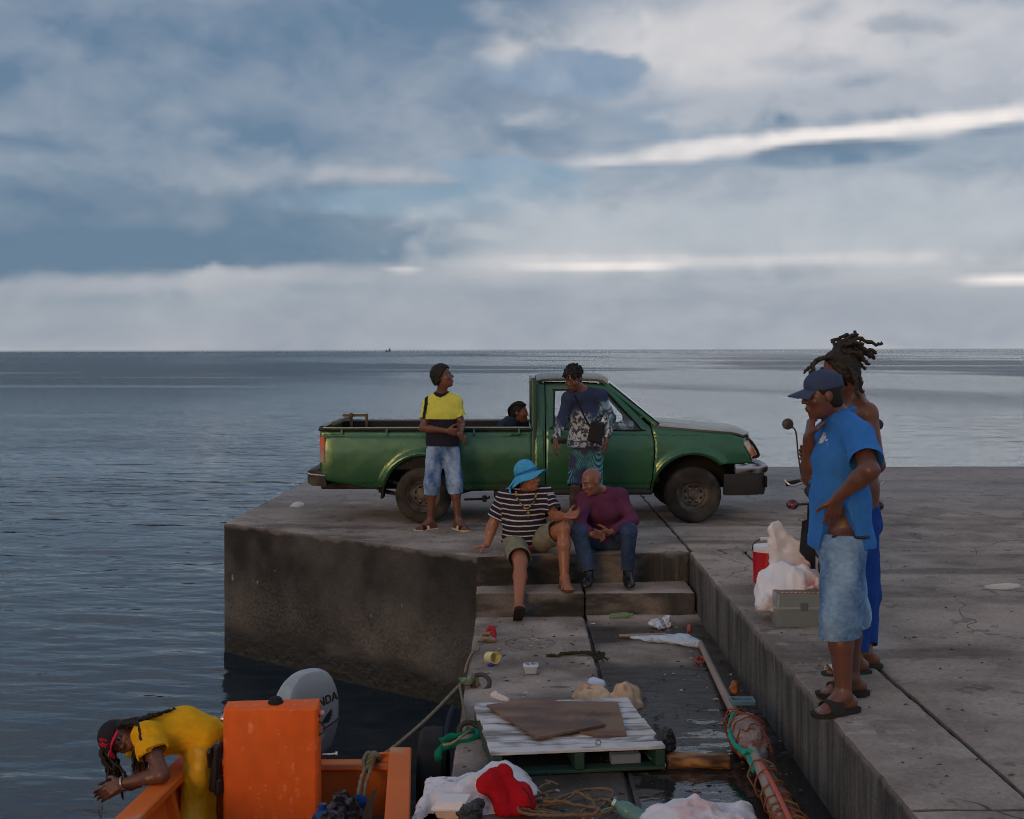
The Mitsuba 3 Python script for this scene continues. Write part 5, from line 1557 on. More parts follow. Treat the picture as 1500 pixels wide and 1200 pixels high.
cloth(K7, 'trackpants', short_field(J, 0.0068, (0.112, 0.092), (1.88, 1.88), calf=0.070, wd=1.0, dp=1.05), lambda v: mixc(rgb(24, 56, 122), rgb(36, 76, 152), fb(v, 9, 3)), 0.009, 11, seed=25)
for q in 'LR':
    so = obj('slide_sandal', sole(J['an' + q], ft[q][0], L=0.30, W=0.108, th=0.026), RUBBER, K7, 30, rgb(40, 58, 46))
    cs = obj('strap', strap(J['an' + q], ft[q][0], at=0.110, width=0.115, W=0.112, hgt=0.060), CLOTH, so, 40, lambda v: np.where((np.sin(v[:, 0] * 160 + v[:, 2] * 60) > 0.72)[:, None], (0.05, 0.05, 0.05), rgb(188, 188, 188)))

# --- man in yellow oilskins bent over the side of the boat
K8 = thing('person', 'man in yellow with a black cap, bent over the boat side rinsing his hands', 'person')
J = dict(head=(-2.27, 7.54, -0.396), look=(0.08, -0.97, -0.18), up=(-0.97, -0.05, 0.16), neck=(-2.201, 7.66, -0.424), chest=(-2.091, 7.7, -0.428), waist=(-1.964, 7.74, -0.411), pelvis=(-1.854, 7.76, -0.47),
         shL=(-2.124, 7.5, -0.361), shR=(-2.234, 7.86, -0.516), elL=(-1.996, 7.38, -0.558), elR=(-2.267, 7.83, -0.738), wrL=(-2.228, 7.4, -0.611), wrR=(-2.306, 7.58, -0.703),
         hipL=(-1.842, 7.66, -0.496), hipR=(-1.888, 7.9, -0.562), knL=(-1.872, 7.6, -0.914), knR=(-1.904, 7.9, -1.023), anL=(-1.863, 7.66, -1.359), anR=(-1.896, 7.9, -1.439), front=(-0.4, -0.1, -0.9))
R, g = body(K8, J, rgb(100, 64, 52), h=0.006, wd=0.96, dp=0.88, arm=0.98, leg=0.95, feet={'L': ((-1, -0.2, 0),), 'R': ((-1, -0.1, 0),)}, headR=frame((0.08, -0.97, -0.18), (-0.97, -0.05, 0.16)),
            hands={'L': dict(u=(-0.90, 0.05, -0.42), palm=(-0.3, 0.9, -0.2), thumb=(-0.2, 0.4, 0.9), curl=(38, 45, 30)), 'R': dict(u=(-0.90, -0.35, -0.25), palm=(0.2, -1, 0), thumb=(0, 0.1, 1), curl=(30, 40, 25))})
hk = scalp(K8, J, R, lift=0.014, tex=0.010, freq=45, line=0.055, back=-0.10)
Hc = R
cc = np.asarray(J['head'])
F = Field([cc], 0.26, 0.006)
F.ell(cc + Hc @ np.array([0, -0.012, 0.056]), (0.090, 0.110, 0.088), Hc, 0.02)
F.cut(cc + Hc @ np.array([0, 0, 0.038]), Hc @ nv((0, -0.02, -1)))
mk = cc + Hc @ np.array([0.02, 0.092, 0.095])
cap8 = cloth(K8, 'cap', F, lambda v: mixc((0.016, 0.014, 0.020), (0.03, 0.026, 0.034), fb(v, 16, 3)), 0.002, 20, seed=27)
rows = []
for q in np.linspace(0, 1, 6):
    rows.append(np.array([cc + Hc @ np.array([0.082 * x, 0.060 + 0.036 * (1 - x * x) + q * 0.072 * (1 - 0.5 * x * x), 0.046 - q * 0.010 - 0.020 * x * x]) for x in xs]))
bf = [[r * 15 + i, r * 15 + i + 1, (r + 1) * 15 + i + 1, (r + 1) * 15 + i] for r in range(5) for i in range(14)]
obj('peak', thick(vf((np.vstack(rows), np.array(bf))), 0.006), CLOTH, cap8, True, rgb(196, 36, 66))
obj('peak_sticker', move(lathe([(0, 0.0), (0.017, 0.0), (0.017, 0.002), (0, 0.0022)], 16), cc + Hc @ np.array([0.03, 0.142, 0.043]), Hc @ rot([1, 0, 0], 185)), PLASTIC, cap8, 30, rgb(206, 160, 70))


def capmark(pts):
    q = []
    for x, z in pts:
        p = np.array([x, 0, z + 0.056])
        y = 0.110 * math.sqrt(max(0.05, 1 - (x / 0.090) ** 2 - (z / 0.088) ** 2)) - 0.012 + 0.003
        q.append(cc + Hc @ np.array([x, y, z + 0.056]))
    return tube(spline(q, 4), 0.0042, 5)


obj('emblem', cat([capmark(q) for q in ([(-0.022, 0.012), (-0.022, 0.052)], [(-0.022, 0.052), (0.016, 0.012)], [(0.016, 0.012), (0.016, 0.052)], [(-0.014, 0.060), (0.0, 0.034), (0.014, 0.060)], [(0.0, 0.034), (0.0, 0.004)])]), CLOTH, cap8, True, rgb(186, 30, 46))
X = lambda x, y, d: np.array([(x - 750) * (d + 0.38) / 1900, d + 0.38, 1.85 - (y - 514) * (d + 0.38) / 1900])
st = []
rg = np.random.default_rng(8)
for i in range(13):
    d = 7.10 + 0.024 * i
    x0 = 158 + rg.uniform(-8, 12)
    ex, ey = 150 + rg.uniform(0, 40), 1128 + rg.uniform(0, 44)
    st.append([X(x0, 1088 + rg.uniform(-4, 6), d + 0.02), X(x0 - 4 + 0.1 * (ex - 160), 1104, d), X((x0 + ex) / 2, 1122, d - 0.03), X(ex, ey, d - 0.03)])
for i in range(16):
    d = 7.08 + 0.022 * i
    x0 = 196 + rg.uniform(-4, 10)
    ex, ey = 202 + rg.uniform(-12, 16), 1098 + rg.uniform(0, 34)
    st.append([X(172 + rg.uniform(-4, 8), 1058 + rg.uniform(0, 10), d + 0.03), X(x0, 1058 + rg.uniform(-3, 6), d), X(x0 + 6, 1080, d - 0.05), X(ex, ey, d - 0.06)])
for i in range(6):
    d = 7.16 + 0.03 * i
    st.append([X(180, 1056, d), X(200, 1055 - i * 0.6, d), X(215 + 4 * i, 1050 - 1.2 * i, d), X(232 + 5 * i, 1044 - 1.5 * i, d)])
locks(hk, 'dreadlock', st, 0.0115, (0.014, 0.011, 0.010), 9, parts=True, n=6, wob=0.004)
YEL = rgb(222, 166, 26)
ylw = lambda v: mixc(np.asarray(YEL) * 0.80, np.asarray(YEL) * 1.12, fb(v, 9, 2))
cloth(K8, 'yellow_shirt', shirt_field(J, 0.006, 0.018, (0.50, 0.42), wd=0.98, dp=0.94, hem=(-1.748, 7.76, -0.494), hemn=(0.80, 0, -0.6), sr=(0.086, 0.094), loose=0.012, neckr=0.070), ylw, 0.020, 7, (0.55, 1, 1), seed=28)
cloth(K8, 'oilskin_trousers', short_field(J, 0.0065, (0.108, 0.098), (1.80, 1.80), calf=0.098, wd=0.95, dp=0.94, e=0.014, top=0.30, cut=False), lambda v: mixc(rgb(176, 128, 8), rgb(226, 176, 30), fb(v, 7, 4)), 0.026, 6, (1, 1, 0.55), seed=29, mt=SHEET)
obj('wristwatch', tube(np.array([np.asarray(J['wrL']) + frame((-0.95, 0, -0.2)) @ np.array([0.033 * math.sin(t), 0.0, 0.033 * math.cos(t)]) for t in a]), 0.007, 5, closed=True), METAL, K8, True, (0.5, 0.5, 0.5))


# ---------------------------------------------------------------- the orange boat below the landing
WOODC = lambda a, b, s=3, st=(30, 4, 30): (lambda v: mixc(a, b, smooth01(0.25, 0.75, fb(v, st, s))))
ORG = rgb(216, 104, 30)


def worn_orange(v, edge=0.0):
    n = fb(v, (5, 5, 9), 3)
    w = smooth01(0.66, 0.74, fb(v, (17, 9, 17), 8))
    c = mixc(np.asarray(ORG) * 0.80, np.asarray(ORG) * 1.12, n)
    return c * (1 - 0.6 * w[:, None]) + np.array([0.30, 0.24, 0.18]) * 0.6 * w[:, None]


boat = thing('fishing_boat', 'orange open fishing boat with an outboard engine, moored beside the landing', 'boat')
BX = -1.325


def beam(y):
    return np.interp(y, [1.6, 2.6, 4.0, 5.6, 6.8, 8.05], [0.05, 0.42, 0.70, 0.79, 0.765, 0.675])


def hull_skin(inn, nz=9):
    ys = np.linspace(1.6, 8.05, 40)
    rows = []
    for y in ys:
        b = max(float(beam(y)) - inn, 0.012)
        kz = -1.75 + inn + 0.5 * max(0, (3.2 - y) / 1.6) ** 2
        sheer = -0.63 + 0.20 * max(0, (5.0 - y) / 3.4) ** 2
        prof = []
        for t in np.linspace(-1, 1, 2 * nz + 1):
            a = abs(t)
            if a < 0.55:
                prof.append((np.sign(t) * b * 0.62 * a / 0.55, kz + 0.10 * (a / 0.55) ** 2))
            else:
                q = (a - 0.55) / 0.45
                prof.append((np.sign(t) * b * (0.62 + 0.38 * q ** 0.8), kz + 0.10 + (sheer - kz - 0.10) * q))
        rows.append([(BX + p[0], y, p[1]) for p in prof])
    n, m = len(ys), 2 * nz + 1
    i = np.arange(n * m).reshape(n, m)
    f = np.stack([i[:-1, :-1], i[:-1, 1:], i[1:, 1:], i[1:, :-1]], -1).reshape(-1, 4)
    return vf((np.array(rows).reshape(-1, 3), f))


def hullc(v):
    c = worn_orange(v)
    out = np.abs(v[:, 0] - BX) > beam(v[:, 1]) - 0.025
    wh = (v[:, 2] > -0.92) & out & (v[:, 0] < BX)
    c = np.where((out & (v[:, 0] > BX) & (v[:, 2] < -0.66))[:, None], rgb(34, 74, 78), c)
    return np.where(wh[:, None], rgb(190, 186, 180), c)


obj('hull', cat([hull_skin(0.0), hull_skin(0.035)]), WORN, boat, 40, hullc)
for s in (-1, 1):
    ys = np.linspace(1.9, 8.06, 40)
    L = []
    for y in ys:
        zt = -0.612 + 0.20 * max(0, (5.0 - y) / 3.4) ** 2
        xo, xi = BX + s * (beam(y) + 0.02), BX + s * (beam(y) - 0.115)
        L.append([(xo, y, zt - 0.045), (xo, y, zt - 0.006), (xo - s * 0.008, y, zt), (xi + s * 0.008, y, zt), (xi, y, zt - 0.006), (xi, y, zt - 0.045)])
    L = np.array(L)
    n, m = len(ys), 6
    i = np.arange(n * m).reshape(n, m)
    f = np.concatenate([np.stack([i[:-1, k], i[:-1, (k + 1) % 6], i[1:, (k + 1) % 6], i[1:, k]], -1) for k in range(6)])
    f = np.vstack([f, [[i[-1, 0], i[-1, 1], i[-1, 4], i[-1, 5]], [i[-1, 1], i[-1, 2], i[-1, 3], i[-1, 4]]]])
    obj('gunwale', vf((L.reshape(-1, 3), f)), WORN, boat, 30, lambda v: np.where((fb(v, (20, 6, 20), 4) > 0.66)[:, None], rgb(176, 150, 122), worn_orange(v)))
obj('transom', cat([box((BX, 8.045, -1.22), (1.30, 0.05, 0.98), 0.01)]), WORN, boat, 30, lambda v: mixc(rgb(150, 84, 44), rgb(190, 100, 40), smooth01(0.3, 0.7, fb(v, (6, 6, 18), 4))))
obj('transom_cap', box((BX, 8.04, -0.715), (1.24, 0.10, 0.045), 0.008), WORN, boat, 30, worn_orange)
obj('corner_knee', Manifold.hull_points(np.array([(BX + a_, 8.04 + b_, c_) for a_, b_, c_ in ((0.40, -0.02, -0.69), (0.40, 0.02, -0.69), (0.62, -0.02, -0.69), (0.62, 0.02, -0.69), (0.62, -0.02, -0.635), (0.62, 0.02, -0.635), (0.45, -0.02, -0.645), (0.45, 0.02, -0.645))], np.float32)), WORN, boat, 30, worn_orange)
for y in (7.45, 6.9, 6.35, 5.8, 5.2):
    for s in (-1, 1):
        obj('rib', Manifold.hull_points(np.array([(BX + s * (beam(y) - o), y + dy, z) for dy in (-0.03, 0.03) for o, z in ((0.035, -0.66), (0.085, -0.66), (0.15, -1.30), (0.24, -1.30))], np.float32)), WORN, boat, 30, worn_orange)
for k, x in enumerate((-0.36, -0.12, 0.12, 0.36)):
    obj('floor_board', box((BX + x, 5.6, -1.31), (0.225, 4.6, 0.03), 0.005), WORN, boat, 30, WOODC(rgb(58, 46, 38), rgb(34, 28, 26)))
cons = obj('seat_box', Manifold.hull_points(np.vstack([box((-1.402, 7.57, -0.71), (0.553, 0.14, 1.0), 0.020)[0], [(-1.67, 7.60, -0.200), (-1.135, 7.625, -0.192)]]).astype(np.float32)).refine_to_length(0.014), WORN, boat, 30,
           lambda v: mixc(np.asarray(rgb(210, 86, 18)), np.asarray(rgb(228, 104, 36)), fb(v, 4, 3)) * (0.88 + 0.24 * fb(v, (24, 24, 7), 6))[:, None] + np.array([0.12, 0.10, 0.08]) * (smooth01(0.70, 0.76, fb(v, (70, 70, 9), 9)) + 0.8 * smooth01(0.66, 0.72, fb(v, (8, 8, 60), 12)) * smooth01(0.02, 0.0, np.minimum(np.abs(v[:, 0] + 1.678), np.abs(v[:, 0] + 1.126))))[:, None])
obj('base', box((-1.402, 7.58, -1.26), (0.54, 0.14, 0.10), 0.015), WORN, cons, 30, worn_orange)
obj('filler_cap', lathe([(0, 0.03), (0.02, 0.03), (0.034, 0.022), (0.040, 0.006), (0.046, 0.0), (0.046, -0.02)], 18, (-1.385, 7.58, -0.198)), RUBBER, cons, 35, (0.014, 0.014, 0.015))
obj('hinge', cat([lathe([(0, 0.012), (0.014, 0.010), (0.018, 0), (0.018, -0.01)], 12, (-1.688, 7.54, -0.285), rot([0, 1, 0], -90)), box((-1.686, 7.56, -0.285), (0.02, 0.05, 0.03), 0.004)]), METAL, cons, 35, (0.5, 0.5, 0.5))
obj('red_switch', cat([lathe([(0, 0.03), (0.014, 0.026), (0.016, 0.0), (0.024, -0.004), (0.024, -0.016)], 14, (-1.122, 7.54, -0.255), rot([0, 1, 0], 80))]), PLASTIC, cons, 35, lambda v: np.where((v[:, 0] > -1.108)[:, None], rgb(170, 160, 160), rgb(150, 30, 40)))
obj('side_hook', tube(spline([(-1.125, 7.54, -0.30), (-1.098, 7.54, -0.33), (-1.098, 7.54, -0.36), (-1.125, 7.54, -0.38)], 4), 0.006, 6), METAL, cons, True, (0.05, 0.05, 0.05))
obj('throttle', cat([box((-1.722, 7.53, -0.56), (0.055, 0.10, 0.28), 0.018, rot([0, 1, 0], 4)), box((-1.75, 7.50, -0.50), (0.03, 0.05, 0.12), 0.01, rot([1, 0, 0], 20)), box((-1.705, 7.53, -0.67), (0.05, 0.09, 0.10), 0.015)]), PLASTIC, boat, 35, lambda v: np.where((np.abs(v[:, 2] + 0.52) < 0.05)[:, None] & (v[:, 0] > -1.72)[:, None], rgb(170, 70, 30), (0.016, 0.016, 0.018)))
bo = tube([(-1.12, 7.62, -0.52), (-1.035, 7.62, -0.515)], 0.006, 8)
obj('bolt', cat([bo, lathe([(0, 0.01), (0.014, 0.008), (0.014, -0.004), (0, -0.005)], 8, (-1.037, 7.62, -0.515), rot([0, 1, 0], 90))]), METAL, boat, 35, (0.5, 0.5, 0.5))

obj('stern_thwart', box((-1.0, 7.42, -0.93), (0.66, 0.60, 0.04), 0.008), WORN, boat, 30, WOODC(rgb(50, 38, 32), rgb(30, 25, 23)))
# outboard
eng = thing('outboard_engine', 'silver outboard engine with a black stripe, on the stern of the orange boat', 'engine')
RE = rot([0, 0, 1], -38)
EP = np.array((-1.336, 8.38, -0.567))


def rr(w, l, z, r=0.05, n=5, oy=0.0):
    out = []
    for sx, sy, a0 in ((1, 1, 0), (-1, 1, 90), (-1, -1, 180), (1, -1, 270)):
        for q in np.linspace(0, 90, n):
            t = math.radians(a0 + q)
            out.append((sx * (w / 2 - r) + r * math.cos(t), oy + sy * (l / 2 - r) + r * math.sin(t), z))
    return out


secs = [(0.215, 0.33, -0.20, 0.06, 0), (0.262, 0.42, -0.10, 0.06, 0), (0.292, 0.475, 0.0, 0.07, 0), (0.300, 0.49, 0.14, 0.08, 0), (0.288, 0.455, 0.25, 0.09, 0.01), (0.258, 0.39, 0.325, 0.10, 0.02), (0.205, 0.29, 0.380, 0.09, 0.035), (0.13, 0.18, 0.405, 0.06, 0.04)]
cowl = Manifold.batch_boolean([Manifold.hull_points(np.array(rr(*a_[:3], a_[3], 5, a_[4]) + rr(*b_[:3], b_[3], 5, b_[4]), np.float32)) for a_, b_ in zip(secs[:-1], secs[1:])], __import__('manifold3d').OpType.Add).refine_to_length(0.018)
cv, cf = relax(cowl, 4)
qv = cv[:, 0] + 0.22 * (cv[:, 2] - 0.10) - 0.10 * cv[:, 1]
cv[:, 0] -= np.maximum(qv - 0.112, 0) * 0.92
# a pressed flank panel on each side
fl = smooth01(-0.09, -0.075, cv[:, 2] - 0.55 * (cv[:, 1] + 0.02)) * 0
scene['m_silver'] = {'type': 'twosided', 'bsdf': {'type': 'principled', 'base_color': VC, 'roughness': 0.28, 'metallic': 0.5, 'specular': 0.5, 'clearcoat': 0.5, 'clearcoat_gloss': 0.9}}
obj('cowl', move((cv, cf), EP, RE, 0.86), 'm_silver', eng, True, lambda v: mixc(rgb(146, 152, 158), rgb(168, 172, 176), fb(v, 6, 3)))
for name, txt_z in (('lettering', 0.055),):
    tm = meshkit.text_mesh('HONDA', 0.057, 0.004, bold=True)
    tv = np.array(tm.vertices)
    tv[:, 0] = (tv[:, 0] - tv[:, 0].max() / 2) * 1.10
    yy_, zz_ = tv[:, 0] + 0.055, tv[:, 1] + 0.150 + 0.16 * tv[:, 0]
    loc = np.column_stack([0.1165 + tv[:, 2] - 0.22 * (zz_ - 0.10) + 0.10 * yy_, yy_, zz_])
    k = obj(name, move((loc, tm.faces), EP, RE, 0.86), PLASTIC, eng, False, (0.012, 0.012, 0.014))
wing = np.array([(-0.075, -0.045), (0.02, 0.035), (0.085, 0.075), (0.06, 0.045), (0.088, 0.05), (0.058, 0.022), (0.08, 0.02), (0.045, -0.002), (0.06, -0.012), (0.025, -0.022), (0.03, -0.04), (-0.01, -0.04)])
wm = vf(Manifold.extrude(CrossSection([wing[::-1] * 0.80]), 0.004))
obj('wing_emblem', move((np.column_stack([0.1165 + wm[0][:, 2] - 0.22 * (wm[0][:, 1] + 0.06 - 0.10) + 0.10 * (wm[0][:, 0] + 0.08), wm[0][:, 0] + 0.08, wm[0][:, 1] + 0.06]), wm[1]), EP, RE, 0.86), PLASTIC, eng, False, (0.012, 0.012, 0.014))
t = np.linspace(0, 1, 14)
obj('stripe', move(tube(np.column_stack([0.136 + 0.012 * t, -0.17 + 0.37 * t, -0.045 + 0.05 * t + 0.03 * t ** 3]), 0.006, 6), EP, RE, 0.86), PLASTIC, eng, True, (0.012, 0.012, 0.013))
obj('leg', move(cat([Manifold.hull_points(np.array(rr(0.20, 0.30, -0.19, 0.05) + rr(0.14, 0.22, -0.55, 0.04), np.float32)), Manifold.hull_points(np.array(rr(0.09, 0.26, -0.5, 0.03) + rr(0.07, 0.22, -1.15, 0.03), np.float32)), box((0, 0.02, -0.83), (0.24, 0.36, 0.02), 0.006)]), EP, RE, 0.86), 'm_silver', eng, 35, rgb(120, 124, 128))
obj('clamp', cat([box((EP[0] + x, 8.06, -0.78), (0.06, 0.16, 0.30), 0.015) for x in (-0.10, 0.10)] + [box((EP[0], 8.20, -0.62), (0.28, 0.22, 0.12), 0.03)]), WORN, eng, 35, rgb(90, 94, 98))

# gear in the stern
tag(obj('jerrycan', cat([crumple(vf(Manifold.hull_points(box((-1.05, 7.35, -0.84), (0.17, 0.14, 0.20), 0.04)[0].astype(np.float32)).refine_to_length(0.03)), 0.004, 8, 2), tube([(-1.08, 7.35, -0.74), (-1.08, 7.35, -0.715)], 0.025, 10)]), PLASTIC, color=rgb(20, 66, 122)), 'bright blue plastic can half hidden beside the orange box in the boat', 'can')
tag(obj('blue_cloth', crumple(blob((-0.885, 7.46, -0.76), (0.06, 0.05, 0.065), 4, 0.3, 1.6, 4), 0.014, 16, 2), CLOTH, color=lambda v: mixc(rgb(12, 50, 98), rgb(30, 84, 146), fb(v, 20, 3))), 'scrap of blue cloth under the mooring rope inside the boat', 'cloth')
tag(obj('net_heap', crumple(cat([blob((-0.95, 7.36, -0.80), (0.12, 0.13, 0.14), 5, 0.35, 2.2, 5), blob((-1.0, 7.22, -0.82), (0.10, 0.10, 0.11), 8, 0.35, 2.2, 5)]), 0.035, 17, 3), CLOTH, color=lambda v: mixc(rgb(22, 24, 30), rgb(92, 92, 104), smooth01(0.4, 0.75, fb(v, 28, 4)))), 'dark grey heap of fishing net lying in the stern of the orange boat', 'fishing net')
tag(obj('blade', Manifold.extrude(CrossSection([np.array([(0, 0), (0.055, 0), (0.085, 0.22), (0.11, 0.34), (0.05, 0.25), (0.005, 0.1)])]), 0.012).rotate((90, 0, 0)).translate((-0.87, 7.30, -0.93)), WORN, color=(0.03, 0.03, 0.032)), 'dark pointed blade standing upright in the stern of the orange boat', 'blade')

# mooring rope, one line from the boat to the ring
def rope(name, pts, r, col, label, cat_='rope', n=8, twist=95, parent=None, jitter=0.0, seed=0, sm=True):
    p = spline(pts, n)
    if jitter:
        q = np.random.default_rng(seed).normal(0, jitter, p.shape)
        p = p + q
    L = np.linalg.norm(np.diff(p, axis=0), axis=1).sum()
    m = max(int(L / max(r * 1.3, 0.004)), len(p))
    s = np.concatenate([[0], np.cumsum(np.linalg.norm(np.diff(p, axis=0), axis=1))])
    m = min(m, 260)
    p = np.column_stack([np.interp(np.linspace(0, s[-1], m), s, p[:, k]) for k in range(3)])
    k = obj(name, tube(p, r, 9, twist=twist), CLOTH, parent, sm, (lambda v: mixc(np.asarray(col) * 0.65, np.asarray(col) * 1.25, fb(v, 35, seed))) if not callable(col) else col)
    if label:
        tag(k, label, cat_)
    return k


GREYROPE = rgb(128, 122, 104)
mr = rope('mooring_rope', [(-0.914, 7.62, -0.789), (-0.911, 7.8, -0.72), (-0.89, 7.98, -0.687), (-0.849, 7.99, -0.665), (-0.751, 8.15, -0.642), (-0.562, 8.55, -0.571), (-0.385, 8.93, -0.472), (-0.35, 8.98, -0.452)], 0.0115, GREYROPE, 'taut grey mooring rope from the boat stern to the landing edge')
a = np.linspace(0, 2 * np.pi, 25)[:-1]
kn = []
for i in range(4):
    cz = np.array((-0.869, 7.98, -0.67)) + [0.012 * (i - 1.5), -0.01, 0.006 * i]
    kn.append(tube(np.array([cz + [0.030 * math.cos(q), 0.055 * math.sin(q), 0.035 * math.sin(q + i)] for q in a]), 0.013, 7, closed=True, twist=95))
obj('knot', cat(kn), CLOTH, mr, True, lambda v: mixc(rgb(80, 92, 78), rgb(140, 134, 112), fb(v, 30, 3)))
rope('tail', [(-0.855, 7.96, -0.672), (-0.869, 7.86, -0.707), (-0.882, 7.76, -0.748), (-0.877, 7.64, -0.796)], 0.010, GREYROPE, None, parent=mr)
rope('rope_tail', [(-0.366, 8.92, -0.45), (-0.336, 8.62, -0.468), (-0.303, 8.22, -0.46), (-0.276, 7.95, -0.476)], 0.008, rgb(110, 106, 88), 'slack thin rope lying along the landing edge between the two iron rings')
LZ = -0.475


def ring(name, c, R, r, col, label, rad=0.062):
    return tag(obj(name, move(tube(np.column_stack([rad * np.cos(a), rad * np.sin(a), 0 * a]), r, 9, closed=True), c, R), WORN, None, True, lambda v: mixc(np.asarray(col) * 0.6, np.asarray(col) * 1.4, fb(v, 40, 2))), label, 'iron ring')


ring('mooring_ring', np.array((-0.222, 8.99, -0.45)) + [0, 0, 0.0], rot([1, 0, 0], 50) @ rot([0, 0, 1], 20), 0.016, rgb(66, 58, 54), 'iron mooring ring with the frayed rope, farther of the two on the landing edge')
ring('mooring_ring', np.array((-0.267, 7.92, -0.48)), rot([1, 0, 0], 60) @ rot([0, 1, 0], 15), 0.017, rgb(60, 54, 50), 'iron mooring ring with the green rope, nearer of the two on the landing edge')
for i in range(3):
    kn = rope('frayed_rope' if i == 0 else 'strand', [(-0.236, 8.97, -0.459), np.array((-0.265, 8.99, -0.45)) + [0, 0.02 * i, 0.02 * i], np.array((-0.301, 8.95, -0.458)) + [0, -0.02 * i, 0.015], (-0.341, 9, -0.447), (-0.367, 9.05, -0.436)], 0.014, rgb(104, 104, 78), 'knotted olive rope end tied to the farther mooring ring' if i == 0 else None, parent=None if i == 0 else fk, seed=i, jitter=0.004)
    fk = kn if i == 0 else fk
obj('teal_end', crumple(blob((-0.336, 8.99, -0.435), (0.022, 0.022, 0.024), 2, 0.3), 0.004, 30, 1), CLOTH, fk, True, rgb(96, 150, 132))
GRN = rgb(18, 116, 90)
gr = rope('green_rope', [(-0.44, 7.6, -0.542), (-0.427, 7.66, -0.504), (-0.365, 7.7, -0.492), (-0.277, 7.74, -0.488), (-0.21, 7.82, -0.475), (-0.221, 7.92, -0.472), (-0.283, 7.9, -0.487), (-0.372, 7.86, -0.491), (-0.432, 7.82, -0.504)], 0.022, GRN, 'thick green rope doubled round the nearer mooring ring', seed=4, twist=60)
rope('cord', [(-0.408, 7.6, -0.462), (-0.353, 7.62, -0.452), (-0.3, 7.7, -0.436), (-0.257, 7.88, -0.456)], 0.008, rgb(150, 134, 108), None, parent=gr)
tyre = lathe([(0.19, -0.06), (0.22, -0.085), (0.28, -0.09), (0.31, -0.06), (0.315, 0), (0.31, 0.06), (0.28, 0.09), (0.22, 0.085), (0.19, 0.06), (0.19, -0.06)], 40, (-0.50, 8.18, -0.84), rot([0, 1, 0], 90))
tag(obj('tyre_fender', tyre, RUBBER, None, 40, lambda v: mixc((0.008, 0.008, 0.009), (0.03, 0.03, 0.032), fb(v, 12, 3))), 'black tyre hung as a fender on the side of the landing', 'tyre')
tag(obj('hanging_hose', tube(spline([(-0.38, 8.3, -0.43), (-0.402, 8.22, -0.478), (-0.418, 8.1, -0.563), (-0.429, 8, -0.659)], 5), 0.020, 8), RUBBER, None, True, rgb(34, 40, 56)), 'short dark blue hose hanging over the landing edge by the tyre', 'hose')


# ---------------------------------------------------------------- litter and gear on the landing
def draped(outline, base, height, seed, res=0.012, fold=0.35, fr=5.0, power=0.45, ridge=1.0):
    """a slack sack lying on the ground: outline in plan, rounded edge, folds"""
    o = np.asarray(outline, float)[:, :2]
    q = spline(np.column_stack([o, np.zeros(len(o))]), 5, closed=True)[:, :2]
    g = shapely.Polygon(q)
    g = g if g.is_valid else g.buffer(0)
    x0, y0, x1, y1 = g.bounds
    m = Manifold.extrude(CrossSection([np.array(g.exterior.coords)[:-1]]), 1.0)
    X_, Y_ = np.meshgrid(np.arange(x0 - res, x1 + 2 * res, res), np.arange(y0 - res, y1 + 2 * res, res), indexing='ij')
    P = shapely.points(X_.ravel(), Y_.ravel())
    ins = shapely.contains(g, P)
    d = np.where(ins, shapely.distance(P, g.exterior), 0)
    dm = d.max()
    V = np.column_stack([X_.ravel(), Y_.ravel(), np.zeros(X_.size)])
    n = meshkit.fbm(V * fr + seed * 3.7, 4, seed)
    rdg = 1 - np.abs(meshkit.fbm(V * fr * 1.7 + seed, 3, seed + 5) - 0.5) * 2.6
    h = (d / dm) ** power * (1 - fold + fold * (1.2 * n + 0.5 * ridge * rdg)) * height
    V[:, 2] = base + h + np.where(ins, 0.006, -0.006)
    nb = np.where(ins[:, None], V, V)
    i = np.arange(X_.size).reshape(X_.shape)
    f = np.stack([i[:-1, :-1], i[1:, :-1], i[1:, 1:], i[:-1, 1:]], -1).reshape(-1, 4)
    keep = ins[f].any(1)
    # pull the outside corners on to the outline, so that the edge runs clean
    outp = np.unique(f[keep][~ins[f[keep]]])
    if len(outp):
        near = shapely.get_coordinates(shapely.line_interpolate_point(g.exterior, shapely.line_locate_point(g.exterior, shapely.points(V[outp, :2]))))
        V[outp, :2] = near
        V[outp, 2] = base - 0.004
    f = f[keep]
    u, inv = np.unique(f, return_inverse=True)
    return vf((V[u], inv.reshape(f.shape)))


def sackc(a_, b_, stain=None, sx=6, amt=0.6, seed=0, dark=0.0):
    def fn(v):
        c = mixc(a_, b_, fb(v, 9, seed))
        if stain is not None:
            w = smooth01(0.50, 0.70, fb(v, sx, seed + 4)) * amt
            c = mixc_rows(c, stain, w)
        if dark:
            w = smooth01(0.60, 0.66, fb(v, 34, seed + 7, 2)) * smooth01(0.5, 0.62, fb(v, 6, seed + 9)) * dark
            c = mixc_rows(c, (0.05, 0.045, 0.045), w)
        return c
    return fn


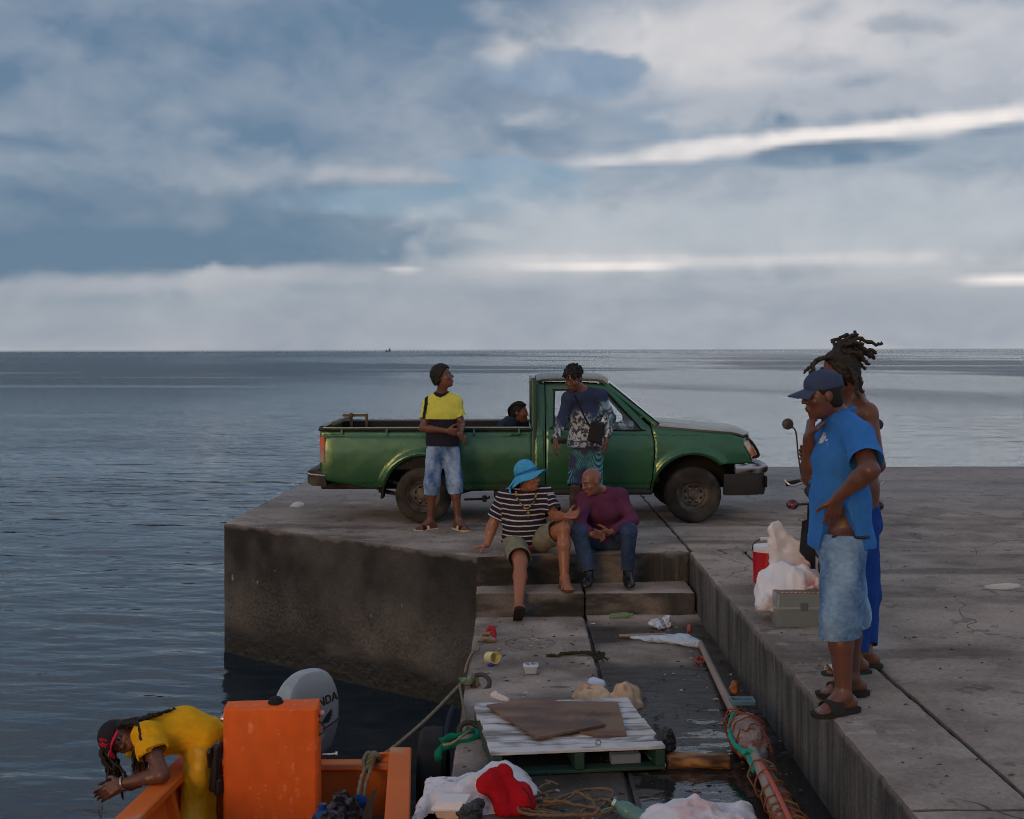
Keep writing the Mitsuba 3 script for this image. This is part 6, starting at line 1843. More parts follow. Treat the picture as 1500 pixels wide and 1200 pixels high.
tag(obj('white_sack', crease(crease(draped([(-0.504, 6.38, -0.45), (-0.479, 6.786, -0.45), (-0.455, 7.024, -0.42), (-0.3, 6.94, -0.4), (-0.187, 7.101, -0.4), (0.019, 7.149, -0.4), (0.145, 6.868, -0.42), (0.105, 6.641, -0.45), (-0.171, 6.503, -0.45), (-0.38, 6.562, -0.45)], -0.478, 0.13, 3, fold=0.6, fr=5.5), 0.022, 7, 3), 0.009, 19, 5), SHEET, None, True,
        sackc(rgb(194, 190, 194), rgb(216, 214, 220), rgb(188, 156, 148), 5, 0.5, 3, 0.55)), 'big crumpled white sack with pink stains, beside the red bag in front of the pallet', 'sack')
tag(obj('white_sack', crease(crease(draped([(0.61, 6.435, -0.47), (0.709, 6.573, -0.44), (0.836, 6.615, -0.42), (0.959, 6.625, -0.42), (1.024, 6.592, -0.44), (1.164, 6.601, -0.45), (1.225, 6.501, -0.47), (1.142, 6.2, -0.47), (0.831, 6.072, -0.47), (0.636, 6.2, -0.47)], -0.487, 0.12, 8, fold=0.6, fr=6), 0.022, 7, 4), 0.008, 20, 5), SHEET, None, True,
        sackc(rgb(206, 198, 198), rgb(222, 218, 224), rgb(196, 140, 136), 6, 0.5, 8)), 'wet white sack with faint red stains lying in the water by the green bottle', 'sack')
ts = tag(obj('tan_sack', crease(crease(cat([draped([(0.394, 8.708, -0.46), (0.467, 8.88, -0.44), (0.602, 8.796, -0.4), (0.668, 8.689, -0.4), (0.668, 8.457, -0.42), (0.519, 8.506, -0.46)], -0.482, 0.10, 12, fold=0.6, fr=8),
                                       draped([(0.6, 8.506, -0.46), (0.643, 8.731, -0.42), (0.711, 8.718, -0.38), (0.827, 8.731, -0.42), (0.89, 8.543, -0.47), (0.772, 8.384, -0.48), (0.662, 8.384, -0.48)], -0.484, 0.17, 15, fold=0.6, fr=7, power=0.8)]), 0.040, 8, 5), 0.012, 20, 6), SHEET, None, True,
                sackc(rgb(186, 148, 114), rgb(208, 180, 148), rgb(150, 100, 66), 8, 0.5, 4)), 'crumpled tan sack behind the white pallet', 'sack')
tag(obj('white_sheet', crumple(draped([(0.526, 9.089, -0.47), (0.561, 9.182, -0.46), (0.647, 9.106, -0.46), (0.636, 9.014, -0.47)], -0.482, 0.03, 2, fr=9), 0.005, 18, 5), SHEET, None, True, rgb(190, 200, 214)), 'piece of pale blue plastic sheet tucked behind the tan sack', 'plastic sheet')

# pallet: deck boards, stringers, bottom boards
pal = thing('pallet', 'white painted wooden pallet with green sides lying across the landing', 'pallet')
PR = rot([0, 0, 1], 7.3)
PO = np.array([-0.112, 7.07, 0])


def pl(m):
    return move(m, PO, PR)


rg = np.random.default_rng(3)
whitew = lambda v: mixc_rows(mixc(rgb(176, 176, 178), rgb(206, 205, 206), fb(v, (6, 25, 6), 3)), rgb(92, 86, 80), smooth01(0.48, 0.66, fb(v, (7, 34, 20), 6)) * 0.8)
for i in range(9):
    w_ = 0.098 + rg.uniform(-0.006, 0.006)
    b_ = box((0.485 + rg.uniform(-0.006, 0.006), 0.055 + i * 0.1145, -0.354 + rg.uniform(-0.002, 0.002)), (0.975 + rg.uniform(-0.012, 0.012), w_, 0.021), 0.004, rot([0, 0, 1], rg.uniform(-0.4, 0.4)))
    obj('deck_board', pl(crumple(vf(Manifold.hull_points(b_[0].astype(np.float32)).refine_to_length(0.05)), 0.003, 12, i)), WORN, pal, 30, whitew)
greenw = lambda v: mixc_rows(mixc(rgb(22, 50, 40), rgb(36, 74, 58), fb(v, (8, 8, 20), 3)), rgb(60, 54, 48), smooth01(0.5, 0.7, fb(v, 14, 6)) * 0.7)
for x in (0.03, 0.485, 0.94):
    obj('stringer', pl(box((x, 0.515, -0.411), (0.055, 1.02, 0.090), 0.005)), WORN, pal, 30, greenw)
for y in (0.06, 0.52, 0.97):
    obj('bottom_board', pl(box((0.485, y, -0.467), (0.965, 0.10, 0.020), 0.004)), WORN, pal, 30, greenw)
obj('eye_bolt', pl(move(tube(np.column_stack([0.014 * np.cos(a), 0 * a, 0.014 * np.sin(a)]), 0.003, 6, closed=True), (0.60, 0.06, -0.328))), METAL, pal, True, (0.2, 0.17, 0.14))
tag(obj('plastic_tray', pl(box((0.76, 0.10, -0.430), (0.17, 0.06, 0.055), 0.006)), PLASTIC, None, 30, rgb(120, 130, 142)), 'pale blue-grey plastic tray pushed under the front of the pallet', 'tray')


def board(pts, z, th, name, label, col, cat_='board'):
    p = np.array([q[:2] for q in pts])
    if shapely.Polygon(p).exterior.is_ccw is False:
        p = p[::-1]
    m = Manifold.extrude(CrossSection([p]), th).refine_to_length(0.05).translate((0, 0, z))
    return tag(obj(name, m, WORN, None, 30, col), label, cat_)


board([(0.126, 7.996, -0.33), (0.306, 8.074, -0.33), (0.653, 8.058, -0.33), (0.648, 7.37, -0.33), (0.472, 7.357, -0.33), (0.383, 7.423, -0.33), (0.35, 7.728, -0.33)], -0.342, 0.012, 'plywood_board', 'blood-stained brown plywood piece, lower right of the two boards on the pallet',
      lambda v: mixc_rows(mixc_rows(mixc(rgb(100, 74, 58), rgb(136, 106, 80), fb(v, (4, 16, 4), 3)), (0.035, 0.012, 0.014), 0.9 * np.exp(-((v[:, 0] - 0.50) / 0.16) ** 2 - ((v[:, 1] - 7.78) / 0.05) ** 2)), (0.05, 0.02, 0.018), 0.7 * np.exp(-((v[:, 0] - 0.55) / 0.12) ** 2 - ((v[:, 1] - 7.40) / 0.035) ** 2)))
board([(-0.159, 7.929, -0.32), (0.085, 8.053, -0.32), (0.247, 8.1, -0.32), (0.27, 8.021, -0.32), (0.538, 7.51, -0.32), (0.134, 7.259, -0.32)], -0.326, 0.013, 'plywood_board', 'dark brown slanting plywood sheet, upper left of the two boards on the pallet',
      lambda v: mixc_rows(mixc(rgb(92, 68, 56), rgb(132, 102, 80), smooth01(0.3, 0.7, fb(v, (3, 14, 3), 3))), rgb(70, 56, 54), 0.5 * smooth01(0.5, 0.65, fb(v, 6, 6))))

# red drawstring bag
rc = np.array((-0.021, 6.58, -0.408))
F = Field([rc], 0.32, 0.007)
F.ell(rc + [0.02, 0.0, -0.03], (0.135, 0.12, 0.105), None, 0.03)
F.ell(rc + [-0.045, 0.02, 0.075], (0.085, 0.085, 0.085), None, 0.05)
F.ell(rc + [-0.055, 0.02, 0.125], (0.045, 0.05, 0.035), None, 0.05)
F.ell(rc + [-0.10, 0.0, 0.05], (0.06, 0.06, 0.06), None, 0.04)
F.cut(rc + [0, 0, -0.115], (0, 0, -1))
m = crease(relax(F.mesh(), 1), 0.044, 5, 3, 5)
m = crease(m, 0.012, 13, 7)
m = crumple(m, 0.006, 20, 7)
rbg = tag(obj('drawstring_bag', m, CLOTH, None, True, lambda v: mixc(rgb(150, 14, 26), rgb(190, 24, 36), fb(v, 8, 2))), 'bright red drawstring bag lying on the white sack', 'bag')
obj('drawstring', cat([tube(spline([rc + q for q in ((-0.13, -0.05, 0.0), (-0.135, -0.09, -0.03), (-0.15, -0.09, -0.075), (-0.12, -0.10, -0.10))], 5), 0.004, 5), tube(spline([rc + q for q in ((0.07, -0.08, 0.07), (0.105, -0.10, 0.03), (0.12, -0.11, -0.03))], 5), 0.004, 5)]), CLOTH, rbg, True, (0.03, 0.025, 0.03))

# takeaway box and black bag
fx = np.array((-0.295, 6.52, -0.435))
tb = tag(obj('takeaway_box', move(Manifold.hull_points(np.array(rr(0.155, 0.135, -0.045, 0.02) + rr(0.185, 0.165, 0.0, 0.02), np.float32)), fx, rot([0, 0, 1], -12)), PLASTIC, None, 30, rgb(206, 184, 168)), 'white foam takeaway box on the near edge of the big white sack', 'food box')
obj('lid', move(cat([Manifold.hull_points(np.array(rr(0.200, 0.180, 0.002, 0.02) + rr(0.200, 0.180, 0.010, 0.02), np.float32)), Manifold.hull_points(np.array(rr(0.180, 0.160, 0.010, 0.02) + rr(0.150, 0.130, 0.038, 0.02), np.float32))]), fx, rot([0, 0, 1], -12) @ rot([0, 1, 0], -3)), PLASTIC, tb, 30, rgb(214, 206, 204))
tag(obj('black_bag', crumple(cat([blob((-0.209, 6.42, -0.441), (0.065, 0.06, 0.055), 3, 0.35, 1.6, 5), blob((-0.173, 6.46, -0.408), (0.035, 0.03, 0.035), 6, 0.3, 1.6, 4)]), 0.014, 18, 2), SHEET, None, True, (0.016, 0.017, 0.02)), 'small knotted black plastic bag between the takeaway box and the red bag', 'plastic bag')
tag(obj('black_bag', crumple(blob((0.868, 7.36, -0.366), (0.060, 0.07, 0.085), 9, 0.35, 1.7, 5), 0.014, 18, 4), SHEET, None, True, (0.012, 0.012, 0.014)), 'crumpled black bag at the right side of the pallet', 'plastic bag')

# wet rope tangle and thin line
rg = np.random.default_rng(12)
BROPE = rgb(120, 98, 76)
c0 = np.array((0.296, 6.613, -0.475))
loops = []
for i in range(5):
    p = []
    ph, rx, ry = rg.uniform(0, 6), rg.uniform(0.05, 0.20), rg.uniform(0.05, 0.20)
    cx = c0 + [rg.uniform(-0.09, 0.10), rg.uniform(-0.16, 0.14), 0]
    for q in np.linspace(0, rg.uniform(3.0, 6.0), 9):
        p.append(cx + [rx * math.cos(q + ph) + rg.uniform(-0.04, 0.04), ry * math.sin(q + ph) + rg.uniform(-0.04, 0.04), 0.008 + 0.006 * i + rg.uniform(0, 0.018)])
    loops.append(p)
tk = None
for i, p in enumerate(loops):
    if i == 0:
        tk = rope('rope_tangle', p, 0.0075, BROPE, 'tangle of brown wet rope between the red bag and the green bottle', jitter=0.002, seed=i, n=6)
    else:
        rope('loop', p, 0.0075, BROPE, None, parent=tk, jitter=0.002, seed=i, n=6)
rope('loop', [(0.105, 6.641, -0.45), (0.228, 6.662, -0.45), (0.357, 6.786, -0.45), (0.487, 6.807, -0.45), (0.522, 6.752, -0.46), (0.45, 6.57, -0.46)], 0.008, BROPE, None, parent=tk, n=6)
rope('green_line', [(0.391, 6.407, -0.46), (0.464, 6.531, -0.46), (0.534, 6.551, -0.46), (0.668, 6.512, -0.46), (0.728, 6.435, -0.46), (0.802, 6.483, -0.46), (0.819, 6.407, -0.46)], 0.0055, rgb(120, 170, 146), 'thin pale green fishing line curling round the green bottle', twist=0)


def bottle(name, c, R, L, r, col, label, cap):
    prof = [(0.0, 0.0), (r * 0.8, 0.0), (r, r * 0.25), (r, L * 0.18), (r * 0.93, L * 0.22), (r, L * 0.26), (r, L * 0.42), (r * 0.93, L * 0.46), (r, L * 0.5), (r, L * 0.64), (r * 0.75, L * 0.78), (r * 0.38, L * 0.88), (r * 0.34, L * 0.93)]
    k = tag(obj(name, crumple(move(lathe(prof, 28), c, R), r * 0.10, 3 / r / 3, 3), 'm_clear', None, True, col), label, 'plastic bottle')
    obj('cap', move(lathe([(0, L), (r * 0.40, L), (r * 0.42, L * 0.985), (r * 0.42, L * 0.925), (r * 0.3, L * 0.92)], 16), c, R), PLASTIC, k, 30, cap)
    return k


bottle('plastic_bottle', np.array((0.669, 6.42, -0.488)), rot([0, 1, 0], -62) @ rot([1, 0, 0], -12), 0.20, 0.042, rgb(150, 196, 190), 'pale green plastic bottle lying in front of the wet white sack', rgb(170, 210, 204))
bottle('plastic_bottle', np.array((1.394, 6.72, -0.506)), rot([0, 1, 0], -20) @ rot([1, 0, 0], -60), 0.20, 0.036, rgb(196, 204, 214), 'clear plastic bottle floating by the quay wall', rgb(190, 196, 206))
bottle('plastic_bottle', np.array((0.845, 11.229, -0.455)), rot([0, 1, 0], 84), 0.20, 0.030, rgb(170, 196, 160), 'crushed clear green bottle at the foot of the step', rgb(90, 150, 80))

# baulk of rotten wood
lg = Manifold.hull_points(box((0.985 + 0.055, 7.28, -0.452), (0.375, 0.10, 0.085), 0.02, rot([0, 0, 1], -4))[0].astype(np.float32)).refine_to_length(0.015)
tag(obj('wood_baulk', crumple(crumple(vf(lg), 0.030, 7, 4, (0.35, 1, 1.4)), 0.010, 30, 8, (0.3, 1, 1)), WORN, None, True, lambda v: mixc(rgb(68, 42, 28), rgb(160, 116, 72), smooth01(0.3, 0.72, fb(v, (8, 30, 30), 3)) * (0.4 + 0.6 * (v[:, 2] > -0.46)))), 'short rotten brown baulk of wood between the pallet and the net bundle', 'wood')

# pole with rolled net and sail
b0, b1 = np.array([1.44, 10.05, -0.44]), np.array([1.36, 7.75, -0.36])
pole = tag(obj('pole', tube(spline([(1.475, 10.2, -0.45), (1.44, 9.4, -0.44), (1.395, 8.4, -0.42), (1.35, 7.6, -0.36), (1.30, 6.6, -0.37), (1.28, 5.7, -0.40)], 8), np.interp(np.linspace(0, 1, 41), [0, 1], [0.024, 0.034]), 10), WORN, None, True, lambda v: mixc(rgb(120, 106, 96), rgb(156, 142, 132), fb(v, (20, 3, 20), 3))), 'long grey wooden pole lying beside the quay wall', 'pole')
nb = Manifold.hull_points(np.vstack([move(trimesh.creation.icosphere(subdivisions=3, radius=1), p, None)[0] * 1 for p in []] + [np.array(trimesh.creation.icosphere(subdivisions=3, radius=r_).vertices) + p for p, r_ in (((1.365, 7.72, -0.385), 0.075), ((1.36, 7.54, -0.375), 0.112), ((1.35, 7.34, -0.380), 0.104), ((1.34, 7.14, -0.39), 0.055))]).astype(np.float32)).refine_to_length(0.016)
nc = lambda v: mixc_rows(mixc(rgb(104, 92, 88), rgb(160, 150, 148), fb(v, 10, 3)), rgb(140, 84, 70), smooth01(0.54, 0.66, fb(v, (18, 30, 18), 6)) * 0.7)
net = tag(obj('net_bundle', crumple(crease(vf(nb), 0.030, 9, 2), 0.018, 24, 6), CLOTH, None, True, nc), 'fat bundle of grey and red net rolled round the pole', 'fishing net')
rg = np.random.default_rng(5)
RED = rgb(136, 74, 60)
for i in range(8):
    yy = 7.70 - 0.07 * i + rg.uniform(-0.03, 0.03)
    rr_ = np.interp(yy, [7.0, 7.14, 7.34, 7.54, 7.72], [0.040, 0.052, 0.098, 0.106, 0.072]) + 0.006
    q = np.linspace(-0.4, 2 * np.pi - 0.8, 16)
    tl = rg.uniform(-0.10, 0.10)
    p = np.column_stack([1.355 + rr_ * np.cos(q), yy + tl * np.sin(q + i) + rg.normal(0, 0.008, 16), -0.372 + rr_ * np.sin(q)]) + rg.normal(0, 0.007, (16, 3))
    obj('lashing', tube(spline(p, 3), 0.0045, 6, twist=120), CLOTH, net, True, (lambda v: mixc(np.asarray(RED) * 0.7, np.asarray(RED) * 1.2, fb(v, 30, 2))))
rope('teal_rope', [(1.363, 7.85, -0.34), (1.308, 7.72, -0.328), (1.255, 7.5, -0.353), (1.249, 7.28, -0.365), (1.282, 7.12, -0.361), (1.286, 7.02, -0.367), (1.275, 6.88, -0.381)], 0.014, rgb(40, 150, 132), 'teal rope tied along the left side of the net bundle', seed=2, twist=70)
rope('teal_rope', [(1.252, 7.08, -0.356), (1.282, 7.08, -0.334), (1.312, 7.04, -0.344), (1.319, 6.96, -0.363), (1.303, 6.84, -0.382)], 0.012, rgb(48, 150, 130), 'short teal rope knotted at the near end of the net bundle', seed=3, twist=70)
wr = Manifold.hull_points(np.vstack([np.array(trimesh.creation.icosphere(subdivisions=3, radius=r_).vertices) + p for p, r_ in (((1.335, 6.95, -0.385), 0.042), ((1.325, 6.5, -0.40), 0.066), ((1.30, 6.0, -0.405), 0.072), ((1.29, 5.6, -0.41), 0.07))]).astype(np.float32)).refine_to_length(0.018)
wn = tag(obj('rolled_net', crumple(crumple(vf(wr), 0.022, 10, 5, (1, 3, 1)), 0.010, 34, 6), CLOTH, None, True, lambda v: mixc_rows(mixc(rgb(66, 54, 50), rgb(128, 110, 100), fb(v, 20, 3)), rgb(140, 78, 46), smooth01(0.52, 0.66, fb(v, (24, 18, 24), 7)) * 0.8)), 'narrow roll of net lashed to the nearest end of the pole', 'fishing net')
for i in range(9):
    yy = 6.85 - 0.14 * i
    q = np.linspace(0, 2 * np.pi, 13)
    rr_ = 0.076
    p = np.column_stack([1.322 + rr_ * np.cos(q), yy + 0.05 * np.sin(q + i), -0.400 + rr_ * np.sin(q)]) + rg.normal(0, 0.004, (13, 3))
    obj('lashing', tube(p, 0.005, 6), CLOTH, wn, True, rgb(128, 70, 60) if i % 2 else rgb(120, 92, 60))
obj('red_strip', tube(spline([(1.315, 6.92, -0.340), (1.31, 6.6, -0.328), (1.295, 6.2, -0.328), (1.28, 5.8, -0.335)], 5), 0.014, 6, flat=0.5), CLOTH, wn, True, rgb(176, 96, 82))
tag(obj('rolled_sail', crumple(crumple(vf(Manifold.hull_points(np.vstack([np.array(trimesh.creation.icosphere(subdivisions=3, radius=r_).vertices) * [1, 1, 0.62] + p for p, r_ in (((0.962, 10.45, -0.46), 0.028), ((1.144, 10.353, -0.455), 0.055), ((1.359, 10.331, -0.45), 0.085), ((1.458, 10.186, -0.45), 0.055))]).astype(np.float32)).refine_to_length(0.014)), 0.030, 9, 3, (0.5, 1, 1)), 0.012, 20, 5), SHEET, None, True, lambda v: mixc(rgb(150, 166, 186), rgb(200, 212, 226), fb(v, 12, 3))), 'pale blue rolled sailcloth at the far end of the pole', 'sailcloth')
tag(obj('stick', tube([(0.862, 10.5, -0.46), (1.244, 10.505, -0.45)], 0.014, 7), WORN, None, True, rgb(150, 130, 108)), 'thin stick poking out of the pale blue sailcloth', 'stick')
tag(obj('white_bag', crumple(crease(cat([blob((1.208, 10.932, -0.44), (0.055, 0.05, 0.05), 4, 0.4, 1.5, 4), blob((1.304, 10.96, -0.44), (0.045, 0.05, 0.06), 7, 0.4, 1.5, 4), blob((1.241, 10.864, -0.46), (0.05, 0.05, 0.025), 9, 0.3, 1.5, 4)]), 0.030, 13, 2), 0.006, 40, 3), SHEET, None, True, rgb(196, 206, 222)), 'small crumpled white plastic bag near the foot of the step', 'plastic bag')
tag(obj('coconut_husk', crumple(blob((1.471, 8.6, -0.391), (0.032, 0.045, 0.055), 3, 0.3, 1.5, 4), 0.010, 30, 2, (1, 1, 0.3)), WORN, None, True, lambda v: mixc(rgb(96, 58, 34), rgb(172, 110, 62), fb(v, (40, 40, 12), 3))), 'orange-brown husk at the foot of the quay wall', 'husk')
tr = tag(obj('blue_tray', cat([box((1.42, 8.02, -0.33), (0.14, 0.10, 0.012), 0.003)] + [box((1.42 + x, 8.02 + y, -0.318), (sx, sy, 0.03), 0.003) for x, y, sx, sy in ((-0.07, 0, 0.008, 0.108), (0.07, 0, 0.008, 0.108), (0, -0.05, 0.148, 0.008), (0, 0.05, 0.148, 0.008))]), PLASTIC, None, 30, rgb(96, 128, 148)), 'small blue tray lying on the far end of the net bundle', 'tray')
rope('red_rope', [(1.37, 9.709, -0.47), (1.413, 9.797, -0.46), (1.435, 9.667, -0.46), (1.382, 9.583, -0.46), (1.365, 9.752, -0.47)], 0.009, rgb(150, 74, 54), 'scrap of red cord beside the pole')
tag(obj('red_float', crumple(blob((1.445, 10.6, -0.426), (0.022, 0.03, 0.04), 2, 0.2), 0.004, 20, 2), PLASTIC, None, True, rgb(150, 86, 80)), 'small faded red float at the end of the rolled sailcloth', 'float')

# small things on the dry half
MZ = -0.474
mg = np.array((-0.208, 9.626, -0.44))
RM = rot([0, 0, 1], 30) @ rot([1, 0, 0], 82)
mug = tag(obj('mug', move(lathe([(0.0, 0.008), (0.036, 0.008), (0.040, 0.10), (0.044, 0.10), (0.041, 0.0), (0.0, 0.0)], 24), mg + [0.03, 0.05, 0.006], RM), PLASTIC, None, 30, rgb(206, 200, 140)), 'pale yellow plastic mug lying on its side on the landing', 'mug')
obj('handle', move(tube(spline([(0.040, 0, 0.08), (0.068, 0, 0.075), (0.072, 0, 0.04), (0.040, 0, 0.025)], 5), 0.006, 6), mg + [0.03, 0.05, 0.006], RM), PLASTIC, mug, True, rgb(206, 200, 140))
tag(obj('bottle_cap', lathe([(0, 0.012), (0.020, 0.012), (0.022, 0.010), (0.022, 0.0), (0.018, 0)], 16, (-0.161, 9.582, -0.475)), PLASTIC, None, 30, rgb(40, 44, 170)), 'small bright blue cap beside the yellow mug', 'bottle cap')
bc = np.array((0.132, 9.32, -0.475))
wc = tag(obj('white_tub', move(cat([Manifold.hull_points(np.array(rr(0.085, 0.075, 0.0, 0.014) + rr(0.102, 0.090, 0.05, 0.014), np.float32))]), bc + [0, 0.05, 0]), PLASTIC, None, 30, rgb(170, 178, 190)), 'small white plastic tub with a marked lid on the landing', 'tub')
obj('lid', move(Manifold.hull_points(np.array(rr(0.112, 0.10, 0.051, 0.014) + rr(0.106, 0.094, 0.062, 0.014), np.float32)), bc + [0, 0.05, 0]), PLASTIC, wc, 30, rgb(190, 198, 208))
for x, y, w_ in ((-0.03, 0.02, 0.030), (0.01, 0.022, 0.018), (0.03, 0.0, 0.026), (-0.02, -0.015, 0.022), (0.012, -0.008, 0.014)):
    obj('mark', box(bc + [x, 0.05 + y, 0.0635], (w_, 0.014, 0.002)), PLASTIC, wc, 30, rgb(64, 74, 86))
sh = np.array((-0.186, 10.37, -0.475))
rs = rope('shackle_rope', [sh + [-0.10, -0.06, 0.02], sh + [-0.05, -0.05, 0.035], sh + [0.0, -0.03, 0.03], sh + [0.05, -0.02, 0.02], sh + [-0.01, -0.01, 0.015], sh + [-0.07, 0.02, 0.03], sh + [-0.04, 0.06, 0.05], sh + [0.01, 0.03, 0.06]], 0.016, rgb(148, 132, 112), 'knotted rope end with a red hose guard near the step', seed=6)
obj('red_guard', tube(spline([sh + [-0.02, 0.05, 0.03], sh + [-0.005, 0.06, 0.085], sh + [0.025, 0.05, 0.10], sh + [0.04, 0.02, 0.06], sh + [0.035, 0.0, 0.02]], 5), 0.019, 8), RUBBER, rs, True, rgb(158, 40, 46))
rope('tail', [sh + [-0.10, -0.06, 0.02], (-0.266, 10.109, -0.475), (-0.314, 9.949, -0.475), (-0.34, 9.645, -0.475), (-0.346, 9.379, -0.475)], 0.008, rgb(140, 118, 96), None, parent=rs)
sw = rope('seaweed', [(0.26, 9.883, -0.47), (0.322, 9.861, -0.47), (0.417, 9.907, -0.46), (0.499, 9.973, -0.47), (0.607, 9.95, -0.47), (0.663, 9.838, -0.48)], 0.011, lambda v: mixc(rgb(34, 52, 30), rgb(74, 70, 46), fb(v, 20, 2)), 'strand of green seaweed drying on the landing', cat_='seaweed', seed=9, jitter=0.004)
rg = np.random.default_rng(21)
for i in range(9):
    p0 = np.array((0.564, 9.928, -0.47))
    rope('frond', [p0 + [-0.20 + 0.03 * i, rg.uniform(-0.02, 0.02), 0.005], p0 + [-0.08 + 0.02 * i, rg.uniform(-0.05, 0.05), 0.01], p0 + [0.04 + rg.uniform(0, 0.1), rg.uniform(-0.14, 0.06), 0.004], p0 + [0.06 + rg.uniform(0, 0.12), rg.uniform(-0.25, 0.05), 0.0]], 0.0055, rgb(50, 50, 36), None, parent=sw, seed=i, jitter=0.002, twist=0)
tag(obj('white_scrap', crumple(draped([(-0.157, 8.763, -0.47), (-0.112, 8.834, -0.47), (-0.083, 8.763, -0.47), (-0.018, 8.643, -0.47), (-0.054, 8.626, -0.47), (-0.119, 8.694, -0.47)], -0.479, 0.02, 4, res=0.006, fr=12), 0.004, 25, 2), CLOTH, None, True, rgb(206, 196, 188)), 'torn white scrap of cloth behind the left corner of the pallet', 'cloth scrap')

# ---------------------------------------------------------------- on the quay: sacks, coolers, motorcycle, scraps
bc = np.array([1.87, 9.0, 0.0])


def sack(balls, seed, a1, a2, edge=0.014):
    """a stuffed plastic sack: a hull over its lumps, creased into folds"""
    ic = np.array(trimesh.creation.icosphere(subdivisions=2, radius=1).vertices)
    ms = [vf(Manifold.hull_points(np.vstack([ic * r_ + p for p, r_ in g]).astype(np.float32))) for g in balls]
    u = Manifold.batch_boolean([Manifold(__import__('manifold3d').Mesh(m[0].astype(np.float32), m[1].astype(np.uint32))) for m in ms], __import__('manifold3d').OpType.Add).refine_to_length(edge)
    m = relax(u, 3)
    m = crease(m, a1, 6, seed, 6)
    m = crease(m, a2, 15, seed + 3, 6)
    v, f = crumple(m, a2 * 0.35, 34, seed)
    v[:, 2] = np.maximum(v[:, 2], 0.004)
    return v, f


m = sack([[((1.696, 8.9, 0.089), 0.05), ((1.733, 8.95, 0.258), 0.055), ((1.818, 8.95, 0.333), 0.06), ((1.714, 8.8, 0.118), 0.05), ((1.899, 8.8, 0.132), 0.06), ((1.944, 8.9, 0.323), 0.07), ((2.082, 8.95, 0.267), 0.08), ((2.07, 8.9, 0.098), 0.06), ((1.926, 9.15, 0.087), 0.06)]], 3, 0.034, 0.018)
tag(obj('fish_sack', m, SHEET, None, True, lambda v: mixc_rows(mixc_rows(mixc(rgb(208, 212, 222), rgb(230, 233, 240), fb(v, 10, 3)), rgb(160, 108, 104), smooth01(0.52, 0.68, fb(v, 13, 5)) * smooth01(0.30, 0.05, v[:, 2]) * 0.7), rgb(176, 44, 48), 0.8 * np.exp(-(((v[:, 0] - 2.05) / 0.07) ** 2 + ((v[:, 2] - 0.24) / 0.06) ** 2)) * (fb(v, 22, 8) > 0.45))), 'crinkled white plastic sack with blood stains, behind the grey box', 'sack')
m = sack([[((1.825, 9.1, 0.624), 0.030), ((1.873, 9.15, 0.627), 0.026), ((1.814, 9.12, 0.477), 0.03), ((1.843, 9.12, 0.309), 0.05), ((1.936, 9.15, 0.545), 0.03), ((1.937, 9.2, 0.271), 0.07)], [((1.824, 9.12, 0.477), 0.03), ((1.926, 9.15, 0.54), 0.03), ((2.042, 9.15, 0.463), 0.035), ((2.119, 9.15, 0.367), 0.05), ((2.131, 9.2, 0.126), 0.07), ((1.888, 9.2, 0.126), 0.07)]], 14, 0.026, 0.012)
tag(obj('plastic_sack', m, SHEET, None, True, lambda v: mixc_rows(mixc_rows(mixc(rgb(206, 204, 208), rgb(224, 222, 226), fb(v, 9, 3)), rgb(222, 216, 214), smooth01(0.50, 0.60, v[:, 2] + 0.1 * (fb(v, 9, 6) - 0.5))), rgb(206, 150, 144), 0.5 * np.exp(-(((v[:, 0] - 2.06) / 0.08) ** 2 + ((v[:, 2] - 0.34) / 0.09) ** 2)))), 'tall pale plastic sack with its neck standing up, behind the crinkled white sack', 'sack')
rcx = np.array([2.045, 10.32, 0.0])
co = tag(obj('red_cooler', lathe([(0, 0.0), (0.118, 0.0), (0.128, 0.012), (0.132, 0.255), (0.0, 0.255)], 32, rcx), PLASTIC, None, 30, rgb(176, 20, 32)), 'red drinks cooler with a white lid behind the sacks', 'cooler')
obj('lid', lathe([(0.0, 0.30), (0.12, 0.30), (0.138, 0.290), (0.140, 0.256), (0.0, 0.256)], 32, rcx), PLASTIC, co, 30, rgb(206, 204, 206))
q = np.linspace(0, np.pi, 15)
obj('bail_handle', tube(np.column_stack([rcx[0] - 0.142 * np.cos(q), np.full(15, rcx[1] - 0.03), 0.26 + 0.10 * np.sin(q) ** 0.6]), 0.005, 6), METAL, co, True, (0.05, 0.05, 0.055))
obj('grip', tube([(rcx[0] - 0.08, rcx[1] - 0.03, 0.355), (rcx[0] + 0.08, rcx[1] - 0.03, 0.355)], 0.014, 8), PLASTIC, co, True, rgb(200, 198, 198))
gx = np.array([1.925, 8.78, 0.0])
gb = tag(obj('grey_box', move(Manifold.hull_points(np.array(rr(0.315, 0.22, 0.0, 0.02) + rr(0.335, 0.245, 0.125, 0.02), np.float32)), gx), PLASTIC, None, 30, lambda v: mixc(rgb(106, 116, 118), rgb(124, 132, 134), fb(v, 8, 2))), 'grey plastic storage box in front of the white sack, by the blue shirted man', 'box')
obj('upper_half', move(Manifold.hull_points(np.array(rr(0.335, 0.245, 0.130, 0.02) + rr(0.315, 0.225, 0.222, 0.02), np.float32)), gx), PLASTIC, gb, 30, lambda v: mixc(rgb(104, 114, 116), rgb(122, 130, 132), fb(v, 8, 3)))
obj('seam', move(Manifold.hull_points(np.array(rr(0.348, 0.258, 0.122, 0.02) + rr(0.348, 0.258, 0.134, 0.02), np.float32)), gx), PLASTIC, gb, 30, rgb(140, 148, 150))
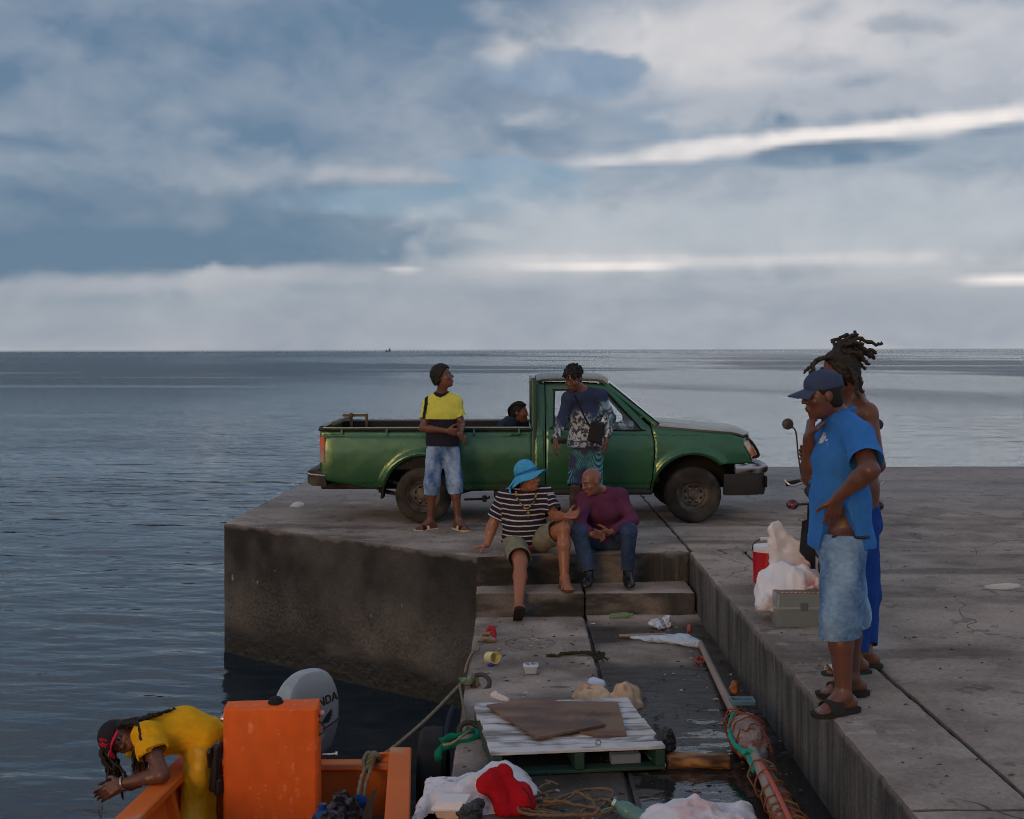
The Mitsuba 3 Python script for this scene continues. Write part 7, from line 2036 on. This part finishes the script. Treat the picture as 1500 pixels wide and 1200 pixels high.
obj('top_tray', move(Manifold.hull_points(np.array(rr(0.300, 0.21, 0.220, 0.015) + rr(0.300, 0.21, 0.2265, 0.015), np.float32)), gx), WORN, gb, 30, lambda v: mixc_rows(mixc(rgb(104, 84, 72), rgb(126, 104, 90), fb(v, 12, 2)), (0.08, 0.014, 0.014), smooth01(0.5, 0.7, fb(v, 14, 6)) * 0.7))
for i in range(9):
    obj('tooth', box(gx + [-0.12 + 0.03 * i, -0.098, 0.2275], (0.016, 0.006, 0.004), 0.0), PLASTIC, gb, 30, rgb(190, 188, 184))
obj('latch', box(gx + [0.02, -0.128, 0.14], (0.05, 0.014, 0.05), 0.004), PLASTIC, gb, 30, rgb(90, 98, 100))

# motorcycle, mostly behind the two men
mc = thing('motorcycle', 'small black motorcycle parked behind the two men on the right', 'motorcycle')
MX, MY = 2.225, 9.0
RMC = rot([0, 0, 1], -8)


def mo(name, m, mt, c, par=mc, sm=35):
    v, f = vf(m)
    return obj(name, (v @ RMC.T + [MX, MY, 0], f), mt, par, sm, c)


mw = [(0.20, -0.03), (0.215, -0.045), (0.25, -0.048), (0.272, -0.03), (0.28, 0), (0.272, 0.03), (0.25, 0.048), (0.215, 0.045), (0.20, 0.03), (0.20, -0.03)]
for y in (-0.28, 0.95):
    w_ = mo('wheel', lathe(mw, 40, (0, y, 0.28), rot([0, 1, 0], 90)), RUBBER, (0.014, 0.014, 0.014))
    mo('rim', cat([lathe([(0.19, -0.025), (0.205, -0.025), (0.205, 0.025), (0.19, 0.025), (0.19, -0.025)], 36, (0, y, 0.28), rot([0, 1, 0], 90)), lathe([(0, -0.05), (0.035, -0.05), (0.035, 0.05), (0, 0.05)], 16, (0, y, 0.28), rot([0, 1, 0], 90))] + [tube([(0, y, 0.28), (0, y + 0.195 * math.cos(t), 0.28 + 0.195 * math.sin(t))], 0.010, 6) for t in np.arange(6) * math.pi / 3]), METAL, (0.3, 0.3, 0.3), w_)
mo('fork', cat([tube([(s * 0.075, -0.28, 0.28), (s * 0.075, -0.02, 0.93)], 0.020, 8) for s in (-1, 1)]), METAL, (0.25, 0.25, 0.26))
mo('mudguard', thick(vf((np.array([(x, -0.28 + 0.30 * math.cos(t), 0.28 + 0.30 * math.sin(t)) for t in np.linspace(0.2, 2.6, 14) for x in (-0.06, 0, 0.06)]), np.array([[3 * i + j, 3 * i + j + 1, 3 * i + j + 4, 3 * i + j + 3] for i in range(13) for j in range(2)]))), 0.004), PLASTIC, (0.015, 0.015, 0.016))
hbp = [(-0.315, 0.02, 0.915), (-0.24, -0.01, 0.935), (-0.14, -0.03, 0.985), (0, -0.02, 0.975), (0.14, -0.03, 0.985), (0.24, -0.01, 0.935), (0.315, 0.02, 0.915)]
mo('handlebar', tube(spline(hbp, 5), 0.012, 8), METAL, (0.10, 0.10, 0.10), mc, True)
for s in (-1, 1):
    mo('grip', tube([(s * 0.315, 0.02, 0.915), (s * 0.22, -0.012, 0.938)], 0.018, 10), RUBBER, (0.014, 0.014, 0.014), mc, True)
    mo('lever', tube(spline([(s * 0.21, -0.05, 0.935), (s * 0.28, -0.085, 0.915), (s * 0.32, -0.08, 0.935), (s * 0.335, -0.075, 0.955)], 4), np.interp(np.linspace(0, 1, 13), [0, 0.85, 1], [0.008, 0.007, 0.010]), 6), METAL, (0.55, 0.53, 0.53), mc, True)
    mi_ = mo('mirror_stalk', tube(spline([(s * 0.21, -0.02, 0.945), (s * 0.235, 0.01, 1.12), (s * 0.25, 0.02, 1.28), (s * 0.29, 0.02, 1.325)], 5), 0.006, 6), METAL, (0.03, 0.03, 0.03), mc, True)
    mo('mirror', lathe([(0, -0.012), (0.034, -0.010), (0.040, 0.0), (0.037, 0.012), (0, 0.014)], 24, (s * 0.305, 0.02, 1.335), rot([1, 0, 0], 88)), PLASTIC, (0.016, 0.018, 0.02), mi_)
    ind = mo('indicator', cat([tube([(s * 0.10, -0.10, 0.80), (s * 0.25, -0.12, 0.79)], 0.010, 6), blob((s * 0.285, -0.12, 0.79), (0.042, 0.038, 0.036), 2, 0.05, 2, 3)]), PLASTIC, lambda v: np.where((fb(v, 40, 2) > 0.60)[:, None], rgb(140, 50, 80), (0.02, 0.02, 0.022)))
    mo('leg_shield', Manifold.hull_points(np.array([(s * x, y, z) for x, y, z in ((0.12, -0.05, 0.70), (0.21, 0.0, 0.66), (0.225, 0.10, 0.40), (0.19, 0.16, 0.26), (0.11, 0.12, 0.26), (0.12, 0.0, 0.5), (0.20, 0.03, 0.64), (0.17, 0.18, 0.28))], np.float32)), PLASTIC, (0.014, 0.014, 0.016))
mo('headlight', cat([lathe([(0, 0.07), (0.05, 0.06), (0.075, 0.03), (0.082, 0.0), (0.082, -0.03), (0.04, -0.08)], 24, (0, -0.14, 0.86), rot([1, 0, 0], 90))]), PLASTIC, (0.30, 0.30, 0.30))
mo('tank', relax(Manifold.hull_points(np.vstack([box((0, 0.22, 0.74), (0.24, 0.36, 0.18), 0.06)[0], [(0, 0.02, 0.80)]]).astype(np.float32)).refine_to_length(0.03), 2), PAINT, (0.02, 0.02, 0.024), mc, True)
mo('seat', crumple(vf(Manifold.hull_points(box((0, 0.68, 0.77), (0.24, 0.60, 0.10), 0.04)[0].astype(np.float32)).refine_to_length(0.04)), 0.004, 6), RUBBER, (0.013, 0.013, 0.013))
mo('engine', cat([box((0, 0.30, 0.40), (0.24, 0.30, 0.26), 0.04), box((0, 0.22, 0.58), (0.16, 0.16, 0.16), 0.02)]), WORN, (0.10, 0.10, 0.10))
mo('frame', cat([tube([(0, -0.02, 0.90), (0, 0.10, 0.60), (0, 0.25, 0.28), (0, 0.55, 0.28), (0, 0.95, 0.28)], 0.022, 8), tube([(0, -0.02, 0.88), (0, 0.5, 0.70), (0, 1.05, 0.74)], 0.022, 8), tube([(0.09, 0.95, 0.28), (0.09, 0.75, 0.70)], 0.02, 8), tube([(-0.09, 0.95, 0.28), (-0.09, 0.75, 0.70)], 0.02, 8)]), WORN, (0.02, 0.02, 0.02))
mo('exhaust', tube(spline([(0.10, 0.15, 0.5), (0.12, 0.10, 0.28), (0.13, 0.5, 0.24), (0.14, 1.1, 0.34)], 6), np.interp(np.linspace(0, 1, 19), [0, 0.5, 0.6, 1], [0.018, 0.02, 0.045, 0.045]), 10), METAL, (0.3, 0.29, 0.28), mc, True)
mo('tail_light', box((0, 1.06, 0.72), (0.12, 0.05, 0.06), 0.01), PLASTIC, rgb(150, 20, 26))
mo('kickstand', tube([(-0.10, 0.45, 0.28), (-0.24, 0.50, 0.008)], 0.012, 6), WORN, (0.03, 0.03, 0.03))

# scraps on the quay
for px_, lab in (([(424, 740), (434, 735), (446, 737), (440, 741)], 'flat white paper scrap on the quay behind the pickup'),
                 ([(1261, 850), (1278, 847), (1282, 850), (1264, 853)], 'white paper scrap on the open quay right of the standing men'),
                 ([(1440, 860), (1470, 857), (1495, 859), (1470, 863)], 'pale flattened litter at the right edge of the quay'),
                 ([(735, 792), (740, 787), (745, 790), (741, 796)], 'tiny white scrap between the striped shirt man and his planted hand')):
    pts = [(round((x - 750) * 1.84 / (y - 514), 3), round(1900 * 1.84 / (y - 514), 3)) for x, y in px_]
    tag(obj('paper_scrap', crumple(draped(pts, 0.004, 0.018, len(lab), res=0.02 if pts[0][1] > 10.5 else 0.012, fr=9), 0.004, 20, 2), CLOTH, None, True, rgb(186, 182, 176)), lab, 'paper')

# far out: a ship on the horizon and a small sail
shp = thing('ship', 'tiny grey ship on the horizon, left of the standing youth', 'ship')
sx_, sy_ = (568.5 - 750) * 8000 / 1900, 8000.0
obj('hull', Manifold.hull_points(np.array([(sx_ + x, sy_ + y, z - 1.4) for x, y, z in ((-17, -3, 0), (17, -3, 0), (-21, -3, 6), (20, -3, 4), (-17, 3, 0), (17, 3, 0), (-21, 3, 6), (20, 3, 4))], np.float32)), WORN, shp, 30, (0.05, 0.06, 0.07))
obj('bridge', cat([box((sx_ + 9, sy_, 7), (11, 5, 11), 0.5), box((sx_ + 8, sy_, 15), (5, 3, 8), 0.3), tube([(sx_ + 8, sy_, 15), (sx_ + 8, sy_, 26)], 0.8, 6), box((sx_ - 10, sy_, 6), (6, 4, 4), 0.3)]), WORN, shp, 30, (0.07, 0.08, 0.09))
sx_ = (1257 - 750) * 8000 / 1900
sl = thing('sailing_boat', 'tiny sail on the horizon behind the right-hand men', 'boat')
obj('hull', Manifold.hull_points(np.array([(sx_ + x, sy_ + y, z - 1.4) for x, y, z in ((-5, -1, 0), (5, -1, 0), (-7, -1, 3), (7, -1, 3), (-5, 1, 0), (5, 1, 0), (-7, 1, 3), (7, 1, 3))], np.float32)), WORN, sl, 30, (0.06, 0.07, 0.08))
obj('sail', Manifold.hull_points(np.array([(sx_ + x, sy_ + y, z) for x, y, z in ((-4, -0.1, 2), (4, -0.1, 2), (-0.5, -0.1, 17), (-4, 0.1, 2), (4, 0.1, 2), (-0.5, 0.1, 17))], np.float32)), CLOTH, sl, 30, (0.25, 0.25, 0.26))
dr_ = []
rg = np.random.default_rng(2)
for i in range(14):
    z0 = rg.uniform(0, 1)
    s_ = trimesh.creation.icosphere(subdivisions=1, radius=rg.uniform(0.002, 0.0045))
    dr_.append((np.array(s_.vertices) * [1, 1, rg.uniform(1.5, 4)] + np.array((-2.222, 7, -0.552)) + [rg.normal(0, 0.006), rg.normal(0, 0.006), -0.30 * z0], s_.faces))
tag(obj('water_drops', cat(dr_), 'm_puddle', None, True), 'water drops falling from the hands of the bent man', 'water', kind='stuff')
for k in list(scene):
    if k.split('__')[-1].rstrip('_0123456789') in ('wheel_nuts', 'vent_holes', 'hair_twists', 'cornrows'):
        labels.setdefault(k, {})['kind'] = 'stuff'

# grit, scales and scraps of weed too small to count, over the landing and along the wall foot
rg = np.random.default_rng(77)
bits, cols = [], []
tet = np.array([[1, 0, -0.4], [-0.6, 0.9, -0.4], [-0.6, -0.9, -0.4], [0.1, 0.0, 0.6]])
tf = np.array([[0, 1, 3], [1, 2, 3], [2, 0, 3], [0, 2, 1]])
for i in range(1500):
    if i < 620:
        x, y, z = rg.uniform(0.66, 1.60), rg.uniform(5.8, 11.2), -0.474
        x = 1.60 - 0.9 * abs(rg.normal(0, 0.35)) if i % 3 == 0 else x
    elif i < 1000:
        x, y, z = rg.uniform(-0.34, 0.58), rg.uniform(5.8, 11.3), -0.476
        x = rg.normal(0.60, 0.05) if i % 4 == 0 else x
    else:
        x, y, z = rg.uniform(1.7, 4.6), 5.4 + 8 * rg.random() ** 1.5, 0.004
    if x < -0.33:
        continue
    r_ = 0.0025 + 0.010 * rg.random() ** 3 * (1.4 if i < 1000 else 0.8)
    bits.append((tet @ rot([0, 0, 1], rg.uniform(0, 360)) * [r_ * rg.uniform(0.8, 2.4), r_ * rg.uniform(0.6, 1.2), r_ * 0.7] + [x, y, z], tf))
    cols.append([(0.02, 0.018, 0.016), (0.10, 0.07, 0.05), (0.42, 0.40, 0.38), (0.16, 0.05, 0.04), (0.05, 0.06, 0.03)][rg.choice(5, p=[0.42, 0.26, 0.18, 0.07, 0.07])])
cc_ = np.repeat(np.array(cols), 4, axis=0)
tag(obj('grit', cat(bits), WORN, None, False, lambda v: cc_), 'grit, fish scales and crumbs scattered over the concrete', 'grit', kind='stuff')
